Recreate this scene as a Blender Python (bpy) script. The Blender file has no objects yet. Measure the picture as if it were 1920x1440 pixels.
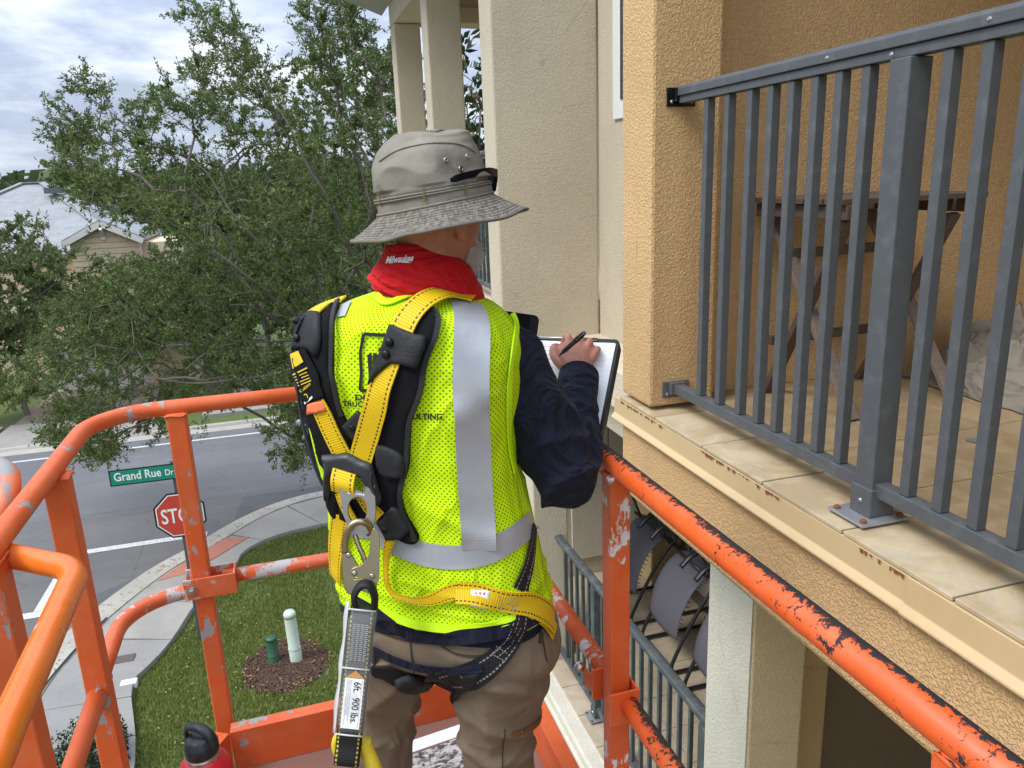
import bpy, bmesh, math, random
import numpy as np
from math import sin, cos, pi, radians, sqrt, atan2, exp
from mathutils import Vector, Matrix, noise
from mathutils.bvhtree import BVHTree
from mathutils.geometry import delaunay_2d_cdt

random.seed(7)
rng = np.random.default_rng(7)
SC = bpy.context.scene
COL = SC.collection
H = 7.6                      # eye height above the street

# ------------------------------------------------------------------ camera
FPX = 1442.0
YAW, PITCH, ROLL = radians(16.2), radians(15.0), radians(-2.2)
Wv = np.array([sin(YAW)*cos(PITCH), cos(YAW)*cos(PITCH), -sin(PITCH)])
_r = np.array([cos(YAW), -sin(YAW), 0.0])
_u = np.cross(_r, Wv)
Rv = cos(ROLL)*_r + sin(ROLL)*_u
Uv = -sin(ROLL)*_r + cos(ROLL)*_u
EYE = np.array([0.0, 0.0, H])
cam_data = bpy.data.cameras.new('camera')
cam = bpy.data.objects.new('camera', cam_data)
COL.objects.link(cam)
cam.matrix_world = Matrix(((Rv[0], Uv[0], -Wv[0], 0), (Rv[1], Uv[1], -Wv[1], 0), (Rv[2], Uv[2], -Wv[2], H), (0, 0, 0, 1)))
cam_data.sensor_width = 36.0
cam_data.lens = 36.0*FPX/1920.0
cam_data.clip_start = 0.05
cam_data.clip_end = 3000
SC.camera = cam

# ------------------------------------------------------------------ sky, sun, exposure
world = bpy.data.worlds.new('World')
SC.world = world
world.use_nodes = True
SUN_EL, SUN_AZ = radians(52), radians(-104)     # azimuth from +Y towards +X
def build_world():
    nt = world.node_tree
    nt.nodes.clear()
    L = nt.links.new
    out = nt.nodes.new('ShaderNodeOutputWorld')
    bg = nt.nodes.new('ShaderNodeBackground')
    bg.inputs['Strength'].default_value = 0.1
    L(bg.outputs[0], out.inputs[0])
    sky = nt.nodes.new('ShaderNodeTexSky')
    sky.sky_type = 'NISHITA'
    sky.sun_disc = False
    sky.sun_elevation = SUN_EL
    sky.sun_rotation = SUN_AZ
    sky.air_density = 1.2
    tc = nt.nodes.new('ShaderNodeTexCoord')
    sep = nt.nodes.new('ShaderNodeSeparateXYZ')
    L(tc.outputs['Generated'], sep.inputs[0])
    def m(op, a, b=None, c=None):
        n = nt.nodes.new('ShaderNodeMath'); n.operation = op
        for i, x in enumerate((a, b, c)):
            if x is None: continue
            if isinstance(x, (int, float)): n.inputs[i].default_value = x
            else: L(x, n.inputs[i])
        return n.outputs[0]
    zc = m('MAXIMUM', sep.outputs['Z'], 0.0)
    den = m('ADD', zc, 0.16)
    u = m('DIVIDE', sep.outputs['X'], den)
    v = m('DIVIDE', sep.outputs['Y'], den)
    cmb = nt.nodes.new('ShaderNodeCombineXYZ')
    L(u, cmb.inputs[0]); L(v, cmb.inputs[1]); cmb.inputs[2].default_value = 3.7
    def nz(scale, detail, rough, dist=0.0):
        n = nt.nodes.new('ShaderNodeTexNoise')
        n.inputs['Scale'].default_value = scale
        n.inputs['Detail'].default_value = detail
        n.inputs['Roughness'].default_value = rough
        n.inputs['Distortion'].default_value = dist
        L(cmb.outputs[0], n.inputs['Vector'])
        return n.outputs['Fac']
    def ramp(f, stops):
        r = nt.nodes.new('ShaderNodeValToRGB')
        e = r.color_ramp.elements
        while len(e) < len(stops): e.new(0.5)
        for el, (p, c) in zip(e, stops):
            el.position = p; el.color = (*c, 1)
        L(f, r.inputs[0])
        return r.outputs[0]
    big = nz(0.75, 5, 0.55, 0.3)
    fine = nz(1.9, 6, 0.6, 0.2)
    mixf = m('ADD', m('MULTIPLY', big, 0.62), m('MULTIPLY', fine, 0.38))
    cl = ramp(mixf, [(0.40, (9.6, 10.1, 10.9)), (0.47, (6.6, 7.4, 8.9)), (0.525, (4.5, 5.3, 7.1)), (0.62, (3.5, 4.2, 6.0))])
    hole = ramp(nz(1.15, 5, 0.6, 0.4), [(0.60, (0, 0, 0)), (0.72, (1, 1, 1))])
    mx = nt.nodes.new('ShaderNodeMix'); mx.data_type = 'RGBA'
    L(m('MULTIPLY', hole, 0.7), mx.inputs[0])
    L(cl, mx.inputs[6]); L(sky.outputs[0], mx.inputs[7])
    # clouds get paler and whiter towards the horizon
    hz = nt.nodes.new('ShaderNodeMix'); hz.data_type = 'RGBA'
    L(m('MULTIPLY', m('POWER', m('SUBTRACT', 1.0, m('MINIMUM', m('MULTIPLY', zc, 3.6), 1.0)), 2.0), 0.5), hz.inputs[0])
    L(mx.outputs[2], hz.inputs[6]); hz.inputs[7].default_value = (8.4, 9.2, 10.4, 1)
    # an overcast sky is brighter overhead than near the horizon (standard overcast law, softened)
    vm = nt.nodes.new('ShaderNodeVectorMath'); vm.operation = 'SCALE'
    L(hz.outputs[2], vm.inputs[0]); L(m('ADD', 0.50, m('MULTIPLY', zc, 1.25)), vm.inputs['Scale'])
    L(vm.outputs[0], bg.inputs['Color'])
build_world()
sun_data = bpy.data.lights.new('sun', 'SUN')
sun_data.energy = 1.5
sun_data.angle = radians(22)
sun_data.color = (1.0, 0.965, 0.91)
sun = bpy.data.objects.new('sun', sun_data)
COL.objects.link(sun)
sd = Vector((sin(SUN_AZ)*cos(SUN_EL), cos(SUN_AZ)*cos(SUN_EL), sin(SUN_EL)))
sun.rotation_euler = (-sd).to_track_quat('-Z', 'Y').to_euler()
sun.location = (0, 0, 30)
SC.view_settings.view_transform = 'Standard'
SC.view_settings.look = 'None'
SC.view_settings.gamma = 1
SC.view_settings.use_curve_mapping = False
SC.view_settings.exposure = 0.8
SC.render.engine = 'CYCLES'
SC.cycles.use_denoising = True
SC.cycles.max_bounces = 6
SC.cycles.transparent_max_bounces = 8

# ------------------------------------------------------------------ measuring helpers
def ray(px, py): return Wv + Rv*(px-960)/FPX - Uv*(py-720)/FPX
def at(px, py, D): return EYE + ray(px, py)*D
def onX(px, py, X): d = ray(px, py); return EYE + d*(X/d[0])
def onY(px, py, Y): d = ray(px, py); return EYE + d*(Y/d[1])
def onZ(px, py, z): d = ray(px, py); return EYE + d*((z-H)/d[2])     # z above the street

# ------------------------------------------------------------------ materials
class NB:
    def __init__(s, name):
        s.m = bpy.data.materials.new(name); s.m.use_nodes = True
        s.nt = s.m.node_tree; s.b = s.nt.nodes['Principled BSDF']; s.L = s.nt.links.new
        s.tc = s.nt.nodes.new('ShaderNodeTexCoord')
        s.obj = s.tc.outputs['Object']; s.uv = s.tc.outputs['UV']
    def put(s, sock, x):
        if isinstance(x, (int, float)): sock.default_value = x
        elif isinstance(x, tuple): sock.default_value = (*x, 1) if len(x) == 3 and sock.type == 'RGBA' else x
        else: s.L(x, sock)
    def math(s, op, a, b=None, c=None, clamp=False):
        n = s.nt.nodes.new('ShaderNodeMath'); n.operation = op; n.use_clamp = clamp
        for i, x in enumerate((a, b, c)):
            if x is not None: s.put(n.inputs[i], x)
        return n.outputs[0]
    def mapping(s, vec, scale=(1, 1, 1), loc=(0, 0, 0), rot=(0, 0, 0)):
        n = s.nt.nodes.new('ShaderNodeMapping'); s.L(vec, n.inputs[0])
        n.inputs['Scale'].default_value = scale; n.inputs['Location'].default_value = loc; n.inputs['Rotation'].default_value = rot
        return n.outputs[0]
    def noise(s, scale, detail=3, rough=0.55, dist=0.0, vec=None):
        n = s.nt.nodes.new('ShaderNodeTexNoise')
        n.inputs['Scale'].default_value = scale; n.inputs['Detail'].default_value = detail
        n.inputs['Roughness'].default_value = rough; n.inputs['Distortion'].default_value = dist
        s.L(vec if vec is not None else s.obj, n.inputs['Vector'])
        return n.outputs['Fac']
    def voronoi(s, scale, vec=None, rnd=1.0, feature='F1', out='Distance'):
        n = s.nt.nodes.new('ShaderNodeTexVoronoi'); n.feature = feature
        n.inputs['Scale'].default_value = scale; n.inputs['Randomness'].default_value = rnd
        s.L(vec if vec is not None else s.obj, n.inputs['Vector'])
        return n.outputs[out]
    def wave(s, scale, vec, dist=0.0, axis='X', prof='SIN'):
        n = s.nt.nodes.new('ShaderNodeTexWave'); n.bands_direction = axis; n.wave_profile = prof
        n.inputs['Scale'].default_value = scale; n.inputs['Distortion'].default_value = dist
        s.L(vec, n.inputs['Vector']); return n.outputs['Fac']
    def ramp(s, f, stops, interp='LINEAR'):
        r = s.nt.nodes.new('ShaderNodeValToRGB'); e = r.color_ramp.elements; r.color_ramp.interpolation = interp
        while len(e) < len(stops): e.new(0.5)
        for el, (p, c) in zip(e, stops):
            el.position = p; el.color = (c, c, c, 1) if isinstance(c, (int, float)) else (*c, 1)
        s.L(f, r.inputs[0]); return r.outputs[0]
    def mix(s, f, a, b, mode='MIX'):
        n = s.nt.nodes.new('ShaderNodeMix'); n.data_type = 'RGBA'; n.blend_type = mode
        s.put(n.inputs[0], f); s.put(n.inputs[6], a); s.put(n.inputs[7], b); return n.outputs[2]
    def sep(s, vec):
        n = s.nt.nodes.new('ShaderNodeSeparateXYZ'); s.L(vec, n.inputs[0]); return n.outputs
    def comb(s, x, y, z=0.0):
        n = s.nt.nodes.new('ShaderNodeCombineXYZ')
        for i, q in enumerate((x, y, z)): s.put(n.inputs[i], q)
        return n.outputs[0]
    def rand(s):
        return s.nt.nodes.new('ShaderNodeObjectInfo').outputs['Random']
    def normal(s):
        return s.nt.nodes.new('ShaderNodeNewGeometry').outputs['Normal']
    def bump(s, h, strength=0.5, dist=0.01, prev=None):
        n = s.nt.nodes.new('ShaderNodeBump'); n.inputs['Strength'].default_value = strength
        n.inputs['Distance'].default_value = dist; s.L(h, n.inputs['Height'])
        if prev is not None: s.L(prev, n.inputs['Normal'])
        s.L(n.outputs[0], s.b.inputs['Normal']); return n.outputs[0]
    def done(s, color=None, rough=0.7, metal=0.0, spec=None, sheen=None):
        if color is not None: s.put(s.b.inputs['Base Color'], color)
        s.put(s.b.inputs['Roughness'], rough); s.put(s.b.inputs['Metallic'], metal)
        if spec is not None: s.b.inputs['Specular IOR Level'].default_value = spec
        if sheen is not None: s.b.inputs['Sheen Weight'].default_value = sheen
        return s.m

def vary(c, k): return tuple(min(1, x*k) for x in c)
M = {}
def stucco(name, c, scale=120, strength=0.75, dist=0.005):
    n = NB(name)
    a = n.noise(scale, 2.5, 0.55, 0.6)
    h = n.ramp(a, [(0.40, 0.0), (0.52, 0.75), (0.66, 1.0)])
    f = n.noise(scale*4, 2, 0.5)
    hh = n.math('ADD', n.math('MULTIPLY', h, 0.85), n.math('MULTIPLY', f, 0.15))
    n.bump(hh, strength, dist)
    g = n.noise(1.3, 4, 0.6)
    st = n.noise(6, 4, 0.65, 0, n.mapping(n.obj, (1, 1, 0.18)))
    col = n.mix(n.ramp(g, [(0.3, 0.0), (0.7, 1.0)]), vary(c, 0.90), vary(c, 1.06))
    ck = n.math('ADD', n.voronoi(0.8, None, 1.0, 'DISTANCE_TO_EDGE'), n.math('MULTIPLY', n.noise(7, 5, 0.7), 0.05))
    col = n.mix(n.math('MULTIPLY', n.ramp(ck, [(0.0235, 1.0), (0.027, 0.0)]), 0.35), col, vary(c, 0.55))
    col = n.mix(n.math('MULTIPLY', n.ramp(st, [(0.52, 0.0), (0.8, 1.0)]), 0.28), col, vary(c, 0.6))
    col = n.mix(n.math('MULTIPLY', n.math('SUBTRACT', 1.0, h), 0.18), col, vary(c, 0.72))
    M[name] = n.done(col, 0.9, spec=0.25)
stucco('stucco_peach', (0.70, 0.455, 0.225))
stucco('stucco_peach_pale', (0.84, 0.64, 0.40))
stucco('stucco_tan', (0.59, 0.515, 0.39), 95, 0.45)
stucco('stucco_cream', (0.68, 0.64, 0.53), 90, 0.6)
stucco('stucco_light', (0.66, 0.58, 0.44), 80, 0.6)

def painted(name, c, rough=0.45, k=0.12, scuff=(0.5, 0.5, 0.5), amt=0.12, scale=18):
    n = NB(name)
    g = n.noise(scale, 5, 0.65)
    col = n.mix(n.math('MULTIPLY', n.ramp(g, [(0.5, 0.0), (0.75, 1.0)]), amt), vary(c, 1-k), scuff)
    col = n.mix(n.math('MULTIPLY', n.noise(3, 2), 0.35), col, vary(c, 1+k))
    n.bump(n.noise(160, 2), 0.08, 0.002)
    M[name] = n.done(col, n.ramp(g, [(0.3, rough-0.08), (0.8, rough+0.2)]))
painted('rail_grey', (0.090, 0.097, 0.103), 0.5, 0.12, (0.24, 0.26, 0.285), 0.25, 22)
painted('rail_grey_low', (0.072, 0.084, 0.088), 0.6, 0.15, (0.34, 0.36, 0.30), 0.4, 10)
painted('flashing', (0.60, 0.44, 0.235), 0.45, 0.06, (0.42, 0.25, 0.10), 0.3, 9)
painted('soffit_white', (0.5, 0.47, 0.44), 0.6)
painted('window_white', (0.75, 0.75, 0.73), 0.35, 0.03)
painted('soffit_and_shade_brown', (0.22, 0.15, 0.085), 0.8)  # ceiling's own brown, also used as painted shade in the lower opening

def chipped(name, c, under, light, top=0.0, amt=0.5, light_amt=0.3, rough=0.33, wdir=(0, 0, 1), wpow=3.0):
    """old safety paint: flakes down to primer or steel, wear heavier on surfaces that face up"""
    n = NB(name)
    big = n.noise(7, 5, 0.7, 0.6)
    small = n.noise(75, 6, 0.75, 0.5)
    dt = n.nt.nodes.new('ShaderNodeVectorMath'); dt.operation = 'DOT_PRODUCT'; n.L(n.normal(), dt.inputs[0]); dt.inputs[1].default_value = wdir
    up = n.math('MULTIPLY', n.math('POWER', n.math('MAXIMUM', dt.outputs['Value'], 0.0), wpow), top)
    f = n.math('ADD', n.math('ADD', n.math('MULTIPLY', big, 0.38), n.math('MULTIPLY', small, 0.62)), up)
    t = 0.665-0.085*amt
    chip = n.ramp(f, [(t, 0.0), (t+0.012, 1.0)])
    f2 = n.math('ADD', n.math('MULTIPLY', n.noise(4.3, 4, 0.6, 0.5, n.mapping(n.obj, (1, 1, 1), (5, 3, 9))), 0.65),
                n.math('MULTIPLY', n.noise(38, 5, 0.72, 0.3, n.mapping(n.obj, (1, 1, 0.5), (2, 7, 1))), 0.35))
    t2 = 0.64-0.075*light_amt
    chip2 = n.ramp(f2, [(t2, 0.0), (t2+0.015, 1.0)])
    rub = n.noise(11, 4, 0.6, 0.2)
    col = n.mix(n.math('MULTIPLY', n.ramp(rub, [(0.45, 0.0), (0.75, 1.0)]), 0.35), c, (0.78, 0.27, 0.13))
    col = n.mix(n.math('MULTIPLY', n.noise(2.0, 2), 0.25), col, vary(c, 0.75))
    col = n.mix(chip2, col, light)
    col = n.mix(chip, col, under)
    both = n.math('MAXIMUM', chip, chip2)
    n.bump(n.math('ADD', n.math('MULTIPLY', n.math('SUBTRACT', 1.0, both), 0.8), n.math('MULTIPLY', n.noise(45, 3), 0.25)), 0.5, 0.002)
    M[name] = n.done(col, n.math('ADD', n.math('MULTIPLY', both, 0.3), n.ramp(rub, [(0.3, rough), (0.8, rough+0.18)])))
ORG = (0.72, 0.105, 0.018)
chipped('orange_worn', ORG, (0.022, 0.016, 0.018), (0.40, 0.37, 0.36), 0.20, 1.12, 0.1, 0.36, (0.686, 0, 0.727), 2.0)
chipped('orange_post', (0.66, 0.10, 0.022), (0.03, 0.018, 0.016), (0.66, 0.62, 0.60), 0.0, 0.6, 1.45)
chipped('orange_mid', (0.66, 0.12, 0.035), (0.05, 0.04, 0.04), (0.46, 0.42, 0.41), 0.05, 0.35, 1.0)
chipped('orange_clean', (0.70, 0.115, 0.024), (0.05, 0.04, 0.04), (0.34, 0.32, 0.32), 0.03, 0.25, 0.75, 0.42)
chipped('orange_gloss', (0.78, 0.16, 0.012), (0.30, 0.22, 0.20), (0.62, 0.40, 0.30), 0.0, 0.05, 0.3, 0.2)
chipped('orange_grey', (0.74, 0.20, 0.08), (0.30, 0.29, 0.29), (0.36, 0.35, 0.35), 0.2, 1.2, 1.3, 0.45)

def tile(name, c1, c2, c3, scale=7):
    n = NB(name)
    r = n.rand()
    ofs = n.comb(n.math('MULTIPLY', r, 37.0), n.math('MULTIPLY', r, 91.0), 0.0)
    vm = n.nt.nodes.new('ShaderNodeVectorMath'); vm.operation = 'ADD'
    n.L(n.obj, vm.inputs[0]); n.L(ofs, vm.inputs[1])
    v = vm.outputs[0]
    a = n.noise(scale, 6, 0.68, 0.8, v)
    col = n.mix(n.ramp(a, [(0.40, 0.0), (0.60, 1.0)]), c1, c2)
    col = n.mix(n.math('MULTIPLY', n.ramp(n.noise(scale*2.2, 6, 0.7, 1.4, v), [(0.52, 0.0), (0.66, 1.0)]), 0.5), col, c3)
    col = n.mix(n.math('MULTIPLY', r, 0.22), col, vary(c1, 0.8))
    n.bump(n.noise(60, 4, 0.6, 0, v), 0.12, 0.003)
    M[name] = n.done(col, n.ramp(a, [(0.3, 0.42), (0.7, 0.6)]))
tile('ledge_tile', (0.44, 0.335, 0.195), (0.56, 0.46, 0.30), (0.42, 0.39, 0.335))
tile('floor_tile', (0.36, 0.255, 0.14), (0.46, 0.345, 0.205), (0.34, 0.26, 0.165), 9)
tile('low_tile', (0.42, 0.34, 0.24), (0.50, 0.42, 0.31), (0.45, 0.38, 0.28), 8)

def folds(n, scale, strength, dist, stretch=(1, 1, .45), prev=None, rot=(0.2, 0.5, 0.3)):
    """creased cloth: sharp ridges of a warped noise"""
    v = n.mapping(n.obj, stretch, (3, 1, 2), rot)
    a = n.noise(scale, 2.5, 0.5, 1.1, v)
    r = n.math('SUBTRACT', 1.0, n.math('ABSOLUTE', n.math('SUBTRACT', n.math('MULTIPLY', a, 4.0), 2.0)))
    r = n.math('POWER', n.math('MAXIMUM', r, 0.0), 1.6)
    return n.bump(r, strength, dist, prev)
def plain(name, c, rough=0.6, metal=0.0, nscale=25, k=0.15, bump=0.1, bscale=120, spec=None, sheen=None, fold=None):
    n = NB(name)
    col = n.mix(n.noise(nscale, 4, 0.6), vary(c, 1-k), vary(c, 1+k))
    pv = n.bump(n.noise(bscale, 3), bump, 0.003) if bump else None
    if fold: folds(n, fold[0], fold[1], fold[2], fold[3], pv)
    M[name] = n.done(col, rough, metal, spec, sheen)
plain('grout_pale', (0.55, 0.45, 0.33), 0.9)
plain('grout', (0.22, 0.17, 0.12), 0.95)
plain('dark_gap', (0.02, 0.015, 0.012), 0.95)
plain('black_metal', (0.016, 0.016, 0.018), 0.4)
plain('bolt_steel', (0.55, 0.53, 0.5), 0.35, 1.0)
plain('galv', (0.42, 0.44, 0.46), 0.5, 0.7)
plain('gold_steel', (0.40, 0.33, 0.22), 0.34, 1.0, 40, 0.1, 0.06)
plain('steel', (0.40, 0.365, 0.31), 0.34, 1.0, 40, 0.1, 0.05)
plain('canvas', (0.255, 0.225, 0.185), 0.9, 0, 8, 0.15, 0.15, 300, 0.2, None, (5, 0.6, 0.03, (1, 1, 1)))
plain('sling', (0.10, 0.095, 0.115), 0.8, 0, 200, 0.2, 0.2, 400)
plain('skin', (0.46, 0.19, 0.13), 0.5, 0, 45, 0.3, 0.35, 260, 0.4, None, (26, 0.25, 0.006, (1, 1, 1)))
plain('eye_white', (0.8, 0.78, 0.74), 0.3)
plain('beard', (0.62, 0.58, 0.54), 0.6, 0, 40, 0.2, 0)
plain('boot', (0.10, 0.06, 0.035), 0.6)
plain('navy_cloth', (0.0092, 0.0112, 0.0245), 0.82, 0, 60, 0.25, 0.12, 900, 0.2, 0.03, (11, 0.6, 0.02, (1, 1, .8)))
plain('red_cloth', (0.56, 0.006, 0.012), 0.75, 0, 30, 0.12, 0.08, 700, 0.25, 0.03, (13, 0.45, 0.015, (.6, .6, 1.6)))
plain('trouser_cloth', (0.196, 0.149, 0.102), 0.85, 0, 20, 0.12, 0.12, 800, 0.2, 0.03, (5.0, 0.38, 0.022, (1, 1, .6)))
plain('trouser_dark', (0.05, 0.034, 0.023), 0.8)
plain('zip_brown', (0.16, 0.07, 0.02), 0.6)
plain('pad_black', (0.009, 0.009, 0.010), 0.9, 0, 50, 0.3, 0.3, 420, 0.15)
plain('leather_black', (0.020, 0.021, 0.023), 0.6, 0, 30, 0.35, 0.35, 240, 0.3)
plain('rubber_dark', (0.030, 0.033, 0.038), 0.42, 0, 20, 0.2, 0.1, 200)
plain('plastic_black', (0.007, 0.007, 0.008), 0.34, spec=0.3)
plain('shades_black', (0.006, 0.006, 0.007), 0.5, spec=0.12)
plain('bottle_black', (0.017, 0.019, 0.022), 0.38)
plain('bottle_red', (0.64, 0.012, 0.030), 0.42, 0, 60, 0.05, 0.06, 500)
plain('paper_white', (0.80, 0.81, 0.82), 0.7, 0, 12, 0.03, 0)
plain('print_black', (0.010, 0.011, 0.010), 0.8)
plain('print_white', (0.85, 0.85, 0.85), 0.6)
plain('print_red', (0.6, 0.03, 0.04), 0.7)
plain('print_grey', (0.30, 0.30, 0.30), 0.7)
plain('print_ink', (0.12, 0.13, 0.16), 0.7)
plain('print_yellow', (0.75, 0.55, 0.03), 0.6)
plain('orange_tag', (0.85, 0.20, 0.07), 0.6)
plain('tan_tag', (0.55, 0.27, 0.08), 0.6)
plain('rope_yellow', (0.70, 0.55, 0.03), 0.75, 0, 200, 0.2, 0.5, 300)
plain('vest_trim', (0.62, 0.95, 0.004), 0.6, 0, 60, 0.04, 0.05, 600)
plain('sign_green', (0.006, 0.24, 0.15), 0.4)
plain('sign_red', (0.55, 0.055, 0.035), 0.4)
plain('sign_white', (0.82, 0.84, 0.82), 0.4)
plain('sign_black', (0.012, 0.012, 0.012), 0.5)
plain('ped_green', (0.030, 0.10, 0.055), 0.5)
plain('ped_pale', (0.52, 0.60, 0.50), 0.5)
plain('iron_cover', (0.11, 0.085, 0.075), 0.7)
plain('rust', (0.20, 0.07, 0.02), 0.9)
plain('bark', (0.145, 0.118, 0.095), 0.95, 0, 12, 0.35, 0.6, 40)
plain('house_wall', (0.70, 0.55, 0.38), 0.9, 0, 2, 0.08, 0.2, 30)
plain('house_trim', (0.68, 0.65, 0.6), 0.6)
plain('glass_dark', (0.03, 0.04, 0.05), 0.08)
plain('blossom', (0.8, 0.78, 0.7), 0.6)
plain('mulch_base', (0.045, 0.026, 0.018), 0.95, 0, 30, 0.5, 0.8, 60)
plain('mulch_chip', (0.10, 0.055, 0.035), 0.9, 0, 60, 0.5, 0)
plain('litter_leaf', (0.30, 0.19, 0.10), 0.85)

def wood(name, c):
    n = NB(name)
    v = n.mapping(n.obj, (4, 60, 60))
    g = n.noise(1.6, 6, 0.7, 0.6, v)
    col = n.mix(g, vary(c, 0.55), vary(c, 1.35))
    n.bump(g, 0.3, 0.003)
    M[name] = n.done(col, 0.75)
wood('table_wood', (0.115, 0.080, 0.062))
wood('table_wood_lit', (0.22, 0.17, 0.14))  # lighter copy of the table wood, light painted into the lit legs

def leafmat(name, c1, c2, c3, rough=0.5, sub=0.25):
    n = NB(name)
    geo = n.nt.nodes.new('ShaderNodeNewGeometry')
    r = geo.outputs['Random Per Island']
    g = n.noise(0.55, 3, 0.6)
    col = n.ramp(r, [(0.0, c1), (0.55, c2), (1.0, c3)])
    col = n.mix(n.ramp(g, [(0.35, 0.0), (0.7, 1.0)]), n.mix(0.35, col, c1), col)
    n.done(col, rough, 0.0, 0.35)
    tr = n.nt.nodes.new('ShaderNodeBsdfTranslucent')
    n.L(col, tr.inputs['Color'])
    ms = n.nt.nodes.new('ShaderNodeMixShader'); ms.inputs[0].default_value = sub
    outn = [x for x in n.nt.nodes if x.type == 'OUTPUT_MATERIAL'][0]
    n.L(n.b.outputs[0], ms.inputs[1]); n.L(tr.outputs[0], ms.inputs[2]); n.L(ms.outputs[0], outn.inputs[0])
    M[name] = n.m
leafmat('oak_leaf', (0.062, 0.095, 0.024), (0.132, 0.180, 0.050), (0.26, 0.315, 0.115), 0.5, 0.38)
leafmat('far_leaf', (0.052, 0.080, 0.030), (0.088, 0.125, 0.045), (0.14, 0.18, 0.07), 0.5, 0.3)
leafmat('bright_leaf', (0.11, 0.17, 0.022), (0.18, 0.26, 0.03), (0.28, 0.36, 0.05), 0.5, 0.35)
leafmat('light_leaf', (0.09, 0.125, 0.040), (0.155, 0.20, 0.065), (0.24, 0.29, 0.11), 0.5, 0.3)
leafmat('magnolia_leaf', (0.022, 0.042, 0.018), (0.045, 0.08, 0.03), (0.16, 0.085, 0.03), 0.3, 0.12)
leafmat('shrub_leaf', (0.02, 0.04, 0.015), (0.04, 0.075, 0.025), (0.08, 0.12, 0.04), 0.4)
leafmat('grass_blade', (0.135, 0.185, 0.032), (0.205, 0.265, 0.058), (0.38, 0.37, 0.14), 0.6, 0.3)

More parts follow.
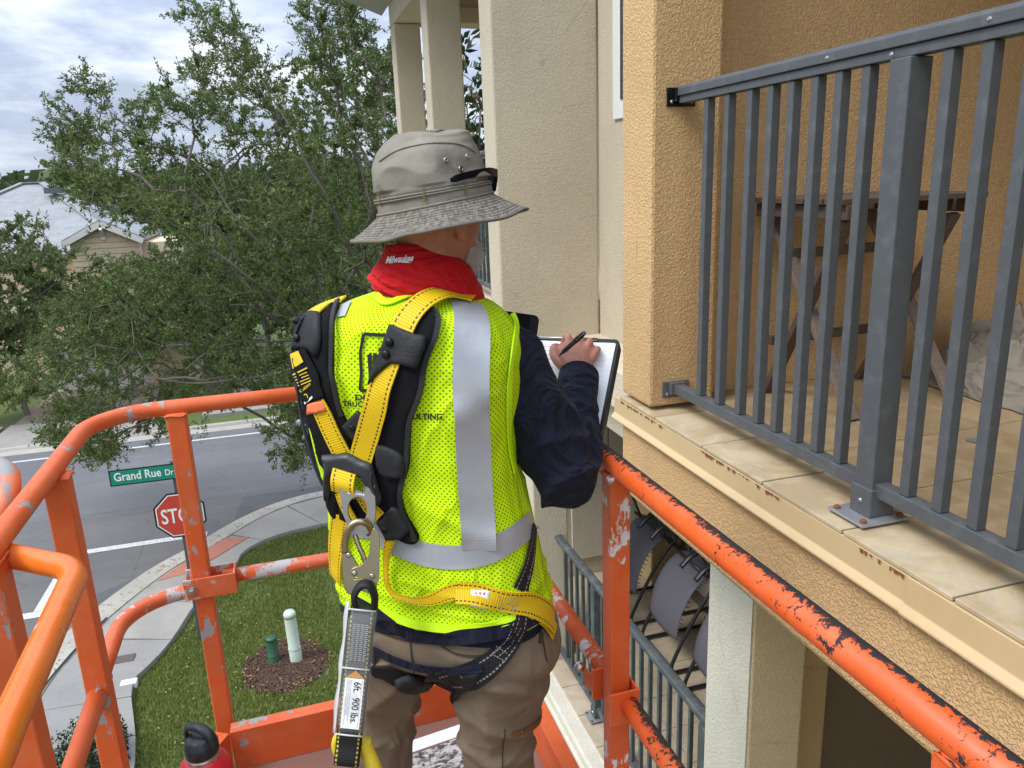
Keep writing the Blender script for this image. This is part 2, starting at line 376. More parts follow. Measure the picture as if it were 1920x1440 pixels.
def ground_mats():
    n = NB('lawn')
    g = n.noise(1.1, 5, 0.65)
    f = n.noise(30, 5, 0.7)
    col = n.mix(n.ramp(f, [(0.3, 0.0), (0.7, 1.0)]), (0.065, 0.095, 0.024), (0.12, 0.165, 0.042))
    col = n.mix(n.math('MULTIPLY', n.ramp(g, [(0.52, 0.0), (0.72, 1.0)]), 0.6), col, (0.13, 0.10, 0.05))
    n.bump(f, 0.6, 0.03)
    M['lawn'] = n.done(col, 0.95)
    def asphalt(name, c, k=1.0):
        n = NB(name)
        g = n.noise(0.35, 5, 0.6, 0.3)
        f = n.noise(90, 4, 0.75)
        str_ = n.noise(0.8, 4, 0.6, 0, n.mapping(n.obj, (0.12, 1.6, 1)))
        col = n.mix(n.ramp(g, [(0.3, 0.0), (0.7, 1.0)]), vary(c, 0.85), vary(c, 1.15))
        col = n.mix(n.math('MULTIPLY', n.ramp(f, [(0.35, 0.0), (0.7, 1.0)]), 0.5*k), col, vary(c, 1.5))
        oil = n.noise(1.7, 5, 0.7, 0.5); col = n.mix(n.math('MULTIPLY', n.ramp(oil, [(0.58, 0.0), (0.72, 1.0)]), 0.45), col, vary(c, 0.5))
        pale = n.noise(0.55, 5, 0.65, 0.8, n.mapping(n.obj, (0.25, 1, 1), (9, 4, 0))); col = n.mix(n.math('MULTIPLY', n.ramp(pale, [(0.5, 0.0), (0.7, 1.0)]), 0.4), col, vary(c, 1.5))
        col = n.mix(n.math('MULTIPLY', n.ramp(str_, [(0.5, 0.0), (0.75, 1.0)]), 0.35), col, vary(c, 0.7))
        crack = n.voronoi(0.45, n.mapping(n.obj, (1, 1, 1), (0.3, 0.1, 0)), 1.0, 'DISTANCE_TO_EDGE')
        wob = n.math('ADD', crack, n.math('MULTIPLY', n.noise(3.0, 4), 0.03))
        col = n.mix(n.math('MULTIPLY', n.ramp(wob, [(0.014, 1.0), (0.024, 0.0)]), 0.4*k), col, vary(c, 0.45))
        n.bump(f, 0.4, 0.01)
        M[name] = n.done(col, 0.9)
    asphalt('asphalt_new', (0.128, 0.130, 0.136), 0.7)
    asphalt('asphalt_old', (0.118, 0.115, 0.112), 1.2)
    asphalt('asphalt_patch', (0.092, 0.093, 0.097), 0.9)
    def concrete(name, c, k=1.0):
        n = NB(name)
        g = n.noise(1.2, 5, 0.65, 0.3)
        f = n.noise(70, 4, 0.7)
        r = n.rand()
        col = n.mix(n.ramp(g, [(0.3, 0.0), (0.7, 1.0)]), vary(c, 0.82), vary(c, 1.12))
        col = n.mix(n.math('MULTIPLY', n.ramp(f, [(0.4, 0.0), (0.75, 1.0)]), 0.35*k), col, vary(c, 0.55))
        col = n.mix(n.math('MULTIPLY', r, 0.3), col, vary(c, 0.75))
        n.bump(f, 0.3, 0.01)
        M[name] = n.done(col, 0.9)
    concrete('concrete', (0.34, 0.32, 0.285))
    concrete('concrete_pale', (0.42, 0.395, 0.34))
    concrete('concrete_rough', (0.30, 0.29, 0.27), 2.0)
    n = NB('paint_line')
    f = n.noise(45, 4, 0.7)
    M['paint_line'] = n.done(n.mix(n.ramp(f, [(0.44, 0.0), (0.62, 0.75)]), (0.66, 0.66, 0.64), (0.2, 0.2, 0.2)), 0.8)
    n = NB('ramp_brick')
    M['ramp_brick'] = n.done(n.mix(n.noise(12, 4), (0.36, 0.13, 0.085), (0.48, 0.20, 0.13)), 0.85)
    n = NB('paver')
    v = n.voronoi(5.0, None, 0.15, 'F1', 'Color')
    M['paver'] = n.done(n.mix(0.35, n.mix(n.noise(6, 3), (0.28, 0.20, 0.16), (0.36, 0.27, 0.21)), v, 'MULTIPLY'), 0.9)
    n = NB('shingle')
    wv = n.wave(3.2, n.mapping(n.obj, (1, 1, 1)), 0.4, 'Z', 'SAW')
    vv = n.voronoi(3.0, n.mapping(n.obj, (1, 1, 2.5)), 1.0, 'F1', 'Color')
    c = n.mix(n.sep(vv)[0], (0.26, 0.268, 0.275), (0.32, 0.326, 0.33))
    c = n.mix(n.math('MULTIPLY', n.ramp(wv, [(0.0, 1.0), (0.2, 0.0)]), 0.35), c, (0.17, 0.185, 0.2))
    n.bump(wv, 0.4, 0.03)
    M['shingle'] = n.done(c, 0.85)
ground_mats()

def cloth_mats():
    # perforated hi-vis mesh: UV in metres
    n = NB('vest_mesh')
    v = n.mapping(n.uv, (1, 1, 1), (0, 0, 0), (0, 0, radians(45)))
    d = n.voronoi(1/0.0074, n.mapping(v, (1.0, 1.0, 1.0)), 0.0)
    # holes are taller than wide
    hole = n.ramp(d, [(0.17, 1.0), (0.27, 0.0)])
    g = n.noise(14, 3)
    col = n.mix(g, (0.57, 0.86, 0.004), (0.67, 0.96, 0.008))
    col = n.mix(n.math('MULTIPLY', hole, 0.85), col, (0.06, 0.10, 0.012))
    pv = n.bump(n.math('SUBTRACT', 1.0, hole), 0.5, 0.0015)
    folds(n, 6.0, 0.5, 0.018, (1, 1, .5), pv)
    M['vest_mesh'] = n.done(col, 0.75, spec=0.2)
    n = NB('reflective')
    s = n.noise(55, 5, 0.75, 1.5, n.mapping(n.obj, (1, 1, .25), (0, 0, 0), (.3, .5, .2)))
    col = n.mix(n.ramp(n.noise(9, 4, 0.6), [(0.3, 0.0), (0.7, 1.0)]), (0.37, 0.39, 0.43), (0.47, 0.49, 0.53))
    col = n.mix(n.math('MULTIPLY', n.ramp(s, [(0.66, 0.0), (0.72, 1.0)]), 0.5), col, (0.62, 0.63, 0.65))
    n.bump(n.noise(22, 3), 0.2, 0.004)
    M['reflective'] = n.done(col, 0.42, 0.25)
    def web(name, c, stitch, rib=0.0045, edge=0.14, k=0.75):
        n = NB(name)
        x, y, _ = n.sep(n.uv)
        ribs = n.math('SINE', n.math('MULTIPLY', y, 2*pi/rib))
        rb = n.math('ADD', n.math('MULTIPLY', ribs, 0.5), 0.5)
        col = n.mix(rb, vary(c, k), vary(c, 1.08))
        e = n.math('MINIMUM', x, n.math('SUBTRACT', 1.0, x))
        band = n.math('LESS_THAN', n.math('ABSOLUTE', n.math('SUBTRACT', e, edge)), 0.035)
        dash = n.math('GREATER_THAN', n.math('SINE', n.math('MULTIPLY', y, 2*pi/0.008)), -0.35)
        st = n.math('MULTIPLY', band, dash)
        col = n.mix(st, col, stitch)
        col = n.mix(n.math('MULTIPLY', n.noise(9, 3, 0.6, 0, n.uv), 0.25), col, vary(c, 0.7))
        n.bump(n.math('ADD', rb, n.math('MULTIPLY', st, -0.6)), 0.35, 0.001)
        M[name] = n.done(col, 0.6, spec=0.35)
    web('web_yellow', (0.80, 0.53, 0.008), (0.02, 0.015, 0.01))
    web('web_black', (0.012, 0.012, 0.014), (0.30, 0.30, 0.29), 0.004, 0.2)
    web('web_pack', (0.012, 0.012, 0.013), (0.55, 0.48, 0.05), 0.004, 0.1)
    web('web_plain_black', (0.010, 0.010, 0.012), (0.012, 0.012, 0.014))
    n = NB('hat_cloth')
    g = n.noise(7, 4, 0.6)
    f = n.noise(240, 3, 0.6)
    col = n.mix(n.ramp(g, [(0.3, 0.0), (0.7, 1.0)]), (0.190, 0.170, 0.136), (0.275, 0.248, 0.200))
    col = n.mix(n.math('MULTIPLY', f, 0.2), col, (0.20, 0.19, 0.165))
    n.bump(n.math('ADD', n.math('MULTIPLY', n.noise(26, 3, 0.6), 0.8), n.math('MULTIPLY', f, 0.2)), 0.35, 0.008)
    M['hat_cloth'] = n.done(col, 0.9, spec=0.2)
    n = NB('hat_brim')          # UV: u around (m), v across the brim (m): rows of puckered stitching
    x, y, _ = n.sep(n.uv)
    rows = n.math('SINE', n.math('MULTIPLY', y, 2*pi/0.0072))
    puck = n.noise(1.0, 3, 0.6, 0.3, n.mapping(n.uv, (130, 70, 1)))
    h = n.math('ADD', n.math('MULTIPLY', n.math('ADD', n.math('MULTIPLY', rows, 0.5), 0.5), 0.38), n.math('MULTIPLY', n.ramp(puck, [(0.3, 0.0), (0.7, 1.0)]), 0.75))
    col = n.mix(n.ramp(h, [(0.3, 0.0), (0.95, 1.0)]), (0.110, 0.099, 0.079), (0.275, 0.251, 0.208))
    n.bump(h, 0.9, 0.004)
    M['hat_brim'] = n.done(col, 0.9, spec=0.2)
    n = NB('hat_under')
    M['hat_under'] = n.done(n.mix(n.noise(40, 4), (0.12, 0.085, 0.03), (0.17, 0.13, 0.06)), 0.9)
    n = NB('clear_sleeve')
    n.b.inputs['Transmission Weight'].default_value = 0.0
    n.b.inputs['Alpha'].default_value = 0.22
    n.bump(n.noise(60, 3), 0.2, 0.003)
    M['clear_sleeve'] = n.done((0.6, 0.6, 0.6), 0.15)
    n = NB('clear_edge')
    M['clear_edge'] = n.done(n.mix(n.noise(50, 3), (0.45, 0.45, 0.45), (0.65, 0.65, 0.64)), 0.3)
    n = NB('news_print')
    a = n.noise(34, 5, 0.8, 1.2)
    b = n.voronoi(60, n.mapping(n.obj, (1, 2.2, 1), (0, 0, 0), (0, 0, .3)), 1.0, 'F1', 'Color'); b = n.sep(b)[0]
    col = n.ramp(n.math('ADD', n.math('MULTIPLY', a, 0.7), n.math('MULTIPLY', b, 0.3)), [(0.42, (0.06, 0.055, 0.055)), (0.5, (0.34, 0.31, 0.30)), (0.62, (0.52, 0.50, 0.48))])
    M['news_print'] = n.done(col, 0.6)
    n = NB('deck_plate')
    M['deck_plate'] = n.done(n.mix(n.noise(20, 5, 0.7), (0.16, 0.14, 0.13), (0.30, 0.11, 0.06)), 0.7)
cloth_mats()
# ------------------------------------------------------------------ mesh building
class MB:
    def __init__(s): s.v = []; s.f = []; s.uv = []; s.has_uv = False
    def add(s, verts, faces, uvs=None):
        o = len(s.v)
        s.v.extend([tuple(map(float, p)) for p in verts])
        for i, f in enumerate(faces):
            s.f.append([k+o for k in f])
            if uvs is not None: s.uv.append([uvs[k] for k in f]); s.has_uv = True
            else: s.uv.append([(0, 0)]*len(f))
        return s
    def box(s, x0, x1, y0, y1, z0, z1):
        v = [(x, y, z) for z in (z0, z1) for y in (y0, y1) for x in (x0, x1)]
        return s.add(v, [(0, 2, 3, 1), (4, 5, 7, 6), (0, 1, 5, 4), (2, 6, 7, 3), (0, 4, 6, 2), (1, 3, 7, 5)])
    def bar(s, a, b, w, h, up=(0, 0, 1)):
        a, b = np.array(a, float), np.array(b, float)
        t = (b-a)/np.linalg.norm(b-a)
        sd = np.cross(t, np.array(up, float)); sd /= np.linalg.norm(sd); n = np.cross(sd, t)
        v = [p+sd*w/2*i+n*h/2*j for p in (a, b) for i, j in ((-1, -1), (1, -1), (1, 1), (-1, 1))]
        return s.add(v, [(0, 1, 2, 3), (7, 6, 5, 4), (0, 4, 5, 1), (1, 5, 6, 2), (2, 6, 7, 3), (3, 7, 4, 0)])
    def tube(s, pts, r, n=12, caps=True, ry=None, uvscale=False):
        pts = [np.array(p, float) for p in pts]
        m = len(pts)
        rs = [r]*m if isinstance(r, (int, float)) else list(r)
        rys = rs if ry is None else ([ry]*m if isinstance(ry, (int, float)) else list(ry))
        tang = []
        for i in range(m):
            t = pts[min(i+1, m-1)]-pts[max(i-1, 0)]
            tang.append(t/(np.linalg.norm(t)+1e-12))
        ref = np.array([0, 0, 1.0]) if abs(tang[0][2]) < 0.9 else np.array([1.0, 0, 0])
        u = np.cross(tang[0], ref); u /= np.linalg.norm(u)
        vs = []
        for i in range(m):
            u = u-tang[i]*(u@tang[i]); u /= np.linalg.norm(u)
            w = np.cross(tang[i], u)
            for k in range(n):
                a = 2*pi*k/n
                vs.append(pts[i]+u*cos(a)*rs[i]+w*sin(a)*rys[i])
        fs = []
        for i in range(m-1):
            for k in range(n):
                k2 = (k+1) % n
                fs.append((i*n+k, i*n+k2, (i+1)*n+k2, (i+1)*n+k))
        if caps:
            fs.append(tuple(range(n-1, -1, -1))); fs.append(tuple((m-1)*n+k for k in range(n)))
        return s.add(vs, fs)
    def prism(s, poly, o, ex, ey, ez, t0, t1):
        """poly in the plane o + ex*a + ey*b, thickened along ez from t0 to t1"""
        o, ex, ey, ez = map(lambda q: np.array(q, float), (o, ex, ey, ez))
        n = len(poly)
        v = [o+ex*a+ey*b+ez*t for t in (t0, t1) for a, b in poly]
        return s.add(v, [tuple(range(n-1, -1, -1)), tuple(range(n, 2*n))]+[(i, (i+1) % n, n+(i+1) % n, n+i) for i in range(n)])
    def lathe(s, prof, c, n=32, axis=None, caps=True):
        c = np.array(c, float)
        if axis is None: X, Y, Z = np.eye(3)
        else:
            Z = np.array(axis, float); Z /= np.linalg.norm(Z)
            X = np.cross(Z, [0.3, 0.9, 0.2]); X /= np.linalg.norm(X); Y = np.cross(Z, X)
        v = [c+X*r*cos(2*pi*k/n)+Y*r*sin(2*pi*k/n)+Z*z for r, z in prof for k in range(n)]
        m = len(prof)
        f = [(i*n+k, i*n+(k+1) % n, (i+1)*n+(k+1) % n, (i+1)*n+k) for i in range(m-1) for k in range(n)]
        if caps: f += [tuple(range(n-1, -1, -1)), tuple((m-1)*n+k for k in range(n))]
        return s.add(v, f)
    def grid(s, P, UV=None, closed=False):
        """P[i][j] points; closed wraps j"""
        ni, nj = len(P), len(P[0])
        v = [P[i][j] for i in range(ni) for j in range(nj)]
        f = []; o = len(s.v)
        s.v.extend([tuple(map(float, p)) for p in v])
        for i in range(ni-1):
            for j in range(nj if closed else nj-1):
                j2 = (j+1) % nj
                s.f.append([o+i*nj+j, o+i*nj+j2, o+(i+1)*nj+j2, o+(i+1)*nj+j])
                if UV is not None:
                    s.has_uv = True
                    def g(a, b, wrap): return UV[a][nj] if wrap else UV[a][b]
                    w = closed and j2 == 0
                    s.uv.append([g(i, j, 0), g(i, j2, w), g(i+1, j2, w), g(i+1, j, 0)])
                else: s.uv.append([(0, 0)]*4)
        return s
    def mesh(s, name, mat=None, smooth=False):
        me = bpy.data.meshes.new(name)
        me.from_pydata(s.v, [], s.f)
        if s.has_uv:
            uvl = me.uv_layers.new(name='UVMap')
            uvl.data.foreach_set('uv', np.array([c for f in s.uv for q in f for c in q], dtype=np.float32))
        if mat is not None: me.materials.append(M[mat] if isinstance(mat, str) else mat)
        if smooth: me.polygons.foreach_set('use_smooth', [True]*len(me.polygons))
        me.update()
        return me
    def build(s, name, mat, parent=None, smooth=False, bevel=0.0, loc=None, seg=2):
        return put(name, s.mesh(name, mat, smooth), parent, bevel, loc, seg)

def put(name, me, parent=None, bevel=0.0, loc=None, seg=2):
    o = bpy.data.objects.new(name, me)
    COL.objects.link(o)
    if loc is not None: o.location = tuple(map(float, loc))
    if parent is not None: attach(o, parent)
    if bevel > 0:
        b = o.modifiers.new('bevel', 'BEVEL'); b.width = bevel; b.segments = seg; b.limit_method = 'ANGLE'; b.angle_limit = radians(35)
        b.harden_normals = False
    return o
WM = {}
def wm(o):
    """world matrix without waiting for the dependency graph"""
    b = o.matrix_basis
    return wm(o.parent) @ o.matrix_parent_inverse @ b if o.parent else b.copy()
def attach(o, parent):
    inv = wm(parent).inverted()
    o.parent = parent
    o.matrix_parent_inverse = inv
    return o
def tag(o, label=None, cat=None, group=None, kind=None):
    if label: o['label'] = label
    if cat: o['category'] = cat
    if group: o['group'] = group
    if kind: o['kind'] = kind
    return o
def thing(name, label, cat, loc=(0, 0, 0), group=None):
    o = bpy.data.objects.new(name, None); COL.objects.link(o)
    o.location = tuple(map(float, loc)); o.empty_display_size = 0.1
    return tag(o, label, cat, group)
def structure(o): o['kind'] = 'structure'; return o
def copy_tree(o, parent=None, delta=None):
    c = o.copy(); COL.objects.link(c)
    if parent is not None:
        inv = o.matrix_parent_inverse.copy(); c.parent = parent; c.matrix_parent_inverse = inv
    if delta is not None: c.location = Vector(c.location)+Vector(delta)
    for ch in list(o.children): copy_tree(ch, c)
    return c
def subd(o, lv=1):
    m = o.modifiers.new('smooth', 'SUBSURF'); m.levels = lv; m.render_levels = lv; return o
def arc(c, r, a0, a1, n, ex, ey):
    c = np.array(c, float); ex = np.array(ex, float); ey = np.array(ey, float)
    return [c+ex*r*cos(a)+ey*r*sin(a) for a in np.linspace(a0, a1, n)]
def spline(pts, per=8):
    """Catmull-Rom through points"""
    p = [np.array(q, float) for q in pts]
    p = [2*p[0]-p[1]]+p+[2*p[-1]-p[-2]]
    out = []
    for i in range(1, len(p)-2):
        for k in range(per):
            t = k/per
            out.append(0.5*((2*p[i])+(-p[i-1]+p[i+1])*t+(2*p[i-1]-5*p[i]+4*p[i+1]-p[i+2])*t*t+(-p[i-1]+3*p[i]-3*p[i+1]+p[i+2])*t**3))
    out.append(p[-2]); return out
_tx = {}
def text_mesh(txt, bold=0.0, shear=0.0, spacing=1.0):
    """flat outline of a text: (verts 2d, faces), cap height about 0.7"""
    k = (txt, bold, shear, spacing)
    if k in _tx: return _tx[k]
    cu = bpy.data.curves.new('lettering', 'FONT'); cu.body = txt; cu.offset = bold; cu.shear = shear
    cu.space_character = spacing; cu.resolution_u = 3
    ob = bpy.data.objects.new('lettering', cu); COL.objects.link(ob)
    dg = bpy.context.evaluated_depsgraph_get(); dg.update()
    ev = ob.evaluated_get(dg); me = ev.to_mesh()
    V = np.array([v.co[:2] for v in me.vertices]); Fc = [tuple(p.vertices) for p in me.polygons]
    ev.to_mesh_clear(); bpy.data.objects.remove(ob); bpy.data.curves.remove(cu)
    V = V-np.array([V[:, 0].min(), 0])
    _tx[k] = (V, Fc); return _tx[k]
def text_on_plane(mb, txt, o, ex, ey, width=None, height=0.1, bold=0.0, shear=0.0, spacing=1.0, center=False):
    V, F = text_mesh(txt, bold, shear, spacing)
    sy = height/0.69
    sx = width/V[:, 0].max() if width else sy
    off = -V[:, 0].max()/2*sx if center else 0
    mb.add([np.array(o)+np.array(ex)*(a*sx+off)+np.array(ey)*(b*sy) for a, b in V], F)
    return mb
# ================================================================== GROUND
def sheet(poly, z, name, mat, kind='structure', label=None):
    me = bpy.data.meshes.new(name)
    me.from_pydata([(float(x), float(y), z) for x, y in poly], [], [tuple(range(len(poly)))])
    me.materials.append(M[mat]); me.update()
    if me.polygons[0].normal.z < 0: me.flip_normals()
    o = put(name, me); o['kind'] = kind
    return o
def ribbon_poly(line, w0, w1):
    """offsets a polyline to left w0 / right w1 and returns the closed outline"""
    p = np.array(line, float); t = np.gradient(p, axis=0); t /= np.linalg.norm(t, axis=1)[:, None]
    n = np.stack([-t[:, 1], t[:, 0]], 1)
    return p+n*w0, p+n*w1
def build_ground():
    sheet([(-400, -200), (400, -200), (400, 900), (-400, 900)], 0.0, 'ground', 'lawn')
    # corner kerb line from the side street round to the through road
    K = spline([(-4.62, -12), (-4.62, 4), (-4.60, 9.5), (-4.46, 12.3), (-4.02, 13.95), (-3.1, 15.7), (-2.25, 16.68), (-1.36, 17.75), (-0.5, 18.4), (0.54, 18.68), (3, 18.75), (14, 18.75), (60, 18.75)], 6)
    K = np.array(K)
    # carriageways
    east = [tuple(p) for p in K]
    sheet(east+[(60, 25.55), (-80, 25.55), (-80, 18.6), (-14.5, 18.6), (-13.0, 17.2), (-12.6, 14), (-12.6, -12)], 0.004, 'road', 'asphalt_old')
    sheet([(-80, 19.72), (60, 19.72), (60, 25.55), (-80, 25.55)], 0.008, 'road_resurfaced', 'asphalt_new')
    sheet([(-4.9, 14.9)]+[tuple(p) for p in K if 14.6 < p[1] < 18.0]+[(-1.2, 17.4)], 0.0085, 'road_patch', 'asphalt_patch')
    sheet([(-1.75, 17.9), (3.0, 18.85), (3.0, 19.5), (-1.6, 19.45)], 0.0095, 'road_patch', 'asphalt_patch')
    def line(x0, y0, x1, y1, w, name='road_marking'):
        d = np.array([x1-x0, y1-y0]); d = d/np.linalg.norm(d); n = np.array([-d[1], d[0]])*w/2
        a, b = np.array([x0, y0]), np.array([x1, y1])
        sheet([a-n, b-n, b+n, a+n], 0.0125, name, 'paint_line')
    line(-80, 24.85, 60, 24.85, 0.13)
    line(-12.4, 17.5, -2.3, 17.5, 0.22, 'stop_line')
    line(-5.02, 17.38, -5.06, 15.06, 0.30)
    line(-5.9, 14.95, -4.9, 14.95, 0.24)
    line(-4.62, 14.82, -4.36, 14.76, 0.2)
    line(-8.4, 14.95, -7.4, 14.95, 0.24)
    # kerb: pieces with joints, gutter pan beside it
    L = np.concatenate([[0], np.cumsum(np.linalg.norm(np.diff(K, axis=0), axis=1))])
    def Kat(s): return np.array([np.interp(s, L, K[:, 0]), np.interp(s, L, K[:, 1])])
    s0 = L[np.argmin(np.abs(K[:, 1]-9))]; s1 = L[np.argmin(np.abs(K[:, 0]-5))]
    kerb = thing('kerb', 'curved pale concrete kerb round the street corner', 'kerb', (*Kat(s0), 0))
    kerb['kind'] = 'structure'
    s = s0
    while s < s1:
        e = s+1.5
        ss = np.linspace(s+0.004, e-0.004, 7)
        pts = np.array([Kat(q) for q in ss]); tg = np.array([Kat(q+0.05)-Kat(q-0.05) for q in ss]); tg /= np.linalg.norm(tg, axis=1)[:, None]
        nr = np.stack([-tg[:, 1], tg[:, 0]], 1)*-1      # towards the grass
        rows = []
        for off, z in ((-0.42, 0.015), (0.0, 0.03), (0.035, 0.12), (0.06, 0.135), (0.2, 0.135), (0.2, 0.0)):
            rows.append([(*(pts[i]+nr[i]*off), z) for i in range(len(ss))])
        mb = MB(); mb.grid(rows)
        mb.f = [f[::-1] for f in mb.f]
        mb.build('kerb_stone', 'concrete_pale', kerb)
        s = e
    # sidewalk slabs between kerb and lawn
    R = spline([(-2.55, 4), (-2.62, 9.5), (-2.97, 11.77), (-2.74, 12.42), (-2.49, 13.13), (-2.23, 14.14), (-1.62, 15.43), (-1.43, 16.1), (-0.76, 16.62), (0.42, 16.85), (3, 16.9), (14, 16.9)], 6)
    R = np.array(R)
    walk = thing('sidewalk', 'concrete sidewalk curving round the corner lawn', 'sidewalk', (-3, 12, 0)); walk['kind'] = 'structure'
    LR = np.concatenate([[0], np.cumsum(np.linalg.norm(np.diff(R, axis=0), axis=1))])
    def Rat(s): return np.array([np.interp(s, LR, R[:, 0]), np.interp(s, LR, R[:, 1])])
    def inner(p):  # kerb-side edge of the walk opposite p
        d = np.linalg.norm(K-p, axis=1); q = K[np.argmin(d)]
        v = (p-q); dist = np.linalg.norm(v); v = v/dist
        return q+v*min(0.215, dist*0.5) if dist < 3 else q
    cuts = [LR[np.argmin(np.abs(R[:, 1]-y))] for y in (5.0, 6.4, 7.8, 9.2, 10.4, 11.4, 12.5, 13.05, 14.05)]
    cuts += list(np.arange(cuts[-1]+1.3, LR[-1]-1, 1.35))
    Kd = np.array(spline([tuple(p) for p in K], 4))
    for i in range(len(cuts)-1):
        a, b = cuts[i]+0.008, cuts[i+1]-0.008
        qs = np.linspace(a, b, 5)
        outer = [Rat(q) for q in qs]
        inn = []
        for p in outer:
            d = np.linalg.norm(Kd-p, axis=1); q = Kd[np.argmin(d)]; v = (p-q)/np.linalg.norm(p-q)
            inn.append(q+v*0.21)
        mb = MB(); top = 0.11+0.004*((i*7) % 3)
        mb.grid([[(*p, top) for p in inn], [(*p, top) for p in outer], [(*p, 0.0) for p in outer]])
        mb.grid([[(*p, 0.0) for p in inn], [(*p, top) for p in inn]])
        mb.add([(*inn[0], 0), (*outer[0], 0), (*outer[0], top), (*inn[0], top)], [(0, 1, 2, 3)])
        mb.add([(*inn[-1], 0), (*outer[-1], 0), (*outer[-1], top), (*inn[-1], top)], [(3, 2, 1, 0)])
        mb.build('sidewalk_slab', 'concrete_rough' if i < 7 else 'concrete', walk)
    # brick red ramp panel
    mb = MB(); poly = [(-3.06, 15.28), (-2.5, 15.42), (-1.95, 16.0), (-1.36, 16.72), (-1.95, 16.86), (-2.62, 15.95)]
    mb.prism(poly, (0, 0, 0), (1, 0, 0), (0, 1, 0), (0, 0, 1), 0.05, 0.127)
    o = mb.build('kerb_ramp', 'ramp_brick'); tag(o, 'brick red ramp panel set in the sidewalk at the corner', 'ramp')
    # covers and the white pad beside the lawn
    mb = MB(); mb.box(-3.36, -3.06, 12.52, 12.74, 0.09, 0.132)
    tag(mb.build('utility_cover', 'iron_cover', bevel=0.01), 'square rusty brown utility cover set in the sidewalk', 'cover')
    mb = MB(); mb.prism([(-3.16, 11.86), (-2.92, 11.86), (-2.92, 12.0), (-3.16, 12.0)], (0, 0, 0), (1, 0, 0), (0, 1, 0), (0, 0, 1), 0.02, 0.128)
    tag(mb.build('water_meter_lid', 'sign_white', bevel=0.01), 'white rectangular meter lid at the edge of the lawn', 'lid')
    mb = MB(); mb.tube([(p[0], p[1], 0.15+0.004*sin(i)) for i, p in enumerate(spline([(-3.75, 14.1), (-3.92, 13.6), (-4.15, 12.9), (-4.3, 12.2), (-4.36, 11.4), (-4.3, 10.6)], 5))], 0.012, 6)
    tag(mb.build('cable', 'black_metal', smooth=True), 'thin black cable lying along the kerb', 'cable')
    # far side of the through road
    mb = MB(); fk = thing('kerb', 'straight pale kerb on the far side of the road', 'kerb', (0, 25.6, 0)); fk['kind'] = 'structure'
    for i, x in enumerate(np.arange(-24, 20, 2.5)):
        q = MB(); q.add([(x+.006, 25.55, .012), (x+2.494, 25.55, .012), (x+2.494, 25.95, .03), (x+.006, 25.95, .03), (x+2.494, 25.99, .11), (x+.006, 25.99, .11), (x+2.494, 26.2, .11), (x+.006, 26.2, .11)],
              [(0, 1, 2, 3), (3, 2, 4, 5), (5, 4, 6, 7)])
        q.build('kerb_stone', 'concrete_pale', fk)
    fw = thing('sidewalk', 'pale straight sidewalk beyond the road', 'sidewalk', (0, 28, 0)); fw['kind'] = 'structure'
    for x in np.arange(-24, 16, 1.6):
        if -9.9 < x < -4.7: continue
        q = MB(); q.box(x+.008, x+1.592, 27.35, 28.75, 0.0, 0.11); q.build('sidewalk_slab', 'concrete', fw)
    sheet([(-9.8, 26.2), (-4.35, 26.2), (-4.7, 27.3), (-4.8, 28.8), (-9.4, 28.8), (-9.5, 27.3)], 0.115, 'driveway', 'concrete')
    sheet([(-9.3, 28.8), (-4.9, 28.8), (-5.2, 33), (-9.2, 33)], 0.119, 'driveway_pavers', 'paver')
    sheet([(-2.4, 28.75), (-1.2, 28.75), (-1.2, 33), (-2.4, 33)], 0.119, 'front_path', 'concrete')
    return K, R
KERB, WALK = build_ground()

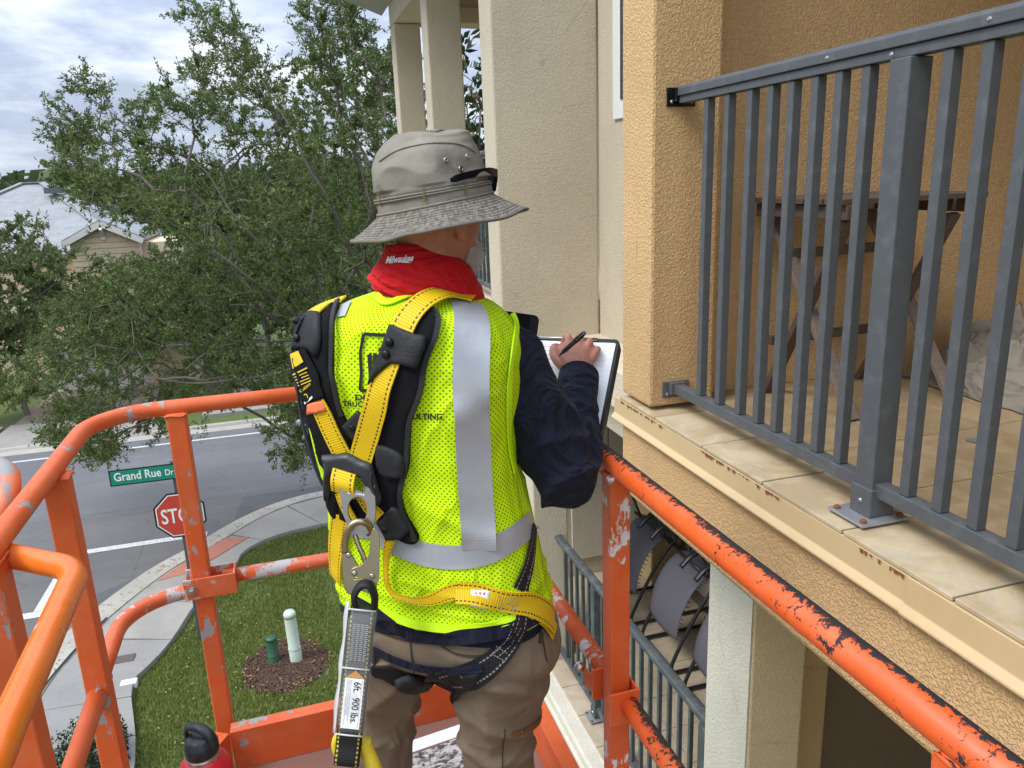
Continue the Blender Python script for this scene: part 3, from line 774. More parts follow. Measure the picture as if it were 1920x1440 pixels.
def in_poly(x, y, P):
    P = np.asarray(P); n = len(P); c = np.zeros(len(x), bool); j = n-1
    for i in range(n):
        cond = ((P[i, 1] > y) != (P[j, 1] > y)) & (x < (P[j, 0]-P[i, 0])*(y-P[i, 1])/(P[j, 1]-P[i, 1]+1e-12)+P[i, 0])
        c ^= cond; j = i
    return c
MULCH_C, MULCH_R = (-0.66, 11.68), (0.66, 0.72)
def build_grass():
    W = WALK
    poly = [tuple(p) for p in W if 3.9 < p[1]]
    poly = [(5.6, 4.0)]+[(W[0][0], 4.0)]+[tuple(p) for p in W if p[0] < 5.6]+[(5.6, 16.88)]
    strip = [tuple(p) for p in W if 15.5 < p[1] and p[0] < 4]
    def tufts(poly, n, x0, x1, y0, y1, hgt=0.055):
        x = rng.uniform(x0, x1, n); y = rng.uniform(y0, y1, n)
        k = in_poly(x, y, poly)
        k &= ((x-MULCH_C[0])/MULCH_R[0])**2+((y-MULCH_C[1])/MULCH_R[1])**2 > 1.0+0.15*np.sin(7*np.arctan2(y-MULCH_C[1], x-MULCH_C[0]))
        # bare patches
        f = np.array([noise.noise((a*0.9, b*0.9, 0.3)) for a, b in zip(x, y)])
        k &= rng.uniform(0, 1, n) < np.clip(1.15-np.maximum(f-0.12, 0)*3.2, 0.12, 1)
        return x[k], y[k]
    xs, ys = tufts(poly, 270000, -3.1, 5.5, 9.4, 17.0)
    far = np.array([(-1.3, 17.0), (-1.05, 17.45), (-0.4, 18.15), (0.55, 18.42), (5.5, 18.5), (5.5, 17.0), (0.42, 16.95), (-0.7, 16.75)])
    x2 = rng.uniform(-1.4, 5.5, 45000); y2 = rng.uniform(16.6, 18.5, 45000); k = in_poly(x2, y2, far); xs = np.append(xs, x2[k]); ys = np.append(ys, y2[k])
    n = len(xs)
    a = rng.uniform(0, 2*pi, n); h = rng.uniform(0.03, 0.085, n); w = rng.uniform(0.006, 0.013, n)
    lx, ly = rng.normal(0, 0.03, n), rng.normal(0, 0.03, n)
    base0 = np.stack([xs-np.cos(a)*w, ys-np.sin(a)*w, np.zeros(n)], 1)
    base1 = np.stack([xs+np.cos(a)*w, ys+np.sin(a)*w, np.zeros(n)], 1)
    tip = np.stack([xs+lx, ys+ly, h], 1)
    V = np.stack([base0, base1, tip], 1).reshape(-1, 3)
    me = bpy.data.meshes.new('grass')
    me.vertices.add(3*n); me.vertices.foreach_set('co', V.astype(np.float32).ravel())
    me.loops.add(3*n); me.loops.foreach_set('vertex_index', np.arange(3*n, dtype=np.int32))
    me.polygons.add(n); me.polygons.foreach_set('loop_start', np.arange(0, 3*n, 3, dtype=np.int32))
    me.materials.append(M['grass_blade']); me.update(); me.validate()
    o = put('grass', me); tag(o, 'short green grass with thin brown patches on the corner lawn', 'grass', kind='stuff')
build_grass()

def build_mulch():
    mb = MB(); n = 40
    ring = []
    for i in range(n):
        a = 2*pi*i/n; k = 1+0.06*sin(3*a+1)+0.05*sin(7*a)
        ring.append((MULCH_C[0]+MULCH_R[0]*k*cos(a), MULCH_C[1]+MULCH_R[1]*k*sin(a), 0.012))
    ring2 = [(MULCH_C[0]+(x-MULCH_C[0])*0.6, MULCH_C[1]+(y-MULCH_C[1])*0.6, 0.05) for x, y, z in ring]
    mb.grid([ring, ring2], closed=True); mb.add(ring2, [tuple(range(n))])
    bed = mb.build('mulch_bed', 'mulch_base', smooth=True)
    tag(bed, 'round dark brown mulch bed in the lawn around two posts', 'mulch bed')
    c = MB()
    for i in range(2200):
        a = random.uniform(0, 2*pi); r = sqrt(random.random())*1.03
        x, y = MULCH_C[0]+MULCH_R[0]*r*cos(a), MULCH_C[1]+MULCH_R[1]*r*sin(a)
        z = 0.03+0.03*(1-r)+random.uniform(0, 0.02)
        d = Vector((random.uniform(-1, 1), random.uniform(-1, 1), random.uniform(-0.35, 0.35))).normalized()*random.uniform(0.015, 0.045)
        e = d.cross(Vector((0, 0, 1))).normalized()*random.uniform(0.005, 0.014)
        p = Vector((x, y, z)); c.add([p-d-e, p+d-e, p+d+e*0.6, p-d+e, p+Vector((0, 0, 0.012))], [(0, 1, 4), (1, 2, 4), (2, 3, 4), (3, 0, 4)])
    ch = c.build('bark_chips', 'mulch_chip', bed); ch['kind'] = 'stuff'
    l = MB()
    for i in range(420):
        x, y = random.uniform(-2.6, 1.4), random.uniform(10, 16.6)
        if i < 110:
            a = random.uniform(0, 2*pi); x, y = MULCH_C[0]+0.8*cos(a)*random.random()**.4, MULCH_C[1]+0.8*sin(a)*random.random()**.4
        if x < np.interp(y, WALK[:40, 1], WALK[:40, 0])+0.1: continue
        s = random.uniform(0.012, 0.035); a = random.uniform(0, 6.3)
        z = 0.065
        l.add([(x-s*cos(a), y-s*sin(a), z), (x+s*.5*sin(a), y-s*.5*cos(a), z+.012), (x+s*cos(a), y+s*sin(a), z+.004), (x-s*.5*sin(a), y+s*.5*cos(a), z+.014)], [(0, 1, 2, 3)])
    for i in range(420):
        k = random.randrange(8, len(KERB)-8); q = KERB[k]; off = abs(random.gauss(0, .35)); d = KERB[k+1]-KERB[k]; d = d/(np.linalg.norm(d)+1e-9)
        x, y = q[0]-d[1]*(off-.15)+random.uniform(-.3, .3)*d[0], q[1]+d[0]*(off-.15)+random.uniform(-.3, .3)*d[1]
        s = random.uniform(.012, .034); a = random.uniform(0, 6.3); z = .145
        if off > .15: z = .035
        l.add([(x-s*cos(a), y-s*sin(a), z), (x+s*.5*sin(a), y-s*.5*cos(a), z+.012), (x+s*cos(a), y+s*sin(a), z+.004), (x-s*.5*sin(a), y+s*.5*cos(a), z+.014)], [(0, 1, 2, 3)])
    o = l.build('fallen_leaves', 'litter_leaf'); tag(o, 'scattered pale brown fallen leaves on lawn, mulch and kerb', 'leaves', kind='stuff')
    # two cable pedestals
    def pedestal(px, py, r, h, mat, label, tilt):
        p = onZ(px, py, 0.03)
        t = thing('cable_pedestal', label, 'utility post', p, 'cable pedestals in the mulch bed')
        q = MB(); q.lathe([(r*1.03, 0), (r*1.03, h*.28), (r, h*.285), (r, h*.9), (r*0.98, h*.96), (r*.8, h), (0.001, h*1.008)], p, 28, axis=(tilt[0], tilt[1], 1), caps=False)
        q.build('post_tube', mat, t, smooth=True)
        q = MB(); q.lathe([(r*1.06, h*.26), (r*1.06, h*.3)], p, 28, axis=(tilt[0], tilt[1], 1)); q.build('collar', mat, t, smooth=False)
        q = MB(); q.lathe([(r*1.05, h*.9), (r*1.05, h*.97), (r*.8, h*1.012), (.001, h*1.016)], p, 28, axis=(tilt[0], tilt[1], 1)); q.build('cap', mat, t, smooth=True)
    pedestal(556, 1240, 0.095, 0.92, 'ped_pale', 'tall pale green cylindrical post standing in the mulch bed', (-0.02, 0.01))
    pedestal(514, 1241, 0.09, 0.47, 'ped_green', 'short dark green cylindrical post in the mulch bed', (0.0, 0.0))
build_mulch()

# ================================================================== CONDO BUILDING
Z = lambda v: v+H          # heights measured from eye level
bld = thing('condo_building', 'stucco condo building in peach and tan with stacked balconies beside the lift', 'building', (1.6, 3, 0))
def bx(name, mat, x0, x1, y0, y1, z0, z1, bevel=0.006, parent=None):
    m = MB(); m.box(x0, x1, y0, y1, Z(z0), Z(z1)); return m.build(name, mat, parent or bld, bevel=bevel)
XF = 1.185                 # outer edge of the ledge tiles
# --- near balcony
bx('column', 'stucco_peach', 1.20, 1.455, 2.385, 2.62, -0.812, 1.95, 0.012)
bx('end_wall', 'stucco_peach', 1.4555, 4.2, 2.52, 2.70, -0.83, 1.95, 0.006)
bx('back_wall', 'stucco_peach', 4.0, 4.2, -3.0, 2.515, -0.83, 1.95, 0.006)
bx('ceiling_slab', 'stucco_light', 1.20, 4.2, -3.0, 2.62, 1.95, 2.3)
bx('balcony_beam', 'stucco_peach', 1.20, 1.62, -3.0, 2.625, -1.218, -0.905, 0.018)
bx('balcony_slab', 'dark_gap', 1.21, 4.0, -3.0, 2.52, -0.90, -0.838, 0)
# flashing under the tiles with its drip lip, in two lengths
m = MB()
for (y0, y1, dx) in ((1.14, 2.66, 0.0), (-1.2, 1.16, -0.004)):
    prof = [(1.196, -0.838), (1.188+dx, -0.838), (1.186+dx, -0.900), (1.172+dx, -0.916), (1.172+dx, -0.922), (1.199, -0.922)]
    m.prism([(a, b) for a, b in prof], (0, y0, Z(0)), (1, 0, 0), (0, 0, 1), (0, 1, 0), 0, y1-y0)
m.build('flashing', 'flashing', bld, bevel=0.0015)
m = MB()          # rust along the top of the flashing
for i in range(330):
    y = random.uniform(-0.6, 2.6); 
    if noise.noise((y*3.1, 0, 0)) < -0.05: continue
    s = random.uniform(0.002, 0.009); z = Z(-0.8395); dn = random.uniform(0.002, 0.012)
    m.add([(1.1845, y-s, z), (1.1845, y+s, z), (1.1843, y+s*.5, z-dn), (1.1843, y-s*.6, z-dn*.8)], [(0, 1, 2, 3)])
r_ = m.build('rust_scale', 'rust', bld); r_['kind'] = 'stuff'
# ledge tiles: one row outside the railing, then the floor
tl = 0.318
jy = 1.685                 # a joint seen in the photograph
def tile_box(x0, x1, y0, y1, mat, name, z=-0.825, t=0.011, g=0.003):
    m = MB(); dz = random.uniform(-0.0012, 0.0012)
    m.box(x0+g, x1-g, y0+g, y1-g, Z(z-t)+dz, Z(z)+dz); return m.build(name, mat, bld, bevel=0.002)
k = -8
while jy+(k)*tl < 2.6:
    y0 = jy+k*tl; y1 = min(y0+tl, 2.62)
    if y1 > 2.385:
        tile_box(XF, 1.46, y0, 2.615, 'ledge_tile', 'ledge_tile')
    else:
        tile_box(XF, 1.47, y0, y1, 'ledge_tile', 'ledge_tile', g=0.0032)
    k += 1
m = MB(); m.box(1.476, 4.0, -0.8, 2.518, Z(-0.8375), Z(-0.8285)); m.build('floor_grout', 'grout_pale', bld)
for ix in range(8):
    for iy in range(-6, 4):
        y0 = 1.50+iy*tl; y1 = min(y0+tl, 2.515)
        if y0 > 2.48: continue
        tile_box(1.478+ix*tl, 1.478+(ix+1)*tl, y0, y1, 'floor_tile', 'floor_tile', t=.008, g=0.0024)
# --- recessed wall with the window, pier beyond it
bx('window_wall', 'stucco_tan', 1.93, 2.25, 2.705, 4.55, -1.22, 3.0)
WY_ = 4.305
wf = bx('window', 'window_white', 1.915, 1.94, 3.35, WY_, 0.30, 2.0, 0.004)
m = MB(); m.box(1.909, 1.916, 3.45, 4.19, Z(0.40), Z(1.92)); m.build('pane', 'glass_dark', wf)
bx('pier', 'stucco_tan', 1.275, 1.928, 4.552, 4.80, -1.22, 3.0, 0.012)
bx('floor_band', 'stucco_light', 1.80, 1.929, 2.705, 4.548, -1.50, -1.16, 0.01)
# --- far balcony with its two posts, beam, ceiling and eave
bx('post', 'stucco_tan', 1.30, 1.58, 6.50, 6.73, -0.80, 1.5, 0.012)
bx('post', 'stucco_tan', 1.30, 1.56, 8.13, 8.37, -0.80, 1.5, 0.012)
bx('beam', 'stucco_tan', 1.30, 1.60, 4.81, 8.40, 1.503, 1.95, 0.012)
bx('cross_beam', 'stucco_tan', 1.605, 4.0, 8.12, 8.38, 1.503, 1.95, 0.012)
bx('ceiling', 'soffit_and_shade_brown', 1.605, 4.0, 4.81, 8.115, 1.65, 1.95)
bx('balcony_slab', 'stucco_light', 1.28, 4.0, 4.81, 8.45, -1.22, -0.82, 0.012)
bx('far_wall', 'stucco_tan', 3.2, 4.0, 4.81, 8.0, -8.0, 1.65)
for i in range(9):
    y0 = 4.9+i*0.44; q = MB(); q.add([(0.86, y0, Z(1.86)), (1.295, y0, Z(1.70)), (1.295, y0+.425, Z(1.70)), (0.86, y0+.425, Z(1.86)), (0.86, y0, Z(1.88)), (1.295, y0, Z(1.72)), (1.295, y0+.425, Z(1.72)), (0.86, y0+.425, Z(1.88))],
        [(0, 1, 2, 3), (7, 6, 5, 4), (0, 4, 5, 1), (1, 5, 6, 2), (2, 6, 7, 3), (3, 7, 4, 0)])
    q.build('soffit_board', 'soffit_white', bld)
q = MB(); q.prism([(0.80, 1.84), (0.855, 1.84), (0.855, 2.02), (0.80, 2.02)], (0, 4.85, Z(0)), (1, 0, 0), (0, 0, 1), (0, 1, 0), 0, 4.0); q.build('fascia', 'soffit_white', bld, bevel=0.004)
q = MB(); q.add([(0.74, 4.8, Z(2.03)), (4.0, 4.8, Z(3.4)), (4.0, 8.95, Z(3.4)), (0.74, 8.95, Z(2.03)), (0.74, 4.8, Z(2.05)), (4.0, 4.8, Z(3.42)), (4.0, 8.95, Z(3.42)), (0.74, 8.95, Z(2.05))],
    [(3, 2, 1, 0), (4, 5, 6, 7), (0, 1, 5, 4), (1, 2, 6, 5), (2, 3, 7, 6), (3, 0, 4, 7)]); q.build('roof', 'shingle', bld)
# --- lower balcony
ZL = -3.57
bx('lower_column', 'stucco_cream', 1.60, 1.606, 2.29, 2.60, -8.0, -1.219, 0)
bx('lower_pier', 'stucco_peach_pale', 1.607, 1.86, 2.285, 2.60, -8.0, -1.219, 0.01)
bx('inner_wall', 'stucco_peach', 1.861, 2.12, 2.45, 2.60, -8.0, -1.219, 0.01)
bx('recess_shade_wall', 'soffit_and_shade_brown', 2.121, 4.0, 2.62, 2.66, -8.0, -1.219, 0.01)  # flat wall whose dark brown paints in the shade of an opening
bx('lower_dark_wall', 'stucco_peach', 2.1, 4.0, -3.0, -2.8, -8.0, -1.22)
bx('lower_back_wall', 'stucco_tan', 3.3, 3.5, -3.0, 6.0, -8.0, -1.219)
bx('lower_end_wall', 'stucco_tan', 1.80, 3.3, 6.0, 6.2, -8.0, -1.219)
bx('lower_end_pier', 'stucco_light', 1.535, 1.797, 4.86, 5.4, -8.0, -1.221, 0.012)
bx('upper_ceiling', 'stucco_light', 1.621, 3.3, -3.0, 6.0, -1.21, -1.0)
bx('lower_fascia', 'stucco_cream', 1.50, 1.64, -3.0, 5.6, ZL-0.55, ZL-0.012, 0.014)
bx('lower_lip', 'stucco_cream', 1.47, 1.50, -3.0, 5.6, ZL-0.20, ZL-0.06, 0.008)
bx('lower_slab', 'grout', 1.641, 3.3, -3.0, 6.0, ZL-0.3, ZL-0.014, 0)
bx('lower_front_wall', 'stucco_cream', 1.56, 1.64, -3.0, 5.6, -8.0, ZL-0.551, 0.0)
for iy in range(-1, 12):
    y0 = 2.62+iy*0.318
    if y0 > 4.86 or y0 < 2.6: continue
    tile_box(1.60, 1.80, y0, min(y0+0.318, 4.858), 'low_tile', 'edge_tile', ZL, 0.013, 0.003)
for ix in range(4):
    for iy in range(0, 11):
        y0 = 2.62+iy*0.318
        tile_box(1.803+ix*0.318, 1.803+(ix+1)*0.318, y0, min(y0+0.318, 5.998), 'low_tile', 'floor_tile', ZL, 0.013, 0.002)
# pale shutter panels behind the chairs
for x0 in (2.25, 2.62, 2.99):
    bx('wall_panel', 'stucco_cream', x0, x0+0.35, 5.975, 5.999, -3.4, -1.4, 0.004)
bx('party_wall', 'stucco_tan', 4.0, 4.2, 4.8, 8.4, -8, 1.9)

# ================================================================== RAILINGS
def railing(label, X, ys, zt, zb, posts, mat, brackets=(), top=(0.05, 0.034), pk=0.019, y0=None, y1=None, group='metal balcony railings', post_w=0.06):
    t = thing('balcony_railing', label, 'railing', (X, y1, Z(zb)), group)
    m = MB(); m.prism([(-top[0]/2, -top[1]), (top[0]/2, -top[1]), (top[0]/2, -0.012), (top[0]/2-0.008, -0.003), (0, 0), (-top[0]/2+0.008, -0.003), (-top[0]/2, -0.012)], (X, y0, Z(zt)), (1, 0, 0), (0, 0, 1), (0, 1, 0), 0, y1-y0)
    m.build('top_rail', mat, t, bevel=0.002)
    m = MB(); m.box(X-0.018, X+0.018, y0, y1, Z(zt-top[1]-0.022), Z(zt-top[1]-0.001)); m.build('channel', mat, t, bevel=0.0015)
    m = MB(); m.box(X-0.018, X+0.018, y0, y1, Z(zb), Z(zb+0.034)); m.build('bottom_rail', mat, t, bevel=0.002)
    q = MB(); h = (zt-top[1]-0.023)-(zb+0.035); q.box(-pk/2-.0015, pk/2+.0015, -pk/2-.0015, pk/2+.0015, 0, h)
    me = q.mesh('baluster', mat)
    for y in ys: put('baluster', me, t, 0.002, (X, y, Z(zb+0.035)))
    for y in posts:
        m = MB(); m.box(X-post_w/2, X+post_w/2, y-post_w/2, y+post_w/2, Z(zb-0.055), Z(zt-top[1]-0.0235)); m.build('post', mat, t, bevel=0.003)
        b = MB(); b.box(X-post_w/2-.005, X+post_w/2+.005, y-post_w/2-.005, y+post_w/2+.005, Z(zb-0.05), Z(zb+0.02)); b.build('post_shoe', mat, t, bevel=0.003)
        b = MB(); b.box(X-0.075, X+0.06, y-0.06, y+0.06, Z(zb-0.0565), Z(zb-0.0505)); bp = b.build('base_plate', 'galv', t, bevel=0.001)
        for dx, dy in ((-0.06, -0.045), (-0.06, 0.045), (0.045, -0.045)):
            b = MB(); b.lathe([(0.008, 0), (0.008, 0.006), (0.004, 0.009)], (X+dx, y+dy, Z(zb-0.0505)), 8); b.build('bolt', 'rust', bp)
        b = MB(); b.lathe([(0.006, 0), (0.004, 0.004)], (X-post_w/2-.005, y, Z(zb-0.015)), 8, axis=(-1, 0, 0)); b.build('screw', 'bolt_steel', t)
    for z in brackets:
        b = MB(); b.box(X-0.03, X+0.03, y1-0.002, y1+0.018, Z(z-0.03), Z(z+0.012)); b.box(X-0.052, X+0.052, y1+0.0185, y1+0.024, Z(z-0.045), Z(z+0.014))
        br = b.build('bracket', 'rail_grey' if z < 0 else 'plastic_black', t, bevel=0.002)
        for dx in (-0.036, 0.036):
            c = MB(); c.lathe([(0.006, 0), (0.006, 0.003), (0.003, 0.005)], (X+dx, y1+0.0185, Z(z-0.03)), 8, axis=(0, -1, 0)); c.build('screw', 'bolt_steel', br)
    return t
XR = 1.30
base_ys = [2.203, 2.087, 1.970, 1.878, 1.789, 1.697, 1.611, 1.520]
ys = [2.203-0.1137*i for i in range(7)]
ysn = [2.203, 2.088, 1.972, 1.877, 1.789, 1.696, 1.611, 1.522]
near_ys = [y for y in ysn]+[1.298-0.0905*i for i in range(0, 24)]
railing('dark grey metal balcony railing with wide post beside the peach column', XR, near_ys, 0.268, -0.762, [1.405], 'rail_grey', (0.248, -0.735), y0=-1.2, y1=2.358, pk=0.023, post_w=0.058)
m = MB()
for (y, z) in ((1.64, 0.244), (1.435, 0.221), (1.20, 0.246)):
    m.lathe([(0.005, 0), (0.003, 0.003)], (XR-0.0251, y, Z(z)), 8, axis=(-1, 0, 0))
m.build('rail_screws', 'bolt_steel', [o for o in bpy.data.objects if o.name == 'balcony_railing'][0])
railing('grey railing on the lower balcony in front of the reclining chairs', 1.72, [4.72-0.112*i for i in range(19)], -2.53, -3.50, [4.15, 2.78], 'rail_grey_low', (), y0=2.61, y1=4.855, top=(0.055, 0.03))
railing('brown grey railing of the far balcony glimpsed behind the hat', 1.38, [4.90+0.112*i for i in range(14)], 0.185, -0.74, [], 'rail_grey_low', (), y0=4.81, y1=6.49)

# ================================================================== FURNITURE ON THE BALCONIES
def build_table():
    zt = Z(-0.085)
    zt = Z(-0.10)
    ex = np.array([cos(radians(2.5)), sin(radians(2.5))]); ey = np.array([-ex[1], ex[0]])
    o = np.array([1.675, 2.035]); Lx, Ly = 0.60, 0.455
    t = thing('folding_table', 'worn dark wooden folding table with crossed legs behind the railing', 'table', (o[0]+.3, o[1]+.2, Z(-0.825)))
    def P(a, b, z): q = o+ex*a+ey*b; return np.array([q[0], q[1], z])
    for i in range(5):
        b0 = i*Ly/5; m = MB()
        m.prism([(0, b0+.004), (Lx, b0+.004), (Lx, b0+Ly/5-.004), (0, b0+Ly/5-.004)], P(0, 0, zt-0.02), (*ex, 0), (*ey, 0), (0, 0, 1), 0, 0.018+0.001*(i % 2))
        m.build('top_slat', 'table_wood', t, bevel=0.002)
    for a in (0.03, Lx-0.03):
        m = MB(); m.bar(P(a, -0.0, zt-0.045), P(a, Ly, zt-0.045), 0.025, 0.045); m.build('end_rail', 'table_wood', t, bevel=0.004)
    for s in (0.06, Lx-0.10):
        for (b0, b1, mt, da) in ((0.02, Ly-0.06, 'table_wood', 0.0), (Ly-0.03, -0.02, 'table_wood_lit', 0.028)):
            m = MB(); m.bar(P(s+da, b0+0.02, zt-0.07), P(s+da, b1, Z(-0.822)), 0.022, 0.045, up=(*ex, 0)); m.build('leg', mt, t, bevel=0.003)
    for z in (-0.62, -0.30):
        m = MB(); m.bar(P(0.05, Ly*0.75 if z > -.5 else Ly*.84, Z(z)), P(Lx-0.08, Ly*0.75 if z > -.5 else Ly*.84, Z(z)), 0.02, 0.035); m.build('stretcher', 'table_wood', t, bevel=0.003)
    m = MB(); m.lathe([(0.001, 0), (0.012, 0.004), (0.014, 0.012), (0.009, 0.02), (0.001, 0.023)], onZ(1722, 351, zt), 12)
    tag(m.build('bottle_cap', 'bottle_red', smooth=True), 'small pinkish red cap lying on the wooden table', 'cap')
build_table()
def build_canvas():
    c0 = np.array([2.66, 2.06]); mb = MB(); n = 64
    rows = []
    for i in range(n):
        row = []
        for j in range(n):
            u, v = i/(n-1)*2-1, j/(n-1)*2-1
            x, y = c0[0]+u*0.36, c0[1]+v*0.36
            e = max(0, 1-(abs(u)**2.4+abs(v)**2.4))
            f = noise.multi_fractal((u*1.6, v*1.6, 2.0), 0.9, 2.1, 4) if False else 0
            r1 = 1-abs(noise.noise((u*1.9+3, v*1.5, 1.1)))*2
            r2 = 1-abs(noise.noise((u*3.7, v*4.1+2, 4.1)))*2
            r3 = max(0, 1-abs(noise.noise((u*2.6+v*1.5, v*2.2-u, 6.3)))*5)
            h = e**0.5*(0.12+0.085*r1+0.05*r2+0.065*r3+0.10*(u*0.7+v*0.4))
            row.append((x+0.05*noise.noise((u*2, v*2, 7)), y+0.05*noise.noise((u*2, v*2, 9)), Z(-0.822)+max(0.003, h)))
        rows.append(row)
    mb.grid(rows); o = mb.build('canvas_tarp', 'canvas', smooth=True)
    tag(o, 'crumpled grey beige canvas sheet heaped on the balcony floor', 'tarp')
    m = MB(); m.lathe([(0.001, 0), (0.02, 0.002), (0.022, 0.004)], (1.95, 1.72, Z(-0.824)), 10); 
    tag(m.build('paint_chip', 'galv'), 'small bluish paint flake on the balcony floor tiles', 'flake')
build_canvas()
def build_chair(yc, label):
    t = thing('reclining_chair', label, 'chair', (2.45, yc, Z(ZL)), 'grey sling chairs on the lower balcony')
    n_before = set(bpy.data.objects)
    g = Z(ZL)+0.012
    W2 = 0.235
    for s in (-1, 1):
        y = yc+s*W2
        m = MB(); m.tube(spline([(2.52, y, g+0.74), (2.34, y, g+0.52), (2.16, y, g+0.20), (2.10, y, g+0.03), (2.20, y, g+0.012), (2.6, y, g+0.012), (3.0, y, g+0.012)], 6), 0.014, 8); m.build('side_frame', 'black_metal', t, smooth=True)
        m = MB(); m.tube(spline([(2.98, y, g+0.02), (2.78, y, g+0.35), (2.52, y, g+0.64), (2.36, y, g+0.76)], 6), 0.012, 8); m.build('rear_frame', 'black_metal', t, smooth=True)
        m = MB(); m.tube(spline([(2.16, y, g+0.86), (2.26, y, g+0.94), (2.45, y, g+0.965), (2.66, y, g+0.93), (2.78, y, g+0.86)], 6), 0.024, 8, ry=0.014); m.build('armrest', 'black_metal', t, smooth=True)
        m = MB(); m.tube([(2.32, y, g+0.945), (2.42, y, g+0.70), (2.60, y, g+0.54)], 0.010, 8); m.build('arm_support', 'black_metal', t, smooth=True)
    m = MB(); m.tube([(2.12, yc-W2, g+0.02), (2.12, yc+W2, g+0.02)], 0.013, 8); m.build('front_bar', 'black_metal', t, smooth=True)
    m = MB(); m.tube([(2.36, yc-W2, g+0.76), (2.36, yc+W2, g+0.76)], 0.012, 8); m.build('cross_bar', 'black_metal', t, smooth=True)
    # sling: leg rest falling towards the railing, seat, back
    path = spline([(2.15, 0, g+0.27), (2.19, 0, g+0.46), (2.29, 0, g+0.64), (2.42, 0, g+0.72), (2.58, 0, g+0.67), (2.80, 0, g+0.60), (2.96, 0, g+0.80), (3.08, 0, g+1.15)], 6)
    mb = MB(); mb.grid([[(p[0], yc-W2+0.02+(2*W2-0.04)*j/8, p[2]-0.035*(1-(j/4-1)**2)) for j in range(9)] for p in path]); o = mb.build('sling', 'sling', t, smooth=True)
    sm = o.modifiers.new('thick', 'SOLIDIFY'); sm.thickness = 0.004
    lace = MB()
    for s in (-1, 1):
        for i in range(0, len(path)-1, 1):
            p = path[i]; lace.tube([(p[0], yc+s*(W2-0.03), p[2]), (p[0]+.01, yc+s*(W2+0.004), p[2]+.004)], 0.004, 5)
    lo = lace.build('lacing', 'black_metal', o); lo['kind'] = 'stuff'
    t.location.x += 0.30
build_chair(5.30, 'grey sling recliner farthest along the lower balcony')
build_chair(4.62, 'middle grey sling recliner between two others on the lower balcony')
build_chair(3.95, 'grey sling recliner half hidden by the cream lower column')
m = MB(); m.box(2.85, 3.15, 5.6, 5.9, Z(ZL), Z(ZL)+1.15)
tag(m.build('cardboard_box', 'flashing', bevel=0.01), 'yellowish box behind the sling chairs on the lower balcony', 'box')
# ================================================================== TREES
def leaf_cloud(P, D, size, width, spread_up=0.35, jitter=0.3):
    """leaf quads at points P growing along D; returns verts array (n,4,3)"""
    n = len(P)
    d = D+rng.normal(0, 0.75, (n, 3)); d[:, 2] += rng.normal(spread_up*0.3, 0.3, n)
    d /= np.linalg.norm(d, axis=1)[:, None]
    r = rng.normal(0, 1, (n, 3)); r[:, 2] *= 0.6
    s = np.cross(d, r); s /= np.linalg.norm(s, axis=1)[:, None]+1e-9
    nn = np.cross(s, d)
    L = size*rng.uniform(0.6, 1.25, n)[:, None]; Wd = width*rng.uniform(0.7, 1.2, n)[:, None]
    a = P; b = P+d*L*0.45+s*Wd*0.5+nn*L*0.05; c = P+d*L; e = P+d*L*0.45-s*Wd*0.5+nn*L*0.05
    return np.stack([a, b, c, e], 1)
def quads_mesh(name, Q, mat):
    n = len(Q)
    me = bpy.data.meshes.new(name)
    me.vertices.add(4*n); me.vertices.foreach_set('co', Q.reshape(-1).astype(np.float32))
    me.loops.add(4*n); me.loops.foreach_set('vertex_index', np.arange(4*n, dtype=np.int32))
    me.polygons.add(n); me.polygons.foreach_set('loop_start', np.arange(0, 4*n, 4, dtype=np.int32))
    me.materials.append(M[mat]); me.update(); me.validate()
    return me
def skeleton(root, A, step=0.4, lift=0.25, first=None):
    """joins attraction points A to a growing tree; returns nodes, parents"""
    nodes = [np.array(root, float)]; par = [-1]
    if first is not None:
        for p in first:
            nodes.append(np.array(p, float)); par.append(len(nodes)-2)
    NA = np.array(nodes)
    ref = NA[-1]
    order = np.argsort(np.linalg.norm(A-ref, axis=1))
    cap = 60000; buf = np.zeros((cap, 3)); buf[:len(NA)] = NA; cnt = len(NA)
    gd = np.zeros(cap)                       # path length so far, keeps the tree from zigzagging
    for i in range(1, cnt): gd[i] = gd[par[i]]+np.linalg.norm(buf[i]-buf[par[i]])
    for k in order:
        p = A[k]; d = np.linalg.norm(buf[:cnt]-p, axis=1)
        cost = d*1.0+gd[:cnt]*0.22
        cost[:max(1, (len(NA)-1)//2)] += 2.0
        j = int(np.argmin(cost)); q = buf[j].copy(); L = d[j]
        m = max(1, int(L/step)); prev = j
        bow = rng.normal(0, 0.06*L, 3); bow[2] += lift*0.12*L
        for t in range(1, m+1):
            f = t/m; x = q+(p-q)*f+bow*sin(pi*f)*(1 if m > 1 else 0)
            if cnt >= cap: break
            buf[cnt] = x; gd[cnt] = gd[prev]+L/m; par.append(prev); prev = cnt; cnt += 1
    return buf[:cnt], np.array(par)
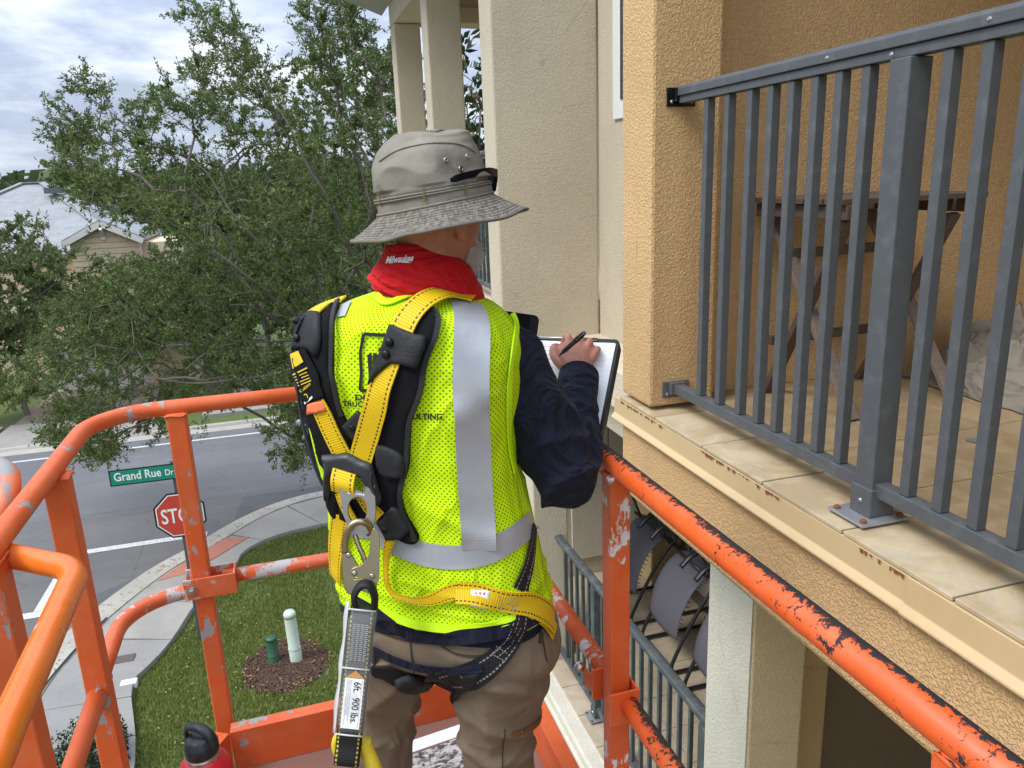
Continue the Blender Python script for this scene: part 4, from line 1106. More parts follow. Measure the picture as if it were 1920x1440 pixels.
def branch_mesh(name, N, par, r_tip, expo, r_max, mat, min_r=0.0):
    n = len(N); w = np.zeros(n); ch = [[] for _ in range(n)]
    for i in range(1, n): ch[par[i]].append(i)
    order = np.argsort([0]*n)
    rad = np.zeros(n)
    for i in range(n-1, -1, -1):
        rad[i] = max(r_tip, (sum(rad[c]**expo for c in ch[i]))**(1/expo) if ch[i] else r_tip)
    rad *= min(1.0, r_max/rad[0]) if rad[0] > r_max else 1.0
    rad = np.maximum(rad, r_tip)
    mb = MB()
    stack = [(0, None)]
    # follow thickest child as the same limb
    def limb(i, start):
        pts = [] if start is None else [N[start]]; rr = [] if start is None else [rad[i]]
        side = []
        while True:
            pts.append(N[i]); rr.append(rad[i])
            c = sorted(ch[i], key=lambda q: -rad[q])
            if not c: break
            side += [(q, i) for q in c[1:]]
            i = c[0]
        return pts, rr, side
    todo = [(0, None)]
    while todo:
        i, s = todo.pop()
        pts, rr, side = limb(i, s); todo += side
        if len(pts) > 1 and max(rr) >= min_r:
            mb.tube(pts, rr, 10 if rr[0] > 0.06 else (5 if rr[0] > 0.015 else 3), caps=False)
    return mb.mesh(name, mat, True), rad
def nz_(p, s, o): return noise.noise((p[0]*s+o, p[1]*s-o, p[2]*s+2*o))
def tree(name, label, root, A, first, leaf_mat, n_leaf, lsize, lwidth, r_tip=0.006, expo=2.3, r_max=0.25, twig=0.45, group=None, step=0.4, cat='tree', lift=0.25, limbs=()):
    t = thing(name, label, cat, root, group)
    N, par = skeleton(root, A, step, lift, first)
    me, rad = branch_mesh('trunk', N, par, r_tip, expo, r_max, 'bark')
    put('trunk', me, t)
    for (line, r0, r1) in limbs:
        mb = MB(); sp = spline([at(q[0], q[1], q[2]+.5) for q in line], 6)
        sp = [p+np.array([nz_(p, 1.3, 1), nz_(p, 1.3, 5), nz_(p, 1.3, 9)])*.07 for p in sp]
        mb.tube(sp, list(np.linspace(r0*.62, r1*.5, len(sp))), 9); mb.build('limb', 'bark', t, smooth=True)
    # leaves sit on short twigs round thin branch nodes
    thin = np.where(rad < r_tip*3.2)[0]
    pr = np.maximum(par[thin], 0)
    dirs = N[thin]-N[pr]; dirs /= np.linalg.norm(dirs, axis=1)[:, None]+1e-9
    per = max(1, n_leaf//max(1, len(thin)))
    ntw = 3
    I = np.repeat(np.arange(len(thin)), ntw)
    td = dirs[I]+rng.normal(0, 0.7, (len(I), 3)); td /= np.linalg.norm(td, axis=1)[:, None]
    tl = twig*rng.uniform(0.4, 1.2, len(I))
    wgt = rng.uniform(0.3, 1.7, len(thin))[I]
    cnt = np.maximum(1, (per/ntw*wgt)).astype(int)
    J = np.repeat(np.arange(len(I)), cnt)
    f = rng.uniform(0, 1, len(J))
    P = N[thin][I][J]+td[J]*(tl[J]*f)[:, None]+rng.normal(0, 0.02, (len(J), 3))
    Q = leaf_cloud(P, td[J], lsize, lwidth)
    put('crown', quads_mesh('crown', Q, leaf_mat), t)
    return t
def pix_attract(polys, n, d0, d1):
    """random points whose picture position falls in a polygon, at distances d0..d1"""
    out = []
    for P, k in polys:
        P = np.array(P, float); x0, y0 = P.min(0); x1, y1 = P.max(0); got = 0
        while got < k:
            x = rng.uniform(x0, x1, 4*k); y = rng.uniform(y0, y1, 4*k); m = in_poly(x, y, P); x, y = x[m][:k-got], y[m][:k-got]
            d = rng.uniform(d0, d1, len(x)); got += len(x)
            out += [at(a, b, c) for a, b, c in zip(x, y, d)]
    return np.array(out)
def sprays(lines, per, sig, dmid, dsig):
    out = []
    for L, w in lines:
        sp = np.array(spline([(a, b, 0) for a, b in L], 10)); n = int(per*w)
        d0 = dmid+rng.normal(0, dsig)
        for i in range(n):
            t = rng.uniform(0, 1)**0.8*(len(sp)-1); k = int(t); q = sp[k]
            s = sig*(1.0-0.62*t/len(sp))
            out.append(at(q[0]+rng.normal(0, s), q[1]+rng.normal(0, s), d0+rng.normal(0, 0.35)))
    return np.array(out)
LIMBS = [([(672, 770, 16.6), (610, 690, 15.4), (560, 600, 14.4), (500, 545, 13.7), (440, 500, 13.2), (400, 470, 13)], .095, .03),
         ([(600, 670, 15.3), (520, 600, 14.2), (470, 575, 13.6), (430, 570, 13.3)], .05, .02),
         ([(580, 560, 14.6), (500, 470, 14.0), (440, 400, 13.6), (400, 340, 13.4), (365, 300, 13.3)], .06, .016),
         ([(690, 560, 16), (640, 430, 15), (580, 310, 14.4), (530, 215, 14.2), (490, 150, 14)], .08, .015),
         ([(700, 520, 16), (690, 380, 15.4), (655, 250, 15), (640, 150, 15)], .07, .015),
         ([(600, 640, 15.4), (560, 690, 14.8), (510, 700, 14.2), (430, 715, 13.8), (330, 712, 13.5), (270, 705, 13.4)], .05, .018),
         ([(560, 640, 14.6), (480, 640, 14), (400, 655, 13.5), (340, 690, 13.2)], .035, .012),
         ([(660, 830, 17.2), (620, 820, 16.4), (585, 800, 15.8), (555, 780, 15.4), (520, 740, 15)], .07, .025)]
def build_oak():
    polys = [([(230, 360), (330, 310), (430, 300), (520, 310), (600, 260), (650, 220), (730, 220), (735, 420), (740, 600), (610, 700), (480, 700), (330, 720), (200, 760), (110, 770), (40, 720), (60, 600), (200, 560), (300, 440)], 430),
             ([(330, 470), (740, 420), (740, 720), (620, 740), (400, 745), (250, 740), (100, 760), (30, 700), (100, 560)], 430),
             ([(480, 740), (620, 720), (620, 830), (560, 870), (500, 830)], 70),
             ([(130, 760), (220, 770), (210, 850), (150, 850), (70, 820)], 60)]
    A1 = pix_attract(polys, 0, 13.6, 19.0)
    S = [([(640, 560), (560, 470), (430, 380), (330, 290), (240, 215), (150, 148)], 1.1),
         ([(560, 480), (400, 390), (250, 330), (160, 280), (95, 205)], 1.2),
         ([(640, 420), (560, 270), (480, 150), (420, 75), (345, 15)], 1.5),
         ([(600, 330), (520, 200), (470, 130), (440, 60), (380, 25)], 0.8),
         ([(700, 400), (650, 220), (610, 110), (575, 0)], 1.3),
         ([(720, 330), (695, 180), (660, 60), (630, -60)], 1.2),
         ([(560, 330), (450, 250), (390, 170), (350, 110)], 0.8),
         ([(520, 300), (420, 230), (330, 200), (270, 165)], 0.8),
         ([(480, 380), (330, 320), (200, 260), (120, 260)], 0.9),
         ([(420, 420), (260, 400), (170, 340), (130, 310)], 0.7),
         ([(620, 640), (400, 650), (200, 640), (60, 700), (5, 735)], 1.2),
         ([(620, 700), (420, 740), (250, 790), (180, 850)], 0.9),
         ([(640, 740), (580, 800), (550, 870)], 0.6),
         ([(700, 250), (720, 160), (725, 110)], 0.4),
         ([(640, 560), (450, 560), (250, 540), (150, 600)], 1.0)]
    A2 = sprays(S, 70, 30, 16.0, 1.2)
    A = np.concatenate([A1, A2])
    root = np.array([1.15, 17.75, 0.0])
    first = [root+np.array(q) for q in ((-0.03, 0, 0.6), (-0.1, -0.05, 1.2), (-0.2, -0.1, 1.9), (-0.35, -0.1, 2.6), (-0.5, -0.2, 3.3))]
    tree('oak_tree', 'large feathery dark green tree spreading over the road corner behind the worker', root, A, first, 'oak_leaf', 200000, 0.080, 0.030, 0.0075, 2.25, 0.24, 0.40, limbs=LIMBS)
build_oak()
def crown_points(c, rx, ry, rz, n, lumps=7):
    c = np.array(c, float)
    L = rng.normal(0, 1, (lumps, 3)); L /= np.linalg.norm(L, axis=1)[:, None]; L[:, 2] = np.abs(L[:, 2])*0.9-0.1
    p = rng.normal(0, 1, (n, 3)); p /= np.linalg.norm(p, axis=1)[:, None]
    r = rng.uniform(0.25, 1, n)**0.5
    bump = 0.72+0.42*np.max(np.clip(p@L.T, 0, 1)**4, axis=1)
    return c+p*r[:, None]*bump[:, None]*np.array([rx, ry, rz])
def simple_tree(name, label, x, y, h, rx, mat, n_at, n_leaf, ls, lw, base=0.25, group=None, twig=0.6, cat='tree', rz=None):
    rz = rz or h*(1-base)/2
    A = crown_points((x, y, h-rz), rx, rx, rz, n_at)
    root = np.array([x, y, 0.0])
    first = [root+np.array([rng.normal(0, .05)*k, rng.normal(0, .05)*k, h*base*k/4]) for k in (1, 2, 3, 4)]
    return tree(name, label, root, A, first, mat, n_leaf, ls, lw, 0.010, 2.2, 0.05*rx+0.03*h/3, twig, group, 0.6, cat)
q = onY(30, 520, 30.0)
simple_tree('leafy_tree', 'pale green leafy tree at the left in front of the grey roofed house', q[0]-0.5, 30.0, 7.35, 2.8, 'light_leaf', 420, 42000, 0.13, 0.055, 0.2)
simple_tree('leafy_tree', 'dark bushy tree beside the house driveway across the road', -10.6, 29.6, 4.8, 1.8, 'light_leaf', 220, 22000, 0.13, 0.06, 0.15)
qq = onY(222, 600, 31.0)
simple_tree('leafy_tree', 'low soft green tree hiding the wall under the house gable', qq[0], 31.0, 5.75, 2.1, 'light_leaf', 240, 22000, 0.12, 0.05, 0.12)
simple_tree('leafy_tree', 'dense dark tree by the front path across the road', -2.9, 31.0, 6.1, 2.6, 'far_leaf', 320, 34000, 0.14, 0.06, 0.12)
simple_tree('leafy_tree', 'bright yellow green tree seen through the branches across the road', -3.2, 37.5, 6.3, 3.0, 'bright_leaf', 300, 26000, 0.17, 0.08, 0.12)
simple_tree('leafy_tree', 'mid green tree behind the feathery tree nearer the building', 1.2, 32.5, 6.6, 3.0, 'far_leaf', 300, 30000, 0.15, 0.07, 0.12)
simple_tree('leafy_tree', 'broad green tree beside the right gable of the house', -6.0, 40.0, 6.9, 2.6, 'light_leaf', 260, 24000, 0.17, 0.08, 0.12)
simple_tree('leafy_tree', 'tall loose tree behind the balcony posts', 3.1, 24.0, 12.5, 3.3, 'oak_leaf', 380, 42000, 0.13, 0.055, 0.25)
# magnolia behind the far balcony: big glossy leaves, brown undersides, a white flower
mg = onY(893, 170, 13.0)
mt = simple_tree('magnolia_tree', 'glossy big leafed tree with brown leaf backs seen between the far posts and the wall', mg[0]+0.55, 13.2, 10.6, 1.5, 'magnolia_leaf', 240, 6500, 0.21, 0.085, 0.3, twig=0.5)
b = MB(); p = onY(886, 256, 12.2)
for k in range(9):
    a = k*2.4; e = 0.5+0.35*(k/9); d = np.array([cos(a)*cos(e), sin(a)*cos(e), sin(e)])*0.1
    s = np.cross(d, [0, 0, 1.0]); s = s/np.linalg.norm(s)*0.035
    b.add([p, p+d*.5+s, p+d, p+d*.5-s], [(0, 1, 2, 3)])
b.build('flower', 'blossom', mt)
# far treeline: four kinds, copied
kinds = []
for i, (h, rx, mat) in enumerate(((9.0, 4.2, 'far_leaf'), (10.0, 4.8, 'far_leaf'), (8.4, 3.8, 'light_leaf'))):
    kinds.append(simple_tree('distant_tree', 'rounded dark tree in the distant treeline beyond the house', -14.0+13*i, 62+6*i, h, rx, mat, 170, 9000, 0.42, 0.26, 0.08, 'trees of the distant treeline', 1.1))
k = 0
for row, (Y, n, x0, x1) in enumerate(((58, 6, -21, 4), (72, 7, -26, 8), (92, 8, -33, 10))):
    for i in range(n):
        src = kinds[k % 3]; k += 1
        x = x0+(x1-x0)*(i+0.5)/n+random.uniform(-1.5, 1.5); y = Y+random.uniform(-4, 4)
        c = copy_tree(src); c.location = (x, y, 0); s = random.uniform(0.85, 1.12)*(1+0.12*row); c.scale = (s*1.1, s*1.1, s*0.92); c.rotation_euler = (0, 0, random.uniform(0, 6.28))
# distant wood as one mass
mb = MB()
for i in range(9000):
    a = random.uniform(-70, 60); d = random.uniform(110, 150); x, y = d*sin(radians(a)), d*cos(radians(a))
    z = random.random()**0.6*(9.5+2.0*noise.noise((a*0.11, 2, 1))+1.2*noise.noise((a*0.5, 5, 1)))
    r = random.uniform(0.8, 1.7); u = Vector((random.gauss(0, 1), random.gauss(0, 1), random.gauss(0, 1))).normalized(); w = u.orthogonal().normalized(); v = u.cross(w)
    p = Vector((x, y, z)); mb.add([p-w*r, p-v*r*.6, p+w*r, p+v*r*.6], [(0, 1, 2, 3)])
tag(mb.build('forest', 'far_leaf'), 'dark green band of woods along the horizon', 'woods', kind='stuff')
# shrub below the lift
def build_shrub():
    base = onZ(165, 1440, 0.0)
    A = crown_points((base[0]+.1, base[1]-.1, 0.32), 0.62, 0.6, 0.36, 130)
    A = np.concatenate([A, np.array([at(118+rng.normal(0, 8), 1375+rng.normal(0, 10), 11.6) for _ in range(10)])])
    tree('shrub', 'dark leafy shrub poking up beside the sidewalk below the lift', base, A, [base+np.array([0, 0, 0.1])], 'shrub_leaf', 5200, 0.055, 0.03, 0.004, 2.3, 0.03, 0.12, None, 0.12, 'shrub')
build_shrub()

# ================================================================== HOUSE ACROSS THE ROAD
def build_house():
    h = thing('house', 'peach house with light grey shingled hip roof across the road', 'house', (-11, 38, 0))
    y0, y1 = 36.0, 47.0
    pk_ = onY(78, 343, 41.5); zr = pk_[2]; ze = zr-2.9; x1 = pk_[0]+4.2; x0 = pk_[0]-6.4
    m = MB(); m.box(x0+.4, x1-.4, y0+.4, y1-.4, 0, ze); m.build('wall', 'house_wall', h)
    ym = (y0+y1)/2; rx0, rx1 = pk_[0]-0.8, pk_[0]
    m = MB(); v = [(x0, y0, ze), (x1, y0, ze), (x1, y1, ze), (x0, y1, ze), (rx0, ym, zr), (rx1, ym, zr)]
    v2 = [(a, b, c-0.16) for a, b, c in v[:4]]
    m.add(v+v2, [(0, 1, 5, 4), (1, 2, 5), (2, 3, 4, 5), (3, 0, 4), (0, 6, 7, 1), (1, 7, 8, 2), (2, 8, 9, 3), (3, 9, 6, 0), (9, 8, 7, 6)])
    rf = m.build('roof', 'shingle', h)
    m = MB()
    for a, b in ((v[4], v[1]), (v[4], v[0]), (v[5], v[1]), (v[5], v[2])) : pass
    for a, b in ((v[5], v[1]), (v[4], v[0]), (v[4], v[5])): m.bar(np.array(a)+[0, 0, .03], np.array(b)+[0, 0, .03], 0.3, 0.06)
    m.build('ridge_cap', 'shingle', rf)
    for px, py in ((100, 354), (208, 386)):
        p = onY(px, py, 40.2); m = MB(); m.box(p[0]-.35, p[0]+.35, p[1]-.2, p[1]+.2, p[2]-.2, p[2]+.06); m.build('roof_vent', 'rail_grey', rf)
    # front gable wing with a bracket under the peak
    ap = onY(190, 418, 33.0); le = onY(142, 447, 33.0); re = onY(243, 452, 33.0)
    cx = ap[0]; zt = ap[2]; hw = 1.2; drop = 0.66
    m = MB()
    for s in (-1, 1):
        a = np.array([cx, 32.7, zt]); b = np.array([cx+s*(hw+.2), 32.7, zt-drop-.05])
        for dz in (0,):
            m.add([a, b, b+[0, 6, 0], a+[0, 6, 0], a+[0, 0, .14], b+[0, 0, .14], b+[0, 6, .14], a+[0, 6, .14]], [(0, 1, 2, 3), (7, 6, 5, 4), (0, 4, 5, 1), (1, 5, 6, 2), (3, 2, 6, 7)])
    m.build('gable_roof', 'shingle', h)
    m = MB()
    for s in (-1, 1): m.bar((cx, 32.68, zt-.03), (cx+s*(hw+.2), 32.68, zt-drop-.08), 0.06, 0.2, up=(0, 0, 1))
    m.build('barge_board', 'house_trim', h)
    m = MB(); m.add([(cx, 33, zt-.05), (cx-hw, 33, zt-drop-.05), (cx-hw, 33, 0), (cx+hw, 33, 0), (cx+hw, 33, zt-drop-.05), (cx-hw, 39, 0), (cx+hw, 39, 0), (cx+hw, 39, zt-drop-.05), (cx-hw, 39, zt-drop-.05)],
        [(0, 1, 2, 3, 4), (1, 8, 5, 2), (4, 3, 6, 7)]); m.build('gable_wall', 'house_wall', h)
    for i in range(9):
        z = zt-0.3-i*0.22; w = min(hw, (0.3+i*0.22)*hw/drop-.12)
        if w > .2:
            m = MB(); m.box(cx-w, cx+w, 32.965, 32.997, z-.2, z-.012); m.build('siding_board', 'house_wall', h)
    m = MB(); m.bar((cx, 32.95, zt-.22), (cx, 32.95, zt-.62), .14, .14, up=(0, 1, 0)); m.bar((cx, 32.98, zt-.55), (cx, 32.62, zt-.2), .1, .1); m.build('bracket', 'house_trim', h)
    # garage door and windows
    m = MB(); m.box(-8.9, -5.6, 32.93, 32.96, 0.1, 2.3); g = m.build('garage_door', 'house_trim', h, bevel=.01)
    for i in range(4):
        q = MB(); q.box(-8.82, -5.68, 32.90, 32.928, 0.14+i*0.54, 0.14+i*0.54+.5); q.build('door_panel', 'house_trim', g, bevel=.01)
    for px, py in ((305, 520), (95, 560)):
        p = onY(px, py, 35.9); m = MB(); m.box(p[0]-.55, p[0]+.55, 36.33, 36.37, p[2]-.8, p[2]+.7); w = m.build('window', 'house_trim', h)
        q = MB(); q.box(p[0]-.45, p[0]+.45, 36.31, 36.328, p[2]-.7, p[2]+.6); q.build('pane', 'glass_dark', w)
    # pale entrance bay seen through the leaves
    p = onY(305, 500, 33.5); m = MB(); m.box(p[0]-.75, p[0]+.75, 33.5, 37, 0, p[2]+1.0); m.build('entrance_bay', 'house_wall', h, bevel=.02)
build_house()

# ================================================================== STREET SIGNS
def build_signs():
    Ys = 12.9
    c = onY(338, 965, Ys); ex, ez = np.array([1.0, -0.03, 0]), np.array([0, 0, 1.0]); ex /= np.linalg.norm(ex); n = np.array([-0.03, -1.0, 0])
    post = thing('stop_sign', 'red octagonal stop sign with black rim on a post in the lawn', 'road sign', (c[0], c[1]+.05, 0))
    m = MB(); m.box(c[0]-.03, c[0]+.03, c[1]+.012, c[1]+.06, 0, c[2]+0.98); m.build('post', 'rail_grey', post, bevel=.004)
    def octa(R): return [(R*cos(pi/8+k*pi/4), R*sin(pi/8+k*pi/4)) for k in range(8)]
    F = 0.395/cos(pi/8)
    for nm, mat, R, t0, t1 in (('backing_plate', 'sign_black', F, 0, .006), ('white_border', 'sign_white', F*.925, .006, .0085), ('red_face', 'sign_red', F*.88, .0085, .0105)):
        m = MB(); m.prism(octa(R), c, ex, ez, n, t0, t1); m.build(nm, mat, post)
    m = MB(); text_on_plane(m, 'STOP', c+n*.0125-ez*.125, ex, ez, 0.58, 0.25, 0.012, center=True); m.build('lettering', 'sign_white', post)
    # street name blade on the same post
    lt = onY(203, 882, Ys); lb = onY(207, 908, Ys)
    hgt = 0.27; Ln = 1.22
    o = np.array([lt[0], Ys-.03, lt[2]-hgt])
    s = thing('street_name_sign', 'green street name blade reading Grand Rue Dr above the stop sign', 'street sign', o)
    m = MB(); m.prism([(0, 0), (Ln, 0), (Ln, hgt), (0, hgt)], o, ex, ez, n, 0, .006); m.build('backing_plate', 'sign_black', s)
    b = .022; m = MB(); m.prism([(b, b), (Ln-b, b), (Ln-b, hgt-b), (b, hgt-b)], o, ex, ez, n, .006, .009); m.build('green_face', 'sign_green', s)
    m = MB(); text_on_plane(m, 'Grand Rue', o+n*.0115+ex*.07+ez*.085, ex, ez, 0.70, 0.135, 0.016); m.build('lettering', 'sign_white', s)
    m = MB(); text_on_plane(m, 'Dr', o+n*.0115+ex*.83+ez*.085, ex, ez, 0.125, 0.10, 0.014); m.build('lettering', 'sign_white', s)
    ce = o+ex*1.075+ez*(hgt/2)
    m = MB(); m.prism([(.088*cos(a), .088*sin(a)) for a in np.linspace(0, 2*pi, 24, endpoint=False)], ce, ex, ez, n, .009, .0115)
    e = m.build('emblem', 'sign_white', s)
    m = MB(); m.prism([(-.075, .0), (-.05, .03), (.0, .045), (.03, .03), (.055, .04), (.05, .005), (.07, -.03), (.02, -.005), (-.02, .01)], ce, ex, ez, n, .0115, .013)
    m.prism([(-.05, -.045), (0, -.03), (.05, -.05), (0, -.06)], ce, ex, ez, n, .0115, .013); m.build('emblem_mark', 'sign_green', e)
    m = MB(); m.box(c[0]-.045, c[0]+.045, c[1]-.012, c[1]+.07, o[2]+hgt, o[2]+hgt+.05); m.build('clamp', 'galv', s, bevel=.004)
build_signs()

# ================================================================== LIFT PLATFORM
def fillet(pts, rad, n=8):
    out = [np.array(pts[0], float)]
    for i in range(1, len(pts)-1):
        p = np.array(pts[i], float); a = np.array(pts[i-1], float)-p; b = np.array(pts[i+1], float)-p
        a /= np.linalg.norm(a); b /= np.linalg.norm(b); r = rad[i-1] if isinstance(rad, (list, tuple)) else rad
        ang = math.acos(max(-1, min(1, a@b))); d = r/math.tan(ang/2)
        s, e = p+a*d, p+b*d
        cdir = (a+b)/np.linalg.norm(a+b); c = p+cdir*r/sin(ang/2)
        for k in range(n+1):
            t = k/n; v = (s-c)*(sin((1-t)*(pi-ang))/sin(pi-ang))+(e-c)*(sin(t*(pi-ang))/sin(pi-ang))
            out.append(c+v)
    out.append(np.array(pts[-1], float)); return out
def build_lift():
    t = thing('lift_platform', 'scuffed orange work lift platform with tubular guard rails', 'lift', (0.05, 1.0, Z(-1.7)))
    r = 0.0215
    zt, zm = Z(-0.58), Z(-1.12)
    XRr, XL, YF = 0.62, -0.53, 2.235
    def rail(name, pts, rad, mat, rr=r, n=10, sub=None):
        m = MB(); m.tube(fillet(pts, rad, n) if rad else pts, rr, 20); return m.build(name, mat, t, smooth=True)
    rail('top_rail', [(XRr+0.012, -0.5, zt), (XRr-0.004, 0.9, zt), (XRr-0.012, YF-.01, zt), (XRr-0.30, YF, zt)], [2.0, 0.16], 'orange_worn', 0.0225)
    rail('end_rail', [(XRr-0.296, YF, zt), (XL, YF, zt), (XL, 0.2, zt)], [0.17], 'orange_clean')
    rail('mid_rail', [(XRr-.0, 1.40, zm), (XRr-0.0, YF, zm), (XRr-.3, YF+.01, zm)], [0.16], 'orange_post')
    rail('mid_rail', [(XRr-.0, 1.335, zm), (XRr-0.0, 0.2, zm)], None, 'orange_worn')
    rail('mid_rail', [(XRr-.29, YF+.01, zm), (-0.27, YF+.01, zm)], None, 'orange_mid')
    rail('mid_rail', [(-0.30, YF-.02, zm-.012), (XL, YF-.02, zm-.012), (XL, 1.80, zm-.012)], [0.17], 'orange_mid')
    rail('mid_rail', [(XL+.003, 1.86, zm-.02), (XL+.012, 0.3, zm-.02)], None, 'orange_mid')
    def post(x, y, z0, z1, w, d, mat, name='post'):
        m = MB(); m.box(x-w/2, x+w/2, y-d/2, y+d/2, z0, z1); o = m.build(name, mat, t, bevel=.004)
        a, b = w/2+.001, d/2+.001; q = MB(); zz = z1-.006
        ln = [(x-a, y-b), (x+a, y-b), (x+a, y+b), (x-a, y+b), (x-a, y-b)]; pts = []
        for k in range(4):
            for f in np.linspace(0, 1, 7)[:-1]: pts.append((ln[k][0]*(1-f)+ln[k+1][0]*f, ln[k][1]*(1-f)+ln[k+1][1]*f, zz+.002*random.uniform(-1, 1)))
        q.tube(pts+[pts[0]], [random.uniform(.0028, .0042) for _ in range(len(pts)+1)], 7); q.build('weld_bead', mat, o, smooth=True); return o
    zb = Z(-1.70)
    post(XRr-.008, 1.365, zb, zt-.012, .046, .046, 'orange_post')
    post(XRr+.006, 0.500, zb, zt-.012, .05, .05, 'orange_worn')
    post(-0.325, YF-.005, zb, zt-.012, .050, .050, 'orange_clean')
    post(XL+.005, 1.81, zb, zt-.012, .050, .050, 'orange_clean')
    pc = onX(42, 1290, XL); post(XL-.008, pc[1], zb, zt-.012, .050, .058, 'orange_clean')
    post(XRr-.02, YF-.02, zb, zt-.012, .046, .046, 'orange_clean')
    # clamp brackets where the mid rails meet the posts
    def clamp(x, y, z, sx, sy, hh, mat, bolt):
        m = MB(); th = .006
        m.box(x-sx, x+sx, y-sy, y-sy+th, z-hh, z+hh); m.box(x-sx, x+sx, y+sy-th, y+sy, z-hh, z+hh); m.box(x+sx-th, x+sx-.0005, y-sy+th, y+sy-th, z-hh, z+hh)
        b = m.build('bracket', mat, t, bevel=.0015)
        m = MB(); m.lathe([(.014, 0), (.014, .003), (.009, .003), (.009, .012), (.005, .014)], bolt, 10, axis=(0, -1, 0)); m.build('bolt', 'bolt_steel', b)
    clamp(-0.302, YF-.004, zm+.0, .072, .038, .032, 'orange_mid', (-.352, YF-.042, zm))
    clamp(XRr-.01, 1.365, zm-.005, .036, .05, .04, 'orange_post', (XRr-.055, 1.47, zm+.008))
    m = MB(); m.prism([(-.03, 0), (.05, -.012), (.05, -.06), (-.03, -.04)], (XRr-.03, 1.44, zm), (0, 1, 0), (0, 0, 1), (1, 0, 0), -.006, 0); m.build('gusset', 'orange_post', t, bevel=.001)
    m = MB(); m.prism([(-.032, -.018), (.032, -.018), (.026, -.08), (-.026, -.08)], (XRr-.018, .500, zt), (0, 1, 0), (0, 0, 1), (1, 0, 0), -.004, 0); m.build('gusset', 'orange_worn', t, bevel=.001)
    # toe boards with a folded top edge
    zt2 = Z(-1.565)
    def toe(a, b, inward):
        a, b = np.array(a), np.array(b); d = (b-a)/np.linalg.norm(b-a); nrm = np.array(inward, float)
        m = MB(); ez = np.array([0, 0, 1.0])
        m.prism([(0, 0), (.045, 0), (.045, -.012), (.040, -.004), (.004, -.004), (.004, zb-zt2), (0, zb-zt2)], (a[0], a[1], zt2), (-nrm[0], -nrm[1], 0), ez, (d[0], d[1], 0), 0, np.linalg.norm(b-a))
        return m.build('toe_board', 'orange_clean', t, bevel=.0015)
    toe((-0.30, 2.12), (XRr-.02, 2.14), (0, -1)); toe((-0.50, 1.80), (-0.302, 2.118), (0.85, -0.52)); toe((-0.50, 0.2), (-0.50, 1.80), (1, 0)); toe((XRr-.035, 2.12), (XRr-.035, 0.2), (-1, 0))
    m = MB(); m.prism([(-.52, -.2), (.60, -.2), (.60, 2.15), (-.28, 2.15), (-.52, 1.82)], (0, 0, zb-.03), (1, 0, 0), (0, 1, 0), (0, 0, 1), 0, .028); m.build('deck', 'deck_plate', t, bevel=.002)
    # looped guard tube in front at the left
    zc_ = at(108, 1120, 1.22)[2]
    pts = [onZ(-330, 1500, zc_), onZ(-215, 1008, zc_), onZ(-60, 1026, zc_), onZ(146, 1068, zc_), onZ(10, 1372, zc_), onZ(-120, 1700, zc_)]
    m = MB(); m.tube(fillet(pts, [0.10, 0.3, 0.105, .5], 14), .0215, 24); m.build('guard_loop', 'orange_gloss', t, smooth=True)
    pts = [at(-60, 860, 1.66), at(-10, 872, 1.63), at(16, 893, 1.60), at(12, 935, 1.57), at(-15, 985, 1.54), at(-60, 1050, 1.5)]
    m = MB(); m.tube(spline(pts, 8), .0215, 20); m.build('gate_tube', 'orange_grey', t, smooth=True)
    return t
LIFT = build_lift()
def build_bottle():
    c = at(378, 1400, 2.0); c = np.array([c[0], c[1], Z(-1.672)])
    t = thing('water_bottle', 'large red insulated bottle with black handled cap on the lift floor', 'bottle', c)
    top = 0.222
    m = MB(); m.lathe([(.06, 0), (.066, .005), (.067, .02), (.067, top-.03), (.0655, top-.012), (.060, top+.004), (.048, top+.020), (.044, top+.024)], c, 48); m.build('body', 'bottle_red', t, smooth=True)
    m = MB(); m.lathe([(.0435, top+.024), (.0435, top+.031), (.042, top+.034), (.042, top+.037)], c, 40); m.build('steel_collar', 'bolt_steel', t, smooth=False)
    m = MB(); m.lathe([(.0415, top+.037), (.0425, top+.040), (.0425, top+.062), (.041, top+.066), (.036, top+.078), (.030, top+.086), (.012, top+.088), (.001, top+.088)], c, 40); cap = m.build('cap', 'bottle_black', t, smooth=True)
    d = np.array([0.82, -0.57, 0])
    hp = [c+d*-.040+[0, 0, top+.060], c+d*-.043+[0, 0, top+.085], c+d*-.036+[0, 0, top+.103], c+d*-.015+[0, 0, top+.110], c+d*.012+[0, 0, top+.107], c+d*.034+[0, 0, top+.094], c+d*.042+[0, 0, top+.07], c+d*.043+[0, 0, top+.058]]
    m = MB(); m.tube(spline(hp, 6), .012, 14, ry=.0065); m.build('handle', 'bottle_black', cap, smooth=True)
    m = MB(); w = at(424, 1432, 1.94); vd = np.array([0.10, -0.995, 0]); a0 = atan2(w[1]-c[1], w[0]-c[0])
    for k, (aa, z0, z1) in enumerate(((-1.02, .06, .19), (-0.96, .09, .185))):
        q = [c+np.array([.0674*cos(aa+da), .0674*sin(aa+da), z]) for z in (z0, z1) for da in (-.03, 0, .03)]
        m.add(q, [(0, 1, 4, 3), (1, 2, 5, 4)])
    m.build('label', 'print_white', t)
build_bottle()
m = MB(); p0 = np.array([0.30, 1.98, Z(-1.667)])
rows = [[(0.16+0.34*i/9, 1.52+0.42*j/9+.05*i/9, Z(-1.668)+.004*sin(i*.7)*sin(j*.5)+.012*max(0, j-7)) for j in range(10)] for i in range(10)]
m.grid(rows); o = m.build('printed_leaflet', 'news_print', smooth=True); tag(o, 'dark printed paper sheet lying on the lift floor between the boots', 'paper')
